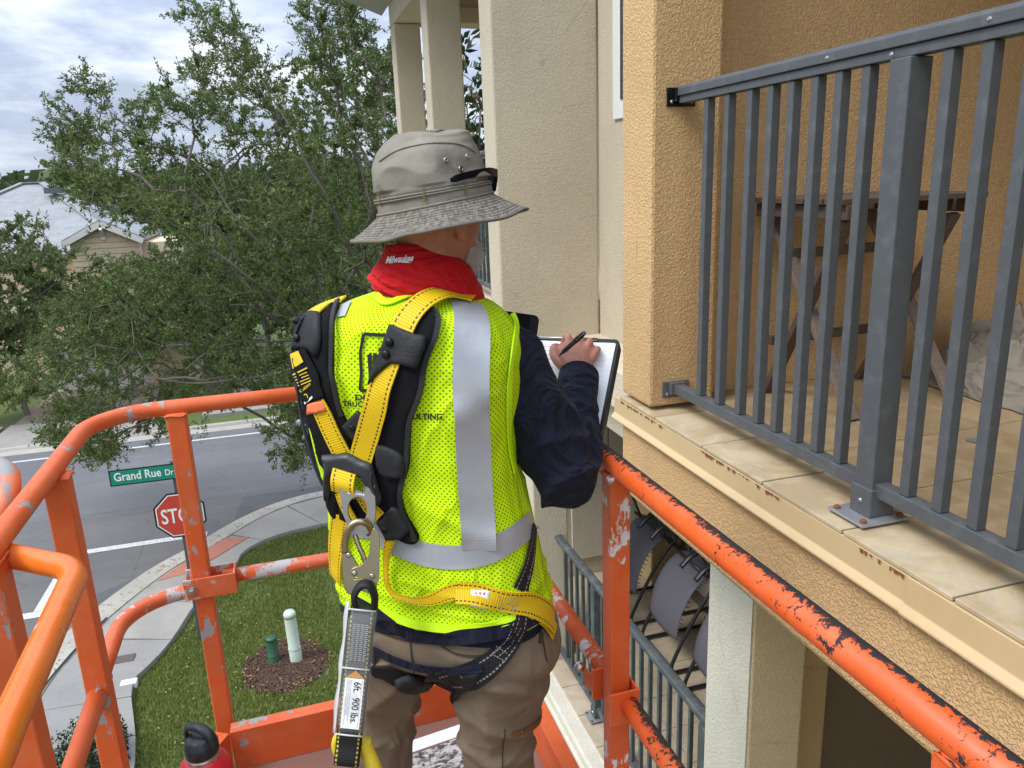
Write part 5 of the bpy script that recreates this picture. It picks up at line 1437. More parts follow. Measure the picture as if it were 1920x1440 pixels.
m = MB(); m.grid([[(0.15+0.36*i/9, 1.945+.035*j+.05*i/9, Z(-1.664)+.02+.012*j) for j in range(2)] for i in range(10)]); q = m.build('white_margin', 'paper_white', o)
# ================================================================== WORKER
_d8 = ray(800, 720); _h = np.array([_d8[0], _d8[1]]); _h /= np.linalg.norm(_h)
E2 = np.array([_h[0], _h[1], 0.0])              # horizontal, away from the lens
E1 = np.array([_h[1], -_h[0], 0.0])             # horizontal, to the right
EZ = np.array([0, 0, 1.0])
AX = np.array([0, 0, 0.0])+E2*1.47              # the worker's upright axis plane
PHI = radians(27)                               # he is turned this far to the right of the view
RH = E1*cos(PHI)-E2*sin(PHI)                    # his right
FH = E1*sin(PHI)+E2*cos(PHI)                    # his front
def pp(px, py, off=0.0):
    """point of the picture on the upright plane through his axis, moved `off` m farther away"""
    d = ray(px, py); t = ((AX+E2*off)[:2]@E2[:2])/(d@E2)
    return EYE+d*t
def sz(p): return np.array([p@E1, p[2]])
def interp_rows(rows, n):
    """monotone-ish cubic resampling of rows of numbers by their first column order"""
    R = np.array(rows, float); t = np.concatenate([[0], np.cumsum(np.abs(np.diff(R[:, 0]))+1e-6)]); tt = np.linspace(0, t[-1], n)
    out = np.zeros((n, R.shape[1]))
    for c in range(R.shape[1]):
        y = R[:, c]; m = np.gradient(y, t); k = np.clip(np.searchsorted(t, tt)-1, 0, len(t)-2); h = t[k+1]-t[k]; u = (tt-t[k])/h
        # limit slopes so outlines do not overshoot
        s = np.diff(y)/np.diff(t)
        for i in range(1, len(y)-1):
            if s[i-1]*s[i] <= 0: m[i] = 0
            else: m[i] = np.sign(s[i])*min(abs(m[i]), 3*abs(s[i]), 3*abs(s[i-1]))
        out[:, c] = (2*u**3-3*u**2+1)*y[k]+(u**3-2*u**2+u)*h*m[k]+(-2*u**3+3*u**2)*y[k+1]+(u**3-u**2)*h*m[k+1]
    return out
def sgnpow(x, e): return np.sign(x)*np.abs(x)**e
def loft(rows, n, nth, phi=PHI, expo=2.9, disp=None, shrink=0.0):
    """rows: (py, x left, x right, half depth, shift away). Cross-sections turned by phi whose outlines meet the given edges."""
    R = interp_rows([(*r, 0.0)[:5] if len(r) < 5 else r for r in rows], n)
    th = np.linspace(0, 2*pi, nth, endpoint=False)
    P = []; UV = []
    for (py, xl, xr, b, off) in R:
        l, r = pp(xl, py, off), pp(xr, py, off)
        a_s = (r-l)@E1/2-shrink; b = b-shrink; c = (l+r)/2; c[2] = (l[2]+r[2])/2
        if phi: a = sqrt(max(1e-5, a_s*a_s-(b*sin(phi))**2))/cos(phi)
        else: a = a_s
        rh = E1*cos(phi)-E2*sin(phi); fh = E1*sin(phi)+E2*cos(phi)
        x = sgnpow(np.cos(th), 2/expo)*a; y = sgnpow(np.sin(th), 2/expo)*b
        # rescale so the outline stays on the measured edges
        w = np.max(x*cos(phi)+y*sin(phi)); k = a_s/max(w, 1e-5); x *= k
        ring = c[None]+np.outer(x, rh)+np.outer(y, fh)
        P.append(ring)
    P = np.array(P)
    if disp is not None:
        nr = P-P.mean(1, keepdims=True); nr[:, :, 2] = 0; nr /= np.linalg.norm(nr, axis=2, keepdims=True)+1e-9
        for i in range(P.shape[0]):
            for j in range(P.shape[1]): P[i, j] += nr[i, j]*disp(P[i, j], th[j], i/(n-1))
    # uv in metres
    UV = np.zeros((n, nth+1, 2))
    mid = P[n//2]; per = np.linalg.norm(np.diff(np.vstack([mid, mid[:1]]), axis=0), axis=1)
    UV[:, 1:, 0] = np.cumsum(per)[None]
    cum = np.concatenate([[0], np.cumsum(np.linalg.norm(np.diff(P[:, nth*3//4], axis=0), axis=1))])
    UV[:, :, 1] = cum[:, None]
    return P, UV
def nz3(p, s, o=0.0): return noise.noise((p[0]*s+o, p[1]*s+o*0.7, p[2]*s-o))
def crease(x): return (1-abs(sin(x)))**2-.3
def ridge(p, s, o, sx=1, sz_=1):
    return 1-2*abs(noise.noise((p[0]*s*sx+o, p[1]*s*sx+o, p[2]*s*sz_-o)))
# ------------------------------------------------------------------ vest
VEST_ROWS = [(537, 728, 838, .050, .03), (544, 700, 858, .070, .02), (556, 660, 886, .094, .01), (572, 622, 918, .110, .005), (592, 590, 945, .120, 0), (620, 572, 965, .128, 0), (660, 563, 976, .134, 0),
             (720, 566, 975, .137, 0), (800, 579, 968, .134, 0), (880, 596, 972, .130, 0), (950, 609, 992, .127, 0), (1010, 622, 1006, .130, 0), (1060, 628, 1018, .134, 0), (1090, 632, 1026, .138, 0), (1113, 634, 1030, .141, 0)]
def vest_disp(p, th, t):
    e = 0.0036*nz3(p, 8, 2)+0.0016*nz3(p, 22, 5)+0.004*max(0, ridge(p, 5.5, 8, 1, .5)-.45)
    z = p[2]
    # cloth bunched above the waist strap
    zb = pp(800, 1075)[2]
    w = exp(-((z-zb)/0.05)**2)
    e += w*0.012*crease((z-zb)*62+2.2*nz3(p, 5, 3)+5*(p@E1))*(0.7+0.5*nz3(p, 6, 9))
    # soft drag folds running down and right from the dorsal plate
    e += 0.0055*exp(-((z-pp(800, 940)[2])/0.10)**2)*crease((p@E1)*20+(z)*17+1.5*nz3(p, 4, 7))*1.6
    e += 0.0045*exp(-((z-pp(800, 650)[2])/0.10)**2)*crease((p@E1)*28-(z)*12+1.5*nz3(p, 5, 4))*1.6
    # spine hollow
    a = th-1.5*pi
    e -= 0.010*exp(-(a/0.28)**2)*exp(-((z-pp(800, 850)[2])/0.16)**2)
    return e
VP, VUV = loft(VEST_ROWS, 110, 168, disp=vest_disp)
# back hem hangs lower than the axis plane suggests: stretch the last rows on the back down a little
def bvh_of(P):
    n, m = P.shape[:2]; V = [Vector(p) for p in P.reshape(-1, 3)]
    F = [(i*m+j, i*m+(j+1) % m, (i+1)*m+(j+1) % m, (i+1)*m+j) for i in range(n-1) for j in range(m)]
    return V, F
# ------------------------------------------------------------------ trousers
ZF = Z(-1.672)
def leg_rows(pts):
    return pts
TR_HIP = [(1080, 664, 1006, .118, 0), (1118, 660, 1020, .130, 0), (1160, 660, 1038, .143, 0), (1190, 661, 1044, .138, 0), (1212, 670, 1036, .112, 0), (1226, 692, 1016, .075, 0)]
def tr_disp(p, th, t):
    e = 0.0025*nz3(p, 8, 1)+0.0035*max(0, ridge(p, 7, 4, 1, 2.2)-.4)
    return e
HP, _ = loft(TR_HIP, 40, 120, disp=tr_disp, expo=2.5)
def leg_loft(c0, c1, c2, side):
    """leg tube through hip, knee and ankle points (centre, half width, half depth)"""
    pts = [c0, c1, c2]
    path = []
    for i in range(2):
        for k in range(24): 
            f = k/24; a, b = pts[i], pts[i+1]; path.append([a[q]*(1-f)+b[q]*f for q in range(3)])
    path.append(list(pts[2]))
    n = len(path); th = np.linspace(0, 2*pi, 72, endpoint=False); P = np.zeros((n, 72, 3))
    for i, (c, rx, ry) in enumerate(path):
        t = i/(n-1)
        for j, a in enumerate(th):
            q = np.array(c)+RH*cos(a)*rx+FH*sin(a)*ry
            # drag folds: from the crotch outward and round the knee
            fold = 0.017*crease(17*q[2]+9*side*(q@E1)+1.6*nz3(q, 4, side*3))*exp(-((t-0.17)/0.15)**2)
            fold += 0.016*crease(30*q[2]+1.2*sin(a)+2*nz3(q, 5, 8+side))*exp(-((t-0.46)/0.17)**2)
            fold += 0.010*crease(24*(q@E1)+6*q[2]*side+2*nz3(q, 3, 5))*exp(-((t-0.33)/0.2)**2)
            fold += 0.005*max(0, ridge(q, 6, side*7, 1, .45)-.35)+0.002*nz3(q, 14, 3)
            fold += 0.010*sin(70*q[2]+2*nz3(q, 6, 2))*max(0, (t-.84)/.16)
            P[i, j] = q+(RH*cos(a)+FH*sin(a))*fold
    return P
lh, lk = pp(752, 1215, .04), pp(716, 1440, .075)
rh_, rk = pp(945, 1215, -.04), pp(935, 1440, -.03)
def foot(p, dx, dy): return np.array([p[0]+dx, p[1]+dy, ZF+.10])
LA, RA = foot(lk, -.03, .02), foot(rk, .012, .0)
lkn = lk*1.0; lkn[2] = ZF+.50; lkn[:2] += (lk-lh)[:2]*(lk[2]-lkn[2])/(lh[2]-lk[2])*0.4
rkn = rk*1.0; rkn[2] = ZF+.50
up = EZ*0.05
LP = leg_loft((lh+up, .100, .136), (lkn, .078, .086), (LA, .062, .075), -1)
RP = leg_loft((rh_+up, .117, .138), (rkn, .083, .090), (RA, .064, .078), 1)
def closed(mb, P):
    n, m = P.shape[:2]
    mb.grid(P, closed=True); o = len(mb.v)-n*m
    c0, c1 = P[0].mean(0), P[-1].mean(0)
    mb.add([c0, c1], [])
    k = len(mb.v)-2
    for j in range(m):
        mb.f.append([k, o+(j+1) % m, o+j]); mb.uv.append([(0, 0)]*3)
        mb.f.append([k+1, o+(n-1)*m+j, o+(n-1)*m+(j+1) % m]); mb.uv.append([(0, 0)]*3)
def remesh(o, voxel, it=3):
    m = o.modifiers.new('one_skin', 'REMESH'); m.mode = 'VOXEL'; m.voxel_size = voxel; m.use_smooth_shade = True
    if it:
        s = o.modifiers.new('relax', 'SMOOTH'); s.iterations = it; s.factor = 0.5
    return o
# ------------------------------------------------------------------ arms
def arm_loft(pts, n, nth, fold=None):
    """pts: (centre, radius across, radius along the other way)"""
    C = spline([p[0] for p in pts], 10); rr = spline([(p[1], p[2], 0) for p in pts], 10)
    C = np.array(C); rr = np.array(rr); m = len(C)
    T = np.gradient(C, axis=0); T /= np.linalg.norm(T, axis=1)[:, None]
    u = np.cross(T[0], E2); u /= np.linalg.norm(u); P = np.zeros((m, nth, 3)); th = np.linspace(0, 2*pi, nth, endpoint=False)
    for i in range(m):
        u = u-T[i]*(u@T[i]); u /= np.linalg.norm(u); w = np.cross(T[i], u)
        for j, a in enumerate(th):
            d = u*cos(a)*rr[i, 0]+w*sin(a)*rr[i, 1]; q = C[i]+d
            f = fold(q, a, i/(m-1)) if fold else 0
            P[i, j] = q+d/np.linalg.norm(d)*f
    return P
SH = pp(950, 664, -.012); EL = pp(1066, 893, -.055); WR = pp(1086, 698, .185)
def mid(a, b, f): return a*(1-f)+b*f
def sleeve_fold(p, a, t):
    e = 0.0025*nz3(p, 12, 3)
    e += 0.018*exp(-((t-.50)/.16)**2)*crease(44*((p-SH)@(EL-SH))/np.linalg.norm(EL-SH)+1.3*sin(a+.5)+2.2*nz3(p, 6, 5))
    e += 0.010*exp(-((t-.25)/.15)**2)*crease(16*((p-SH)@(EL-SH))/np.linalg.norm(EL-SH)+2.0*a+1.5*nz3(p, 5, 2))
    e += 0.0055*max(0, ridge(p, 7.5, 6, 1, .6)-.3)*(1 if t < .5 else .45)
    e += 0.006*crease(62*((p-EL)@(WR-EL))/np.linalg.norm(WR-EL)+2*nz3(p, 7, 1))*exp(-((t-.72)/.12)**2)
    return e
ARM = [(mid(SH, EL, -.22)-E1*.05, .030, .030), (SH, .063, .064), (mid(SH, EL, .35)+RH*.0, .070, .070), (mid(SH, EL, .72), .071, .067), (EL+np.array([0, 0, -.012]), .063, .056),
       (mid(EL, WR, .30)+RH*.004, .055, .056), (mid(EL, WR, .62), .048, .048), (mid(EL, WR, .86), .0415, .0415), (mid(EL, WR, .955), .043, .043)]
RS = arm_loft(ARM, 0, 56, sleeve_fold)
SHL = pp(612, 660, .085); ELL = SHL+np.array([0, 0, -.27])+FH*.07-RH*.03; WRL = ELL+FH*.20+RH*.12+EZ*.13
LS = arm_loft([(mid(SHL, ELL, -.25)+RH*.02, .055, .055), (SHL, .070, .070), (mid(SHL, ELL, .4), .068, .068), (ELL, .058, .056), (mid(ELL, WRL, .4), .050, .050), (mid(ELL, WRL, .9), .042, .042)], 0, 40, sleeve_fold)
# ------------------------------------------------------------------ head
HPHI = radians(52)                              # the head is turned farther to the right
HR = E1*cos(HPHI)-E2*sin(HPHI); HF = E1*sin(HPHI)+E2*cos(HPHI)
HC = pp(812, 408, .02)
def head_points(n=56, m=72):
    P = np.zeros((n, m, 3))
    for i in range(n):
        v = pi*(i+0.5)/n; z = cos(v)
        for j in range(m):
            a = 2*pi*j/m; x, y = sin(v)*cos(a), sin(v)*sin(a)
            X, Y, Zz = x*.077, y*.096, z*.118
            if z < 0:
                k = -z
                X *= 1-.30*k; Y = Y*(1-.10*k)+(.020*k if y > 0 else -.0*k)
                if y < 0: Y *= 1-.28*k
            if y > 0:
                face = max(0, y)
                X += 0
                Y += .022*exp(-((X/.012)**2))*exp(-((Zz+.020)/.022)**2)*face          # nose
                Y += .006*exp(-((X/.010)**2))*exp(-((Zz-.012)/.025)**2)*face          # bridge
                Y += .006*exp(-((Zz-.032)/.010)**2)*exp(-(X/.045)**2)*face            # brow
                Y -= .010*(exp(-(((X-.031)/.014)**2))+exp(-(((X+.031)/.014)**2)))*exp(-((Zz-.012)/.012)**2)*face   # sockets
                Y += .004*exp(-(X/.022)**2)*exp(-((Zz+.058)/.006)**2)*face-.004*exp(-(X/.024)**2)*exp(-((Zz+.066)/.004)**2)*face+.004*exp(-(X/.020)**2)*exp(-((Zz+.073)/.006)**2)*face
                Y += .010*exp(-(X/.020)**2)*exp(-((Zz+.100)/.014)**2)*face             # chin
            P[i, j] = HC+HR*X+HF*Y+EZ*Zz
    return P
HEADP = head_points()
# ------------------------------------------------------------------ the body: one closed skin under the clothes
def build_person():
    b = MB()
    closed(b, HEADP)
    nb = pp(790, 560, .03)
    b.tube([HC-EZ*.05-HF*.015, HC-EZ*.10-HF*.025, nb, nb-EZ*.05], [.062, .060, .064, .08], 28)
    for s in (-1, 1):                                        # ears
        c = HC+HR*s*.077-EZ*.012-HF*.004
        b.tube([c-EZ*.030+HF*.006, c-EZ*.022+HR*s*.006, c+HR*s*.012-HF*.006, c+EZ*.020+HR*s*.010-HF*.008, c+EZ*.030-HF*.002], [.006, .010, .013, .012, .006], 12, ry=[.004, .006, .007, .006, .004])
    T2, _ = loft(VEST_ROWS, 40, 48, shrink=.02); closed(b, T2)
    H2, _ = loft(TR_HIP, 16, 48, shrink=.022, expo=2.4); closed(b, H2)
    def thin(P, k):
        c = P.mean(1, keepdims=True); return c+(P-c)*k
    closed(b, thin(LP, .78)); closed(b, thin(RP, .78)); closed(b, thin(RS, .80)); closed(b, thin(LS, .80))
    for A, k in ((LA, 0), (RA, 1)):
        b.tube([A+EZ*.02, A-EZ*.04, A-EZ*.055+FH*.06, A-EZ*.07+FH*.14], [.045, .045, .038, .03], 14)
    # --- right hand: back of the hand towards the lens, fingers closed on a pen
    hw = pp(1086, 704, .178)
    pal = [(hw, .030, .022), (pp(1084, 685, .20), .034, .020), (pp(1082, 664, .222), .041, .019), (pp(1083, 650, .240), .040, .016)]
    P4 = arm_loft(pal, 0, 28); closed(b, P4)
    def finger(pts, r0, r1):
        q = spline(pts, 6); b.tube(q, list(np.linspace(r0, r1, len(q))), 12)
        b.lathe([(r1*.98, 0), (r1*.8, r1*.5), (r1*.4, r1*.85), (.0005, r1)], q[-1], 12, axis=tuple(q[-1]-q[-2]), caps=False)
    # knuckle row
    finger([pp(1064, 668, .225), pp(1064, 650, .240), pp(1066, 634, .262), pp(1062, 632, .280), pp(1056, 645, .292), pp(1053, 655, .296)], .0105, .0075)   # index along the pen
    finger([pp(1080, 662, .222), pp(1084, 644, .238), pp(1086, 633, .262), pp(1078, 640, .285), pp(1067, 655, .290)], .0108, .0080)
    finger([pp(1096, 666, .215), pp(1102, 649, .230), pp(1106, 640, .254), pp(1098, 650, .276), pp(1086, 664, .282)], .0104, .0078)
    finger([pp(1108, 676, .205), pp(1117, 662, .218), pp(1121, 655, .240), pp(1113, 664, .262), pp(1102, 676, .268)], .0092, .0070)
    finger([pp(1062, 692, .195), pp(1048, 678, .205), pp(1039, 664, .225), pp(1040, 652, .250), pp(1049, 652, .275)], .0145, .0095)   # thumb leaves the side of the palm
    # --- left hand under the clipboard
    lw = WRL+(WRL-ELL)*0.02
    dirn = (WRL-ELL)/np.linalg.norm(WRL-ELL)
    b.tube([lw-dirn*.02, lw+dirn*.03, lw+dirn*.085], [.028, .036, .038], 16, ry=[.022, .017, .014])
    side = np.cross(dirn, EZ); side /= np.linalg.norm(side)
    for k in range(4):
        s0 = lw+dirn*.08+side*(k-1.5)*.019
        b.tube([s0, s0+dirn*.035+EZ*.006, s0+dirn*.055+EZ*.024, s0+dirn*.050+EZ*.042], [.010, .009, .0085, .007], 10)
    b.tube([lw+dirn*.02-side*.03, lw+dirn*.05-side*.052+EZ*.01, lw+dirn*.075-side*.05+EZ*.03], [.013, .011, .009], 10)
    o = b.build('person', 'skin', None, smooth=True)
    remesh(o, .0042, 2)
    tag(o, 'person in a yellow safety vest and floppy bucket hat writing on a clipboard', 'person')
    # eyes
    for s in (-1, 1):
        c = HC+HR*s*.031+HF*.083+EZ*.012
        m = MB(); m.lathe([(.001, -.011), (.006, -.009), (.0105, -.002), (.0105, .002), (.006, .009), (.001, .011)], c, 16, axis=tuple(HF)); e = m.build('eye', 'eye_white', o, smooth=True)
        m = MB(); m.lathe([(.0052, .0095), (.003, .0112), (.0005, .0116)], c, 12, axis=tuple(HF), caps=False); m.build('iris', 'plastic_black', e, smooth=True)
    # beard: short pale strands round jaw and cheek
    m = MB(); V = []
    for i in range(5200):
        a = random.uniform(-1.35, 1.12); zz = random.uniform(-.118, -.02) if a < -.6 else random.uniform(-.118, -.058) if a > .6 else random.uniform(-.12, -.048)
        k = min(1, max(0, -zz/.118)); v = math.acos(max(-1, min(1, zz/.118)))
        x = sin(a)*sin(v)*.077*(1-.30*k); y = cos(a)*sin(v)*.096*(1-.1*k)+.020*k+(.010*exp(-(x/.02)**2) if k > .6 else 0)
        p = HC+HR*x+HF*y+EZ*zz
        d = (HR*x/.06+HF*y/.09)*.55-EZ*.9+np.array([random.gauss(0, .35) for _ in range(3)]); d /= np.linalg.norm(d)
        L = random.uniform(.010, .028)*(1.25 if k > .5 else .6); s = np.cross(d, E2+[0.01, 0, 0]); s = s/np.linalg.norm(s)*.0007
        m.add([p-s, p+s, p+d*L], [(0, 1, 2)])
    bd = m.build('beard', 'beard', o); bd['kind'] = 'stuff'
    m = MB()
    for i in range(0):                                    # cropped pale hair at the nape and round the ear
        a = random.uniform(1.35, 2*pi-1.35); zz = random.uniform(-.045, .02)
        x, y = sin(a)*.078, cos(a)*.098
        p = HC+HR*x+HF*y+EZ*zz; d = (HR*x+HF*y)/.09*.35-EZ+np.array([random.gauss(0, .3) for _ in range(3)]); d /= np.linalg.norm(d)
        s = np.cross(d, E2+[.01, 0, 0]); s = s/np.linalg.norm(s)*.0005; m.add([p-s, p+s, p+d*random.uniform(.002, .006)], [(0, 1, 2)])
    return o
PERSON = build_person()
def build_clothes():
    # navy long sleeved shirt: trunk, both sleeves, cuffs
    b = MB(); SR = [(r[0]+(14 if i == len(VEST_ROWS)-1 else 0), r[1]+2, r[2]-2, r[3]-.004, r[4] if len(r) > 4 else 0) for i, r in enumerate(VEST_ROWS)]
    SR = [(528, 738, 832, .045, .035)]+SR[1:]+[(1133, 633, 1032, .140, 0)]
    S2, _ = loft(SR, 70, 96, disp=lambda p, th, t: vest_disp(p, th, t)-.003); closed(b, S2)
    closed(b, RS); closed(b, LS)
    for C, D, r in ((mid(EL, WR, .80), mid(EL, WR, .985), .0455), (mid(ELL, WRL, .78), mid(ELL, WRL, .93), .045)):
        b.tube(spline([C, mid(C, D, .08), mid(C, D, .5), mid(C, D, .9), D], 5), spline_r([r-.005, r, r+.0005, r, r-.004], 5), 32)
    o = b.build('shirt', 'navy_cloth', PERSON, smooth=True); remesh(o, .0031, 1)
    # trousers
    b = MB(); closed(b, HP); closed(b, LP); closed(b, RP)
    o = b.build('trousers', 'trouser_cloth', PERSON, smooth=True); remesh(o, .0038, 3)
    # boots
    for A in (LA, RA):
        m = MB(); c = A-EZ*.0
        m.tube(spline([c+EZ*.05, c-EZ*.02, c-EZ*.055+FH*.02, c-EZ*.058+FH*.10, c-EZ*.062+FH*.17, c-EZ*.066+FH*.205], 5), spline_r([.052, .052, .056, .050, .046, .025], 5), 20)
        bt = m.build('boot', 'boot', PERSON, smooth=True); bt.modifiers.new('round', 'SUBSURF').render_levels = 1
        m = MB(); m.prism([(.045*cos(a)*(1 if sin(a) < 0 else 1.05), .155*sin(a)+.06) for a in np.linspace(0, 2*pi, 28, endpoint=False)], (c[0], c[1], ZF), RH, FH, EZ, .001, .028); m.build('sole', 'plastic_black', bt, bevel=.004)
    return o
def spline_r(rs, per): return [float(q[0]) for q in spline([(r, 0, 0) for r in rs], per)]
TROUSERS = build_clothes()
vm = MB(); vm.grid(VP, VUV, closed=True)
VEST = vm.build('safety_vest', 'vest_mesh', PERSON, smooth=True)
sm_ = VEST.modifiers.new('thick', 'SOLIDIFY'); sm_.thickness = .0022; sm_.offset = 1
# ------------------------------------------------------------------ wrapping flat shapes on the clothes
def mk_bvh(parts):
    V = []; F = []
    for P in parts:
        v, f = bvh_of(P); o = len(V); V += v; F += [tuple(k+o for k in q) for q in f]
    return BVHTree.FromPolygons(V, F)
B_VEST = mk_bvh([VP]); B_BOTH = mk_bvh([VP, RS, LS]); B_TR = mk_bvh([HP, LP, RP]); B_ALL = mk_bvh([VP, RS, LS, HP, LP, RP]); B_VT = mk_bvh([VP, HP, LP, RP])
EYEV = Vector(EYE)
def hit(px, py, B):
    d = Vector(ray(px, py)).normalized()
    loc, n, i, dist = B.ray_cast(EYEV, d)
    if loc is None:
        p = Vector(pp(px, py, -.02)); l2, n2, _, _ = B.find_nearest(p)
        n2 = n2 if n2.dot(EYEV-l2) > 0 else -n2
        return np.array(p*.5+l2*.5), np.array((n2+(EYEV-p).normalized()).normalized()), False
    if n.dot(d) > 0: n = -n
    return np.array(loc), np.array(n), True
def smooth_rows(X, it):
    X = np.array(X)
    for _ in range(it):
        Y = X.copy(); Y[1:-1] = .5*X[1:-1]+.25*(X[:-2]+X[2:]); X = Y
    return X
def strap(name, path, width, B, mat, parent, off=.004, thick=.0022, it=6, step=5.0, nx=6, lift=None, cup=0.0):
    """a band of webbing laid on the clothes along a path read from the photograph; width in metres (number or list)"""
    sp = np.array(spline([(a, b, 0) for a, b in path], 12))[:, :2]
    L = np.concatenate([[0], np.cumsum(np.linalg.norm(np.diff(sp, axis=0), axis=1))]); n = max(6, int(L[-1]/step))
    t = np.linspace(0, L[-1], n); xs, ys = np.interp(t, L, sp[:, 0]), np.interp(t, L, sp[:, 1])
    C = []; N = []
    for x, y in zip(xs, ys):
        p, q, ok = hit(x, y, B); C.append(p); N.append(q)
    C = smooth_rows(C, it); N = smooth_rows(N, it*2); N /= np.linalg.norm(N, axis=1)[:, None]
    T = np.gradient(C, axis=0); T /= np.linalg.norm(T, axis=1)[:, None]
    S = np.cross(T, N); S /= np.linalg.norm(S, axis=1)[:, None]; N = np.cross(S, T)
    W = np.interp(np.linspace(0, 1, n), np.linspace(0, 1, len(width)), width) if isinstance(width, (list, tuple)) else np.full(n, width)
    O = np.interp(np.linspace(0, 1, n), np.linspace(0, 1, len(off)), off) if isinstance(off, (list, tuple)) else np.full(n, off)
    cum = np.concatenate([[0], np.cumsum(np.linalg.norm(np.diff(C, axis=0), axis=1))])
    top = np.zeros((n, nx+1, 3)); bot = np.zeros((n, nx+1, 3))
    for i in range(n):
        base = []
        for k in range(nx+1):
            u = k/nx-.5; q = C[i]+S[i]*u*W[i]
            h = B.ray_cast(Vector(q+N[i]*.06), Vector(-N[i]))
            dlt = ((np.array(h[0])-C[i])@N[i]) if h[0] is not None and h[3] < .11 else 0.0
            base.append(dlt)
        base = np.array(base); base = np.clip(base, -.012, .02)
        mx = base.max()*.5
        for k in range(nx+1):
            u = k/nx-.5; d = max(base[k], mx*.6)*1.0+O[i]+cup*(1-4*u*u)
            top[i, k] = C[i]+S[i]*u*W[i]+N[i]*(d+thick); bot[i, k] = C[i]+S[i]*u*W[i]+N[i]*(d-thick*.2)
    for X in (top, bot):
        for k in range(nx+1): X[:, k] = smooth_rows(X[:, k], 3)
    mb = MB()
    UV = np.zeros((n, nx+1, 2)); UV[:, :, 0] = np.linspace(0, 1, nx+1)[None]; UV[:, :, 1] = cum[:, None]
    mb.grid(top, UV); mb.grid(bot[:, ::-1], UV)
    edge = lambda a, b: mb.grid([[a[i], b[i]] for i in range(len(a))])
    edge(bot[:, 0], top[:, 0]); edge(top[:, -1], bot[:, -1]); edge(top[0], bot[0]); edge(bot[-1], top[-1])
    return mb.build(name, mat, parent, smooth=False)
def smooth_poly(P, per=5): 
    q = spline([(a, b, 0) for a, b in P]+[(P[0][0], P[0][1], 0)], per)[:-1]
    return [(a[0], a[1]) for a in q]
def patch(name, poly, B, mat, parent, off=.003, thick=.006, soft=6.0, grid=7.0, it=2, curve=0, bumpy=0.0):
    """a flat or padded piece cut to an outline read from the photograph and laid on the clothes"""
    if curve: poly = smooth_poly(poly, curve)
    P = np.array(poly, float); n0 = len(P)
    dens = []
    for i in range(n0):
        a, b = P[i], P[(i+1) % n0]; k = max(1, int(np.linalg.norm(b-a)/grid))
        for t in range(k): dens.append(a+(b-a)*t/k)
    P = np.array(dens); n = len(P)
    x0, y0 = P.min(0); x1, y1 = P.max(0)
    gx, gy = np.meshgrid(np.arange(x0, x1, grid), np.arange(y0, y1, grid)); gx = gx.ravel(); gy = gy.ravel()
    k = in_poly(gx, gy, P); Q = np.stack([gx[k], gy[k]], 1)
    def edist(q):
        a = P; b = np.roll(P, -1, 0); ab = b-a; t = np.clip(np.einsum('ij,ij->i', q-a, ab)/np.einsum('ij,ij->i', ab, ab), 0, 1)
        return np.min(np.linalg.norm(a+ab*t[:, None]-q, axis=1))
    Q = np.array([q for q in Q if edist(q) > grid*.45]).reshape(-1, 2)
    V2, E, F, ov, oe, of = delaunay_2d_cdt([Vector(p) for p in np.vstack([P, Q])], [], [list(range(n))], 1, 1e-5)
    pos = []; nor = []
    for v in V2:
        p, q, ok = hit(v.x, v.y, B); pos.append(p); nor.append(q)
    pos = np.array(pos); nor = np.array(nor); m = len(V2)
    nb = [set() for _ in range(m)]
    for f in F:
        for a in range(len(f)): nb[f[a]].add(f[a-1]); nb[f[a-1]].add(f[a])
    dep = np.array([np.linalg.norm(p-EYE) for p in pos]); dirs = np.array([(p-EYE)/np.linalg.norm(p-EYE) for p in pos])
    for _ in range(it+4):
        dep = np.array([.45*dep[i]+.55*np.mean(dep[list(nb[i])]) if nb[i] else dep[i] for i in range(m)])
        nor = np.array([.4*nor[i]+.6*np.mean(nor[list(nb[i])], axis=0) if nb[i] else nor[i] for i in range(m)])
    pos = EYE+dirs*dep[:, None]; nor /= np.linalg.norm(nor, axis=1)[:, None]
    ed = np.array([edist(np.array(v)) for v in V2])
    prof = np.sqrt(np.clip(1-(1-np.clip(ed/soft, 0, 1))**2, 0, 1))
    bm_ = np.array([bumpy*noise.noise((v.x*.03, v.y*.03, 5)) for v in V2]) if bumpy else 0
    top = pos+nor*(off+thick*(.35+.65*prof)+bm_)[:, None]; bot = pos+nor*(off-.002)
    mb = MB(); UV = [(v.x*.001, v.y*.001) for v in V2]
    fl = []
    for f in F:
        a, b, c = (top[f[0]], top[f[1]], top[f[2]]); nn = np.cross(b-a, c-a)
        fl.append(list(f) if nn@(EYE-a) > 0 else list(f)[::-1])
    mb.add(top, fl, UV); mb.add(bot, [f[::-1] for f in fl], UV)
    # rim
    cnt = {}
    for f in fl:
        for i in range(len(f)):
            e = (f[i], f[(i+1) % len(f)]); cnt[e] = 1
    for (a, b) in list(cnt):
        if (b, a) not in cnt: mb.f.append([b, a, a+m, b+m]); mb.uv.append([(0, 0)]*4)
    return mb.build(name, mat, parent, smooth=True)
def print_text(mb, txt, o, ex, ey, h, B, off=.0035, w=None, bold=0.0, spacing=1.0, wob=0.0):
    """lettering printed on the clothes: origin and unit directions in picture pixels, h cap height in pixels"""
    V, F = text_mesh(txt, bold, 0.0, spacing); sy = h/.69; sx = w/V[:, 0].max() if w else sy
    ex, ey = np.array(ex, float), np.array(ey, float)
    pts = []
    for a, b in V:
        q = np.array(o)+ex*a*sx+ey*b*sy; p, nn, ok = hit(q[0], q[1], B); pts.append(p+nn*off)
    mb.add(pts, F)
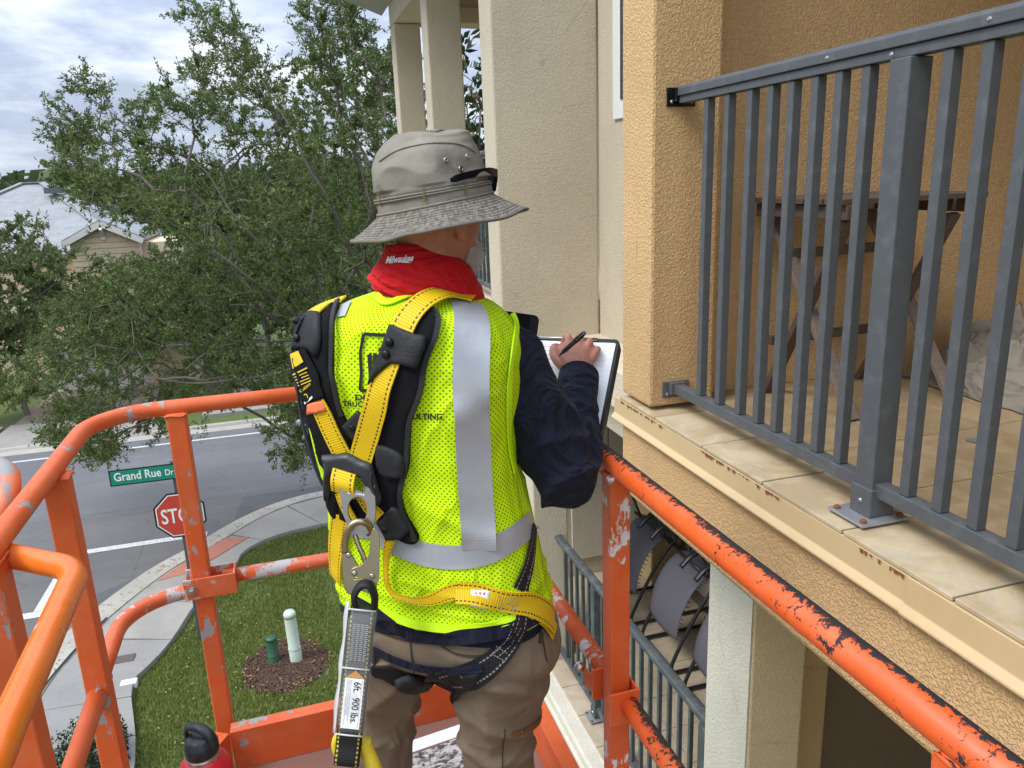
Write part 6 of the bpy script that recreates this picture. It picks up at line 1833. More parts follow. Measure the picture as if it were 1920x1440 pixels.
def stud(parent, px, py, B, r=.0075, h=.004, off=.012, mat='plastic_black', name='snap'):
    p, n, ok = hit(px, py, B); p = p+n*off
    m = MB(); m.lathe([(r, -.006), (r, h*.5), (r*.75, h*.9), (r*.3, h), (.0003, h*1.02)], p, 18, axis=tuple(n), caps=False); return m.build(name, mat, parent, smooth=True)
# ------------------------------------------------------------------ trims, stripes and print on the vest
strap('reflective_strip', [(872, 566), (884, 600), (884, 680), (884, 760), (887, 850), (892, 930), (897, 1000), (899, 1030)], .064, B_VEST, 'reflective', VEST, .0030, .0012, 5)
strap('reflective_strip', [(634, 985), (690, 988), (735, 1012), (790, 1036), (850, 1044), (910, 1036), (955, 1012), (992, 984), (1008, 968)], .048, B_VEST, 'reflective', VEST, .0026, .0012, 4)
strap('reflective_strip', [(652, 570), (646, 582), (640, 596)], .022, B_VEST, 'reflective', VEST, .0030, .0012, 4)
strap('binding', [(662, 1108), (680, 1120), (706, 1134), (745, 1158), (790, 1172), (850, 1178), (905, 1173), (960, 1160), (1000, 1140), (1024, 1118)], .017, B_VEST, 'vest_trim', VEST, .0030, .0022, 3)
strap('binding', [(703, 556), (712, 564), (722, 574), (736, 570), (760, 560), (800, 550), (840, 550), (866, 556)], .017, B_VEST, 'vest_trim', VEST, .0045, .0022, 3)
strap('shirt_hem', [(665, 1126), (706, 1150), (745, 1173), (790, 1187), (850, 1193), (905, 1188), (960, 1175), (1000, 1156), (1022, 1140)], .030, B_VT, 'navy_cloth', [o_ for o_ in PERSON.children if o_.name == 'shirt'][0], .004, .003, 4)
strap('binding', [(958, 588), (966, 610), (962, 640), (955, 680), (951, 740), (951, 800), (954, 850), (962, 885)], .014, B_BOTH, 'vest_trim', VEST, .0035, .0025, 5)
def print_vest():
    m = MB(); B = B_VEST
    def seg(a, b, w): 
        a, b = np.array(a, float), np.array(b, float); d = (b-a)/np.linalg.norm(b-a); n = np.array([-d[1], d[0]])*w/2; k = max(2, int(np.linalg.norm(b-a)/6))
        rows = []
        for i in range(k+1):
            q = a+(b-a)*i/k; r = []
            for s in (-1, 1):
                x = q+n*s; p, nn, ok = hit(x[0], x[1], B); r.append(p+nn*.0036)
            rows.append(r)
        m.grid(rows)
    for a, b in (((683, 626), (730, 629)), ((683, 626), (677, 660)), ((677, 660), (679, 700)), ((679, 700), (677, 731)), ((677, 731), (706, 733)), ((730, 629), (745, 650))): seg(a, b, 6)
    # two dark building shapes
    def blk(poly):
        r = [[], []]
        n = len(poly)//2
        for i in range(n):
            for k, q in ((0, poly[i]), (1, poly[-1-i])):
                p, nn, ok = hit(q[0], q[1], B); r[k].append(p+nn*.0036)
        m.grid(r)
    blk([(690, 665), (699, 660), (699, 722), (694, 722)]); blk([(701, 660), (716, 668), (712, 724), (701, 722)])
    blk([(711, 652), (724, 650), (732, 690), (719, 690)]); blk([(704, 697), (720, 694), (716, 735), (700, 735)])
    o = m.build('printed_logo', 'print_black', VEST)
    m2 = MB()
    print_text(m2, 'DU', (668, 749), (1, .04), (.02, -1), 10, B, .0036, 28, .03)
    print_text(m2, 'TRUCT', (644, 760), (1, .05), (.02, -1), 9.5, B, .0036, 48, .02)
    print_text(m2, 'ULTING', (775, 785), (1, -.005), (.02, -1), 10, B, .0036, 55, .03)
    m2.build('printed_lettering', 'print_black', VEST)
print_vest()

# ------------------------------------------------------------------ trouser details
pk = MB()
def seam(path, w, B, mat, parent, name='seam', off=.0022, thick=.0012): return strap(name, path, w, B, mat, parent, off, thick, 3, 6, 2)
seam([(690, 1176), (760, 1200), (830, 1207), (910, 1205), (960, 1200)], .003, B_TR, 'trouser_dark', TROUSERS)
seam([(828, 1210), (850, 1224), (880, 1230), (912, 1228)], .004, B_TR, 'trouser_dark', TROUSERS, 'pocket_edge')
seam([(770, 1195), (772, 1225), (778, 1262)], .0025, B_TR, 'trouser_dark', TROUSERS)
seam([(1012, 1180), (1016, 1200), (1024, 1240)], .003, B_TR, 'trouser_dark', TROUSERS)
strap('zip_pocket', [(957, 1376), (975, 1374), (995, 1364), (1012, 1352), (1022, 1344)], .009, B_TR, 'zip_brown', TROUSERS, .0035, .0015, 3, 5, 2)
strap('zip_pull', [(976, 1370), (975, 1380)], .004, B_TR, 'bolt_steel', TROUSERS, .003, .002, 1, 3, 2)
strap('pocket_seam', [(946, 1366), (942, 1400), (941, 1440)], .0025, B_TR, 'trouser_dark', TROUSERS, .0025, .001, 3, 6, 2)
strap('belt_loop', [(1014, 1186), (1012, 1206)], .010, B_TR, 'trouser_dark', TROUSERS, .001, .003, 1, 4, 2)

# ------------------------------------------------------------------ hat
def build_hat():
    # crown: rows of (picture height, left, right); it leans with the band, higher on the right
    rows = [(249, 792, 838), (252, 762, 862), (262, 738, 878), (276, 720, 889), (296, 708, 897), (320, 705, 904), (345, 707, 910), (362, 708, 915), (368, 710, 918), (384, 711, 921)]
    n, m = 64, 120
    R = interp_rows([(a, b, c, 0.0, 0.0) for a, b, c in rows], n); th = np.linspace(0, 2*pi, m, endpoint=False)
    P = np.zeros((n, m, 3)); hc = pp(812, 300, .02); tiltv = E1*(-.115)+E2*0.05      # direction of the hat's own down-tilt in its plane
    for i in range(n):
        py, xl, xr = R[i, :3]; l, r = pp(xl, py, .02), pp(xr, py, .02); c = (l+r)/2; a = (r-l)@E1/2; t = i/(n-1)
        for j, q in enumerate(th):
            b = a*1.13
            x, y = cos(q)*a, sin(q)*b
            slope = .165*t                                             # band rises to the right
            z = c[2]+x*slope-y*.02*t
            p = c+E1*x+E2*y; p[2] = z
            k = (.009*nz3(p, 9, 3)+.004*nz3(p, 26, 7)+.011*max(0, ridge(p, 10, 2, 1, 1.6)-.35))*(1 if t < .72 else .3)
            if .80 < t: k += .0022
            if .785 < t < .80: k -= .002
            nrm = E1*cos(q)+E2*sin(q)+EZ*(1.2*max(0, .3-t)*3)
            nrm = nrm/np.linalg.norm(nrm); P[i, j] = p+nrm*k
    mb = MB(); mb.grid(P, closed=True)
    top = P[0].mean(0)+EZ*.002; mb.v.append(tuple(top)); ti = len(mb.v)-1
    for j in range(m): mb.f.append([ti, j, (j+1) % m]); mb.uv.append([(0, 0)]*3)
    hat = mb.build('sun_hat', 'hat_cloth', PERSON, smooth=True)
    s = hat.modifiers.new('thick', 'SOLIDIFY'); s.thickness = .002; s.offset = 1
    # brim: outer edge read round the photograph
    inner = P[-1]; c0 = inner.mean(0); nb = 26
    G = np.zeros((nb, m, 3)); UV = np.zeros((nb, m+1, 2))
    for j, q in enumerate(th):
        d = E1*cos(q)+E2*sin(q); d /= np.linalg.norm(d); a = math.atan2(sin(q), cos(q))
        ln = .070+.004*cos(a)+.006*sin(2*a)                             # width of the brim
        # droop angle: near side hangs, right side runs out flatter, far left hangs most
        dr = radians(38)+radians(10)*max(0, -cos(a))+radians(4)*sin(3*a+.6)-radians(4)*max(0, cos(a))**1.5+radians(16)*max(0, sin(a))*max(0, -cos(a))+radians(2.5)*sin(5*a)+radians(1)*max(0, -sin(a))
        for i in range(nb):
            t = i/(nb-1); L = ln*t; drop = sin(dr)*L*(1-.20*t); run = cos(dr)*L*(1+.04*t)
            p = inner[j]*1.0+d*(run+.001)-EZ*drop
            p = p+EZ*.004*sin(3*a+1)*t*t+EZ*.0022*nz3(p, 20, 3)*t
            G[i, j] = p; UV[i, j] = (a*.12 if j else -pi*.12, L)
    UV[:, :m, 0] = (th*.12)[None]; UV[:, m, 0] = 2*pi*.12; UV[:, m, 1] = UV[:, 0, 1]
    b = MB(); b.grid(G, UV, closed=True); brim = b.build('brim', 'hat_brim', hat, smooth=True)
    under = G-EZ*.0032; b = MB(); b.grid(under[::-1], closed=True); b.build('brim_lining', 'hat_under', hat, smooth=True)
    b = MB(); b.tube([tuple(p) for p in np.vstack([G[-1]-EZ*.0014, G[-1][:2]-EZ*.0014])], .0030, 8, caps=False); b.build('brim_edge', 'hat_brim', hat, smooth=True)
    # band, seams and eyelets
    Bh = mk_bvh([P]); Bb = mk_bvh([G])
    def bandline(t, w, name, mat='hat_cloth', off=.0012, th_=.0016):
        i = int(t*(n-1)); pts = [P[i, j] for j in range(m)]
        mbb = MB(); rows = []
        for j in list(range(m))+[0]:
            q = P[i, j]; o = (q-P[i].mean(0)); o[2] = 0; o /= np.linalg.norm(o); rows.append([q+o*off+EZ*w/2, q+o*(off+th_)+EZ*w/2*.8, q+o*(off+th_)-EZ*w/2*.8, q+o*off-EZ*w/2])
        mbb.grid(rows); return mbb.build(name, mat, hat, smooth=True)
    bandline(.815, .0035, 'band_seam'); bandline(.855, .0030, 'band_seam'); bandline(.985, .005, 'band_seam')
    strap('panel_seam', [(712, 303), (740, 285), (780, 273), (830, 268), (866, 272), (890, 286)], .0028, Bh, 'hat_cloth', hat, .0012, .0014, 3, 4, 2)
    for pth in ([(716, 356), (716, 384)], [(795, 352), (797, 378)], [(870, 340), (872, 364)]): strap('band_stitch', pth, .004, Bh, 'hat_under', hat, .004, .001, 1, 3, 2)
    for k, (x, y, B, r) in enumerate(((835, 300, Bh, .0042), (875, 293, Bh, .0036), (863, 317, Bh, .0052), (914, 413, Bb, .0060))):
        p, nn, ok = hit(x, y, B); q = MB(); q.lathe([(r, -.002), (r, .0016), (r*.8, .0026), (r*.5, .002), (r*.42, -.001)], p+nn*.0015, 16, axis=tuple(nn), caps=False); e = q.build('eyelet', 'gold_steel' if k > 1 else 'galv', hat, smooth=True)
        q = MB(); q.lathe([(r*.48, 0), (.0002, .0004)], p+nn*.002, 12, axis=tuple(nn), caps=False); q.build('eyelet_hole', 'print_black', e)
    # sunglasses pushed up on the hat
    g = thing('sunglasses', 'black sunglasses resting on the front of the grey hat', 'sunglasses', pp(905, 335, -.06))
    fr = pp(931, 325, .06); tip = pp(843, 338, -.095)
    mm = MB(); a = [tip, pp(862, 332, -.088), pp(890, 325, -.055), pp(915, 321, -.005), fr]
    sp = spline(a, 6); wd = np.interp(np.linspace(0, 1, len(sp)), [0, .12, .3, .7, 1], [.006, .012, .0125, .0125, .016])
    rows = [[p+EZ*w/2+E1*.001, p+EZ*w/2-E2*.004+E1*.002, p-EZ*w/2-E2*.004+E1*.002, p-EZ*w/2+E1*.001] for p, w in zip(sp, wd)]
    mm.grid([r+[r[0]] for r in rows]); mm.add(rows[0], [(0, 1, 2, 3)]); mm.add(rows[-1], [(3, 2, 1, 0)]); mm.build('temple', 'shades_black', g, bevel=.0008)
    ld = np.array(HF*1.0); acr = -HR                                  # lens plane runs across his face
    lo = fr+EZ*.0; w_, h_ = .058, .042
    shape = [(0, .008), (.056, .008), (.060, -.004), (.056, -.030), (.044, -.040), (.020, -.040), (.006, -.033), (0, -.012)]
    for s0 in (0.0, .066):
        q = MB(); q.prism([(s0+a, b) for a, b in shape], lo, acr, EZ, ld, -.002, .003); q.build('lens_rim', 'shades_black', g, bevel=.001)
        q = MB(); q.prism([(s0+.03+(a-.03)*.82, -.016+(b+.016)*.82) for a, b in shape], lo, acr, EZ, ld, -.0026, -.0021); q.build('lens', 'glass_dark', g)
    q = MB(); q.bar(lo+acr*.055, lo+acr*.068, .005, .008); q.build('bridge', 'plastic_black', g)
    q = MB(); tl = lo+acr*.126; q.bar(tl, tl-HF*.14+EZ*(-.012), .004, .010); q.build('temple', 'plastic_black', g)
    return hat
HAT = build_hat()
# ------------------------------------------------------------------ red neck gaiter
def build_gaiter():
    rows = []
    def R(pyl, xl, pyr, xr, b, off): rows.append((pyl, xl, pyr, xr, b, off))
    R(462, 722, 470, 836, .060, .012); R(474, 718, 483, 862, .069, .012); R(495, 704, 499, 884, .079, .012); R(508, 694, 524, 897, .084, .012); R(522, 692, 540, 905, .086, .010); R(538, 700, 556, 907, .084, .008); R(548, 714, 566, 896, .078, .004)
    A = np.array(rows, float); n, m = 56, 120; t0 = np.linspace(0, 1, len(A)); tt = np.linspace(0, 1, n)
    C = np.stack([np.interp(tt, t0, A[:, k]) for k in range(6)], 1); C = smooth_rows(C, 5); th = np.linspace(0, 2*pi, m, endpoint=False)
    P = np.zeros((n, m, 3))
    for i in range(n):
        yl, xl, yr, xr, b, off = C[i]; l, r = pp(xl, yl, off), pp(xr, yr, off); c = (l+r)/2; ax = (r-l)/2; t = i/(n-1)
        for j, q in enumerate(th):
            d = ax*cos(q)+E2*b*sin(q); p = c+d
            p[2] -= .012*sin(q)*(1-t)
            f = .0035*sin(300*p[2]+6*cos(q+.6)*1.5+3*nz3(p, 9, 2))*(.25+.75*exp(-((cos(q)+.8)/.6)**2))*(t > .3)*min(1, (t-.3)*4)
            f += .003*sin(42*(p@E1)+55*p[2])*min(1, t*2)+.0016*nz3(p, 25, 5)
            u = d/np.linalg.norm(d); P[i, j] = p+u*f
    mb = MB(); mb.grid(P, closed=True); g = mb.build('neck_gaiter', 'red_cloth', PERSON, smooth=True)
    s = g.modifiers.new('thick', 'SOLIDIFY'); s.thickness = .003; s.offset = 1
    Bg = mk_bvh([P]); m2 = MB(); print_text(m2, 'Milwaukee', (724, 494), (1, -.085), (.30, -1), 12.5, Bg, .0014, 50, .035)
    q = MB(); 
    r = []
    for a in np.linspace(0, 1, 10):
        x = 748+28*a; w = 3.2*sin(pi*min(1, a*1.15))*(1-.6*a); rr = []
        for s_ in (-1, 1): p, nn, ok = hit(x, 491+a*2.2+s_*w*.5, Bg); rr.append(p+nn*.0014)
        r.append(rr)
    m2.grid(r); m2.build('printed_lettering', 'print_white', g)
build_gaiter()

# ================================================================== SAFETY HARNESS
HN = thing('safety_harness', 'yellow and black safety harness with padded back worn over the vest', 'harness', pp(700, 880, -.13))
B = B_VEST
# padded back: two lobes joined at the dorsal plate
LPAD = [(640, 572), (634, 593), (631, 633), (631, 673), (633, 718), (638, 745), (648, 775), (662, 800), (668, 838), (660, 870), (655, 905), (650, 950), (640, 970), (626, 962), (616, 930), (617, 885), (606, 866), (600, 845), (592, 812), (582, 784), (574, 751), (569, 718), (561, 686), (558, 650), (559, 630), (566, 609), (585, 596), (612, 580)]
patch('shoulder_pad', LPAD, B, 'pad_black', HN, .006, .010, 9, 6.5, 3, 3)
RPAD = [(770, 587), (800, 583), (822, 591), (826, 606), (818, 638), (806, 664), (799, 695), (797, 724), (789, 753), (776, 782), (773, 808), (771, 860), (767, 884), (757, 913), (760, 947), (770, 968), (784, 992), (788, 1007), (780, 1017), (760, 1014), (738, 1000), (716, 975), (702, 940), (696, 900), (690, 850), (700, 790), (716, 720), (728, 660), (738, 618), (750, 598)]
patch('shoulder_pad', RPAD, B, 'pad_black', HN, .006, .010, 9, 6.5, 3, 3)
strap('pad_piping', [(640, 573), (634, 593), (631, 633), (631, 673), (633, 718), (638, 745), (648, 776)], .009, B, 'leather_black', HN, .012, .004, 4, 5, 3)
strap('pad_piping', [(800, 584), (820, 592), (824, 606), (816, 638), (804, 664), (797, 695), (795, 724), (787, 753), (774, 782), (771, 808), (769, 860), (764, 884), (756, 913), (760, 950), (776, 984), (784, 1008)], .009, B, 'leather_black', HN, .012, .004, 4, 5, 3)
# pale wires of the pad's left edge
strap('pad_edge', [(572, 720), (580, 780), (592, 830), (603, 868), (618, 905)], .006, B, 'rubber_dark', HN, .014, .004, 4, 5, 3)
# webbing
strap('webbing', [(648, 568), (634, 574), (617, 584), (603, 596), (590, 610)], .042, B, 'web_yellow', HN, [.008, .012, .016, .018, .018], .0026, 5)
strap('webbing', [(886, 567), (862, 560), (830, 564), (800, 578), (775, 602), (762, 626), (752, 660)], .046, B, 'web_yellow', HN, [.008, .008, .018, .02, .021, .022, .022], .0026, 6)
strap('webbing', [(746, 664), (736, 694), (724, 728), (711, 766), (699, 806), (690, 840), (684, 862)], .045, B, 'web_yellow', HN, .021, .0026, 6)
strap('webbing', [(606, 735), (618, 768), (630, 796), (642, 822), (656, 850)], .040, B, 'web_yellow', HN, .020, .0026, 5)
# keepers with snaps, warning label, small orange tag
patch('keeper', [(563, 660), (560, 636), (566, 612), (580, 598), (612, 596), (618, 615), (617, 650), (608, 668), (592, 655), (570, 657)], B, 'leather_black', HN, .021, .005, 5, 6, 2, 2, .002)
k2 = patch('keeper', [(743, 612), (766, 620), (791, 629), (808, 631), (802, 652), (787, 687), (762, 683), (748, 682), (727, 698), (704, 720), (709, 700), (717, 680), (727, 656), (736, 630)], B, 'leather_black', HN, .026, .004, 4, 6, 2, 0, .002)
for x, y in ((579, 613), (579, 637)): stud(HN, x, y, B, .0075, .005, .028)
for x, y in ((747, 641), (741, 663)): stud(HN, x, y, B, .0075, .005, .032)
lab = patch('warning_label', [(567, 660), (592, 652), (617, 700), (626, 741), (597, 754), (584, 718)], B, 'pad_black', HN, .026, .003, 4, 6, 2)
m = MB()
def flat(poly, off, B=B, mb=None):
    pts = []
    for q in poly:
        p, nn, ok = hit(q[0], q[1], B); pts.append(p+nn*off)
    mb.add(pts, [tuple(range(len(pts)))])
flat([(571, 661), (584, 657), (594, 677), (577, 687)], .0315, mb=m)
flat([(577, 697), (600, 686), (601, 688), (578, 700)], .0315, mb=m)
for k in range(4): flat([(580+k*2, 703+k*5), (600+k*2.4, 694+k*5), (600.6+k*2.4, 695.4+k*5), (580.5+k*2, 704.6+k*5)], .0315, mb=m)
print_text(m, 'GUARDIAN', (590, 730), (.80, -.60), (-.6, -.80), 4.6, B, .0315, 22, .02)
m.build('label_print', 'print_yellow', lab)
m = MB(); c, nn, ok = hit(599, 738, B)
m.lathe([(.0062, 0), (.0062, .0006), (.0045, .0006), (.0045, 0)], c+nn*.031, 20, axis=tuple(nn), caps=False); m.build('label_ring', 'print_yellow', lab)
strap('label_stripe', [(596, 750), (612, 741)], .004, B, 'print_white', lab, .030, .0008, 1, 4, 2)
patch('inspection_tag', [(599, 754), (623, 744), (627, 760), (616, 766), (598, 772)], B, 'orange_tag', HN, .027, .0015, 2, 5, 1)
# leather pieces low on the pad
patch('keeper', [(745, 938), (758, 944), (768, 965), (778, 985), (760, 1003), (730, 1008), (713, 972), (728, 955)], B, 'leather_black', HN, .020, .005, 5, 6, 2, 0, .002)
stud(HN, 729, 985, B, .0065, .004, .025)
patch('keeper', [(714, 822), (742, 832), (766, 848), (768, 880), (752, 890), (726, 884), (716, 862)], B, 'leather_black', HN, .020, .006, 6, 6, 2, 2, .003)
patch('keeper', [(649, 795), (678, 765), (690, 775), (684, 805), (672, 826), (662, 812)], B, 'leather_black', HN, .014, .004, 4, 6, 2)
stud(HN, 669, 796, B, .006, .004, .018)
# dorsal plate of dark rubber
patch('dorsal_plate', [(623, 842), (646, 840), (668, 837), (690, 850), (712, 858), (720, 884), (726, 905), (731, 922), (720, 936), (703, 918), (694, 884), (664, 873), (644, 872), (640, 910), (634, 930), (627, 905), (628, 870)], B, 'rubber_dark', HN, .027, .011, 7, 5, 2, 2)
strap('plate_rib', [(640, 860), (660, 865), (680, 867)], .006, B, 'rubber_dark', HN, .037, .003, 2, 4, 2)
strap('plate_rib', [(716, 868), (714, 886), (720, 905), (727, 922)], .007, B, 'rubber_dark', HN, .036, .003, 2, 4, 2)
strap('webbing', [(668, 866), (667, 884), (664, 900), (661, 912)], .047, B, 'web_yellow', HN, [.040, .052, .052, .044], .0026, 2, 4)
strap('webbing', [(690, 916), (704, 940), (722, 958)], .030, B, 'web_yellow', HN, .024, .0024, 2, 4)
strap('webbing', [(655, 916), (664, 940), (675, 962)], .030, B, 'web_yellow', HN, .022, .0024, 2, 4)
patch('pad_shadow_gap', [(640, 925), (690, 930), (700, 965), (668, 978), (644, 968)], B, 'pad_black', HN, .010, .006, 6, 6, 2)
# side strap running down from behind the pad on the left
strap('webbing', [(646, 962), (642, 990), (639, 1020), (638, 1050), (640, 1082)], .042, B, 'web_yellow', HN, .012, .0026, 4)
# loose strap falling from the pad, then the wide band round the waist
strap('webbing', [(738, 1004), (731, 1040), (729, 1075), (735, 1101), (752, 1118), (785, 1124), (822, 1116), (850, 1106), (868, 1104)], [.022, .014, .010, .010, .011, .013, .022, .030, .034], B, 'web_yellow', HN, [.016, .014, .012, .012, .014, .014, .012, .008, .008], .0026, 6)
strap('webbing', [(858, 1112), (885, 1113), (920, 1118), (955, 1122), (985, 1128), (1012, 1144), (1030, 1166)], [.038, .040, .042, .044, .046, .048, .050], B_VT, 'web_yellow', HN, .009, .0028, 6)
strap('webbing', [(990, 1136), (1014, 1152), (1031, 1176), (1036, 1186)], .040, B_VT, 'web_yellow', HN, .004, .0028, 4)
wl = patch('size_label', [(885, 1101), (919, 1104), (915, 1134), (883, 1129)], B, 'paper_white', HN, .0135, .001, 2, 6, 1)
m = MB()
for k in range(3): flat([(893+k*7, 1106), (895.5+k*7, 1106.4), (893+k*7, 1127), (890.5+k*7, 1126.6)], .0150, mb=m)
m.build('label_print', 'print_red', wl)
m = MB()
def stitch(path, B, off, w=.0016):
    sp = np.array(spline([(a, b, 0) for a, b in path], 6))[:, :2]; 
    for i in range(0, len(sp)-1):
        a, b = sp[i], sp[i]+(sp[i+1]-sp[i])*.62
        pa, na, _ = hit(a[0], a[1], B); pb, nb_, _ = hit(b[0], b[1], B); pa = pa+na*off; pb = pb+nb_*off
        s = np.cross(pb-pa, na); s = s/(np.linalg.norm(s)+1e-9)*w/2; m.add([pa-s, pb-s, pb+s, pa+s], [(0, 1, 2, 3)])
for pth in ([(936, 1104), (967, 1110)], [(936, 1104), (932, 1136)], [(967, 1110), (963, 1140)], [(932, 1136), (963, 1140)], [(936, 1104), (963, 1140)], [(967, 1110), (932, 1136)], [(941, 1107), (937, 1136)], [(962, 1110), (958, 1140)]): stitch(pth, B, .0135)
st_ = m.build('box_stitching', 'print_grey', HN); st_['kind'] = 'stuff'
# black straps on the right side and round the hips
strap('webbing', [(992, 900), (997, 940), (1001, 968)], .018, B_VT, 'web_yellow', HN, .006, .0025, 2, 4)
m = MB(); a = hit(1000, 962, B_VT); b_ = hit(999, 990, B_VT); m.tube(spline([a[0]+a[1]*.012, mid(a[0], b_[0], .3)+a[1]*.014+RH*.006, mid(a[0], b_[0], .7)+a[1]*.014+RH*.006, b_[0]+b_[1]*.012], 5), .0024, 8); m.build('adjuster', 'steel', HN, smooth=True)
strap('webbing', [(998, 985), (993, 1030), (984, 1070), (972, 1106)], [.016, .026, .034, .036], B, 'web_black', HN, .005, .0025, 4)
strap('webbing', [(977, 1148), (971, 1180), (954, 1208), (930, 1234), (902, 1254), (868, 1268), (838, 1272)], [.024, .032, .036, .044, .056, .066, .070], B_VT, 'web_black', HN, .006, .0028, 6)
strap('webbing', [(699, 1214), (712, 1238), (736, 1262), (768, 1275), (806, 1276), (834, 1262)], [.030, .036, .038, .040, .044, .050], B_VT, 'web_plain_black', HN, .006, .0028, 5)
strap('webbing', [(700, 1209), (745, 1232), (800, 1248), (850, 1252), (905, 1246)], .018, B_VT, 'navy_cloth', HN, .010, .0025, 4)
patch('strap_flap', [(816, 1272), (850, 1262), (905, 1246), (896, 1276), (868, 1300), (838, 1318), (828, 1300)], B_VT, 'web_plain_black', HN, .012, .004, 3, 6, 2)
patch('pad_roll', [(738, 1266), (765, 1256), (800, 1268), (824, 1280), (800, 1290), (765, 1290), (742, 1284)], B_VT, 'leather_black', HN, .012, .010, 7, 6, 2, 2, .003)
m = MB()
for pth in ([(960, 1165), (945, 1200), (922, 1222)], [(972, 1170), (955, 1206), (930, 1230)], [(922, 1222), (948, 1236)], [(930, 1208), (950, 1222)], [(846, 1248), (885, 1252)], [(862, 1250), (872, 1268)], [(878, 1272), (900, 1260)], [(985, 1068), (994, 1040)], [(980, 1078), (992, 1082)], [(992, 1082), (997, 1040)]): stitch(pth, B_VT, .0120)
st_ = m.build('white_stitching', 'print_grey', HN); st_['kind'] = 'stuff'

# ------------------------------------------------------------------ D-ring, snap hook, shock pack
Zc = np.array(Wv)
def flatpart(name, poly, D, thick, mat, parent, bevel=.0015, tilt=None, smooth=0):
    """plate hanging on the back: outline in the photograph at distance D, real thickness behind it"""
    if smooth: poly = smooth_poly(poly, smooth)
    pts = [at(x, y, D+(tilt*(y-900)/200 if tilt else 0)) for x, y in poly]
    n = len(pts); mb = MB(); bk = [p+Zc*thick for p in pts]
    mb.add(pts+bk, [tuple(range(n-1, -1, -1)), tuple(range(n, 2*n))]+[(i, (i+1) % n, n+(i+1) % n, n+i) for i in range(n)])
    bmx = bmesh.new(); 
    o = mb.build(name, mat, parent, bevel=bevel)
    bmx.from_mesh(o.data); bmesh.ops.recalc_face_normals(bmx, faces=bmx.faces); bmx.to_mesh(o.data); bmx.free()
    return o
p0, n0, _ = hit(672, 945, B); DR = (p0-EYE)@Wv-.062
# ring: two posts, a bar and a rounded bow with an oval opening
dr = thing('dorsal_ring', 'steel D shaped ring hanging from the middle of the harness back', 'ring', at(670, 950, DR))
outer = smooth_poly([(641, 893), (651, 912), (668, 918), (685, 922), (687, 902), (694, 896), (701, 902), (703, 930), (704, 958), (701, 982), (693, 998), (678, 1003), (662, 995), (650, 980), (642, 960), (638, 930), (637, 905)], 3)
inner = [(670+18*cos(a)+3*sin(a)*.3, 957+25*sin(a)) for a in np.linspace(0, 2*pi, len(outer), endpoint=False)]
oc = np.array([670, 955.]); ang = lambda q: atan2(q[1]-oc[1], q[0]-oc[0])
inn = [(670+18.5*cos(ang(q)), 956+25*sin(ang(q))) for q in outer]
mb = MB(); T_ = .007
ro = [at(x, y, DR) for x, y in outer]; ri = [at(x, y, DR) for x, y in inn]
ring_rows = [[p for p in ro], [p for p in ri], [p+Zc*T_ for p in ri], [p+Zc*T_ for p in ro], [p for p in ro]]
mb.grid(ring_rows, closed=True); o = mb.build('ring', 'steel', dr, bevel=.0018)
bm2 = bmesh.new(); bm2.from_mesh(o.data); bmesh.ops.remove_doubles(bm2, verts=bm2.verts, dist=1e-5); bmesh.ops.recalc_face_normals(bm2, faces=bm2.faces); bm2.to_mesh(o.data); bm2.free()
m = MB()
for k in range(9): x = 652+k*3.6; m.add([at(x, 922+k*.45, DR-.0004), at(x+2.2, 922.3+k*.45, DR-.0004), at(x+2.0, 926+k*.45, DR-.0004), at(x-.2, 925.6+k*.45, DR-.0004)], [(0, 1, 2, 3)])
q = m.build('stamping', 'print_white', dr); q['kind'] = 'stuff'
LY = thing('shock_lanyard', 'shock absorbing lanyard with steel snap hook and clear sleeved pack hanging from the back ring', 'lanyard', at(680, 1100, DR))
m = MB(); hk = [at(x, y, d) for x, y, d in ((646, 1036, DR-.008), (648, 1012, DR-.010), (655, 990, DR-.013), (668, 979, DR-.014), (682, 979, DR-.012), (692, 986, DR-.004), (694, 996, DR+.006), (690, 1002, DR+.011))]
m.tube(spline(hk, 6), spline_r([.0060, .0062, .0064, .0064, .0062, .0058, .0052, .0045], 6), 14); m.build('hook', 'gold_steel', LY, smooth=True)
m = MB(); hk = [at(x, y, d) for x, y, d in ((665, 1002, DR-.002), (672, 1022, DR-.004), (680, 1040, DR-.005), (687, 1060, DR-.004))]
m.tube(spline(hk, 5), .0048, 12); m.build('gate', 'gold_steel', LY, smooth=True)
flatpart('hook_body', [(640, 1030), (650, 1032), (660, 1044), (672, 1064), (660, 1076), (664, 1086), (684, 1084), (690, 1100), (706, 1096), (704, 1112), (690, 1112), (676, 1108), (654, 1116), (645, 1104), (641, 1070)], DR-.010, .011, 'gold_steel', LY, .0015)
flatpart('lock_lever', [(695, 1002), (700, 990), (708, 996), (712, 1012), (711, 1050), (710, 1088), (702, 1096), (688, 1090), (676, 1082), (664, 1082), (656, 1074), (660, 1066), (676, 1060), (686, 1050), (692, 1036), (694, 1016)], DR-.015, .0045, 'gold_steel', LY, .001, None, 2)
for x, y in ((654, 1041), (665, 1075), (698, 1080)):
    m = MB(); m.lathe([(.0048, 0), (.0048, .002), (.003, .0034), (.0012, .0028)], at(x, y, DR-.0155), 14, axis=tuple(-Zc)); m.build('rivet', 'steel', LY, smooth=True)
strap('hook_slot', [(652, 1070), (650, 1082), (655, 1094)], .003, B, 'print_black', LY, .001, .001, 1, 3, 2)
# eye loop of black webbing
m = MB(); m.tube(spline([at(668, 1142, DR-.012), at(664, 1118, DR-.020), at(676, 1098, DR-.022), at(692, 1097, DR-.022), at(702, 1116, DR-.018), at(702, 1142, DR-.012)], 6), .011, 14, ry=.006); m.build('eye_loop', 'web_pack', LY, smooth=True)
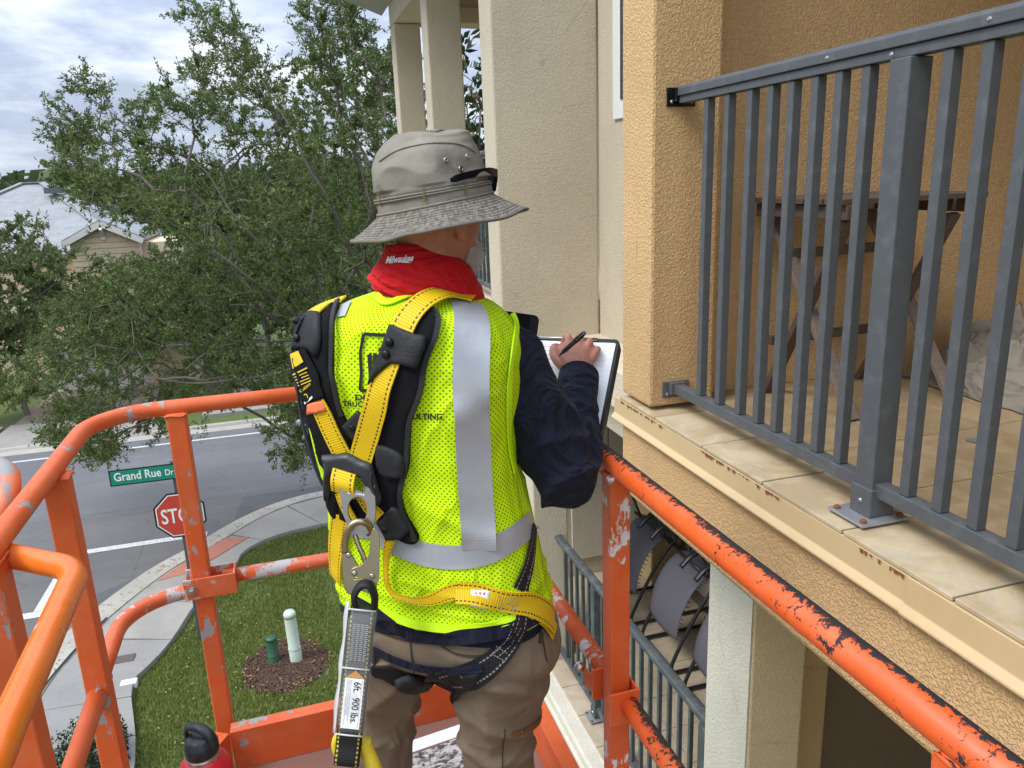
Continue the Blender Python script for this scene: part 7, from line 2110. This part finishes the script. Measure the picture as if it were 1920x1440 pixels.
# pack: a long padded block in a clear sleeve
tp, bt = at(682, 1136, DR-.012), at(650, 1436, DR-.02)
ax_ = (bt-tp); Ln = np.linalg.norm(ax_); ax_ /= Ln; sd_ = np.cross(ax_, Zc); sd_ /= np.linalg.norm(sd_); sd_ = sd_ if sd_@Rv > 0 else -sd_; nf = np.cross(sd_, ax_); nf = nf if nf@Zc < 0 else -nf
W_ = .0225; TH = .013
def slab(s0, s1, w0, w1, th, lift, mat, name, parent=LY, rounded=True, k=12):
    rows = []; UV = []
    prof = [(-1, -.2), (-1, .55), (-.9, .9), (-.5, 1), (0, 1.02), (.5, 1), (.9, .9), (1, .55), (1, -.2), (.9, -.9), (0, -1), (-.9, -.9)]
    for i in range(k+1):
        t = i/k; s = s0+(s1-s0)*t; w = w0+(w1-w0)*t; e = min(1, min(t, 1-t)*9+.55)
        c = tp+ax_*s*Ln+nf*lift+nf*.0012*sin(9*t+1)
        rows.append([c+sd_*a*w+nf*b*th*e for a, b in prof]); UV.append([((a+1)/2, s*Ln) for a, b in prof]+[(0, s*Ln)])
    mb = MB(); mb.grid(rows, UV, closed=True); mb.add(rows[0], [tuple(range(len(prof)))]); mb.add(rows[-1], [tuple(range(len(prof)-1, -1, -1))])
    return mb.build(name, mat, parent, smooth=True)
slab(0.0, .80, W_, W_*1.03, TH, 0, 'web_pack', 'shock_pack')
slab(.775, .995, W_*1.02, W_*1.0, TH*.9, .001, 'web_pack', 'end_tab')
slab(.012, .785, W_*1.12, W_*1.16, TH*1.18, .0004, 'clear_sleeve', 'clear_sleeve')
m = MB(); rows = [[tp+ax_*t*Ln-sd_*(W_*1.12+.006+.0015*sin(t*23))+nf*.006, tp+ax_*t*Ln-sd_*W_*1.05+nf*.0165] for t in np.linspace(-.03, .79, 24)]
m.grid(rows); o = m.build('sleeve_seam', 'clear_edge', LY, smooth=True); o.modifiers.new('thick', 'SOLIDIFY').thickness = .0012
for t in (.012, .375, .785):
    m = MB(); m.tube([tp+ax_*t*Ln-sd_*W_*1.1+nf*.0165, tp+ax_*t*Ln+nf*.0172, tp+ax_*t*Ln+sd_*W_*1.1+nf*.0165], .0016, 8); m.build('sleeve_fold', 'clear_edge', LY, smooth=True)
def onpack(t0, t1, a0, a1, mat, name, lift=.0166):
    m = MB(); m.add([tp+ax_*t*Ln+sd_*W_*a+nf*lift for t, a in ((t0, a0), (t0, a1), (t1, a1), (t1, a0))], [(0, 1, 2, 3)]); return m.build(name, mat, LY)
tg = MB()
for i in range(19):
    for k in range(4):
        t = .10+i*.0122; a = -.62+k*.34+(.05 if i % 2 else 0); tg.add([tp+ax_*(t+dt)*Ln+sd_*W_*(a+da)+nf*.0166 for dt, da in ((0, 0), (0, .27), (.0062, .27), (.0062, 0))], [(0, 1, 2, 3)])
q = tg.build('printed_lines', 'print_grey', LY); q['kind'] = 'stuff'
lb_ = onpack(.435, .745, -.72, .78, 'paper_white', 'rating_label', .0167)
m = MB(); m.add([tp+ax_*t*Ln+sd_*W_*a+nf*.0168 for t, a in ((.385, .05), (.434, .80), (.434, -.74))], [(0, 1, 2)]); m.build('warning_triangle', 'tan_tag', LY)
m = MB(); text_on_plane(m, '6ft.  900 lbs.', tp+ax_*.455*Ln+sd_*W_*.02+nf*.0171, ax_, sd_, .255*Ln, .0125, .012); m.build('lettering', 'print_black', LY)
m = MB()
for k, (a, t1) in enumerate(((-.22, .70), (-.36, .66), (-.50, .72), (.64, .73))):
    text_on_plane(m, 'Falling capacity range and inspection notes', tp+ax_*.445*Ln+sd_*W_*(a-.04)+nf*.0171, ax_, sd_, (t1-.445)*Ln, .0022, 0)
q = m.build('fine_print', 'print_grey', LY); q['kind'] = 'stuff'
m = MB(); m.tube(spline([at(648, 1374, DR+.004), at(634, 1382, DR+.0), at(630, 1402, DR+.002), at(640, 1424, DR+.01)], 6), .0085, 10); m.build('rope', 'rope_yellow', LY, smooth=True)
m = MB(); m.tube(spline([at(682, 1390, DR-.004), at(690, 1412, DR+.0), at(702, 1440, DR+.004), at(716, 1475, DR+.02), at(735, 1530, DR+.06)], 6), .0135, 12); m.build('rope', 'rope_yellow', LY, smooth=True)

# ================================================================== CLIPBOARD, PEN, POUCH
def build_clipboard():
    # held level with his chest: top edge away from him, tilted towards his eyes
    ex = RH.copy(); ey = -FH*cos(radians(42))-EZ*sin(radians(42)); w, h = .225, .25
    TR = at(1152, 643, 1.80); TL = TR-ex*w; n = np.cross(ex, ey); n = n if n@EZ > 0 else -n
    c = thing('clipboard', 'black storage clipboard with white paper held in front of the worker', 'clipboard', TL)
    def rr(x0, y0, x1, y1, r, k=5):
        out = []
        for cx, cy, a0 in ((x1-r, y0+r, -pi/2), (x1-r, y1-r, 0), (x0+r, y1-r, pi/2), (x0+r, y0+r, pi)):
            out += [(cx+r*cos(a0+pi/2*i/k), cy+r*sin(a0+pi/2*i/k)) for i in range(k+1)]
        return out
    for i, (t0, t1, mat, g) in enumerate(((-.030, -.018, 'plastic_black', 0), (-.0165, -.010, 'rubber_dark', -.003), (-.0085, -.001, 'plastic_black', 0))):
        m = MB(); m.prism(rr(-.008-g*0, -.012, w+.012, h, .014), TL, ex, ey, n, t0, t1); o = m.build('case_layer', mat, c, bevel=.0015)
        bq = bmesh.new(); bq.from_mesh(o.data); bmesh.ops.recalc_face_normals(bq, faces=bq.faces); bq.to_mesh(o.data); bq.free()
    m = MB(); m.prism(rr(-.004, .002, w+.004, h-.01, .004), TL, ex, ey, n, -.0008, .0022); pp_ = m.build('paper', 'paper_white', c)
    bq = bmesh.new(); bq.from_mesh(pp_.data); bmesh.ops.recalc_face_normals(bq, faces=bq.faces); bq.to_mesh(pp_.data); bq.free()
    m = MB()
    for i in range(10):
        y = .018+i*.012; x = .012
        while x < .075+.05*random.random():
            l = random.uniform(.003, .010); m.add([TL+ex*(x+a*l)+ey*(y+b)+n*.0025 for a, b in ((0, 0), (1, .0008), (1, .0026), (0, .0022))], [(0, 1, 2, 3)]); x += l+.0025
    for i in range(9):
        y = .012+i*.014; m.add([TL+ex*a+ey*b+n*.0024 for a, b in ((w*.55, y), (w-.012, y), (w-.012, y+.0006), (w*.55, y+.0006))], [(0, 1, 2, 3)])
    q = m.build('handwriting', 'print_grey', pp_); q['kind'] = 'stuff'
    m = MB(); m.tube([TL+ex*.0+n*.006-ey*.004, TL+ex*(w*.82)+n*.006-ey*.004], .0035, 10); m.build('clip_bar', 'steel', c, smooth=True)
    m = MB(); m.prism([(-.004, -.008), (.022, -.010), (.024, .004), (.012, .010), (-.002, .006)], TL, ex, ey, n, .004, .012); m.build('clip_corner', 'plastic_black', c, bevel=.002)
    m = MB(); a, b = at(1056, 660, 1.725), at(1096, 624, 1.655)
    d = (b-a)/np.linalg.norm(b-a); L = np.linalg.norm(b-a)
    m.lathe([(.0008, -.02), (.002, -.012), (.0046, .004), (.0052, .012), (.0052, L*.55), (.0058, L*.56), (.0058, L*.9), (.004, L), (.0005, L*1.01)], a, 14, axis=tuple(d)); pen = m.build('pen', 'plastic_black', smooth=True)
    tag(pen, 'black pen held in the writing hand above the paper', 'pen')
    m = MB(); m.bar(a+d*L*.62-Wv*.007, a+d*L*.98-Wv*.007, .003, .002); m.build('pen_clip', 'galv', pen)
    # ribbed black case showing past the shoulder
    q0, q1, q2 = at(948, 590, 1.62), at(1004, 598, 1.62), at(1006, 628, 1.62)
    k = thing('phone_case', 'black ribbed case on the chest showing beyond the right shoulder', 'case', q1)
    e1 = (q1-q0); w2 = np.linalg.norm(e1); e1 /= w2; e2 = (q2-q1); h2 = np.linalg.norm(e2); e2 -= e1*(e2@e1); e2 /= np.linalg.norm(e2); e3 = np.cross(e1, e2); e3 = e3 if e3@Wv > 0 else -e3
    m = MB(); m.prism(rr(-.02, -.008, w2+.008, h2+.03, .012), q0, e1, e2, e3, 0, .024); o = m.build('shell', 'pad_black', k, bevel=.003)
    bq = bmesh.new(); bq.from_mesh(o.data); bmesh.ops.recalc_face_normals(bq, faces=bq.faces); bq.to_mesh(o.data); bq.free()
    for i in range(5):
        m = MB(); x = w2-.010+i*.0034; m.prism([(x, -.004), (x+.0016, -.004), (x+.0016, h2+.01), (x, h2+.01)], q0, e1, e2, e3, -.0015, -.0001); m.build('rib', 'leather_black', k)
build_clipboard()
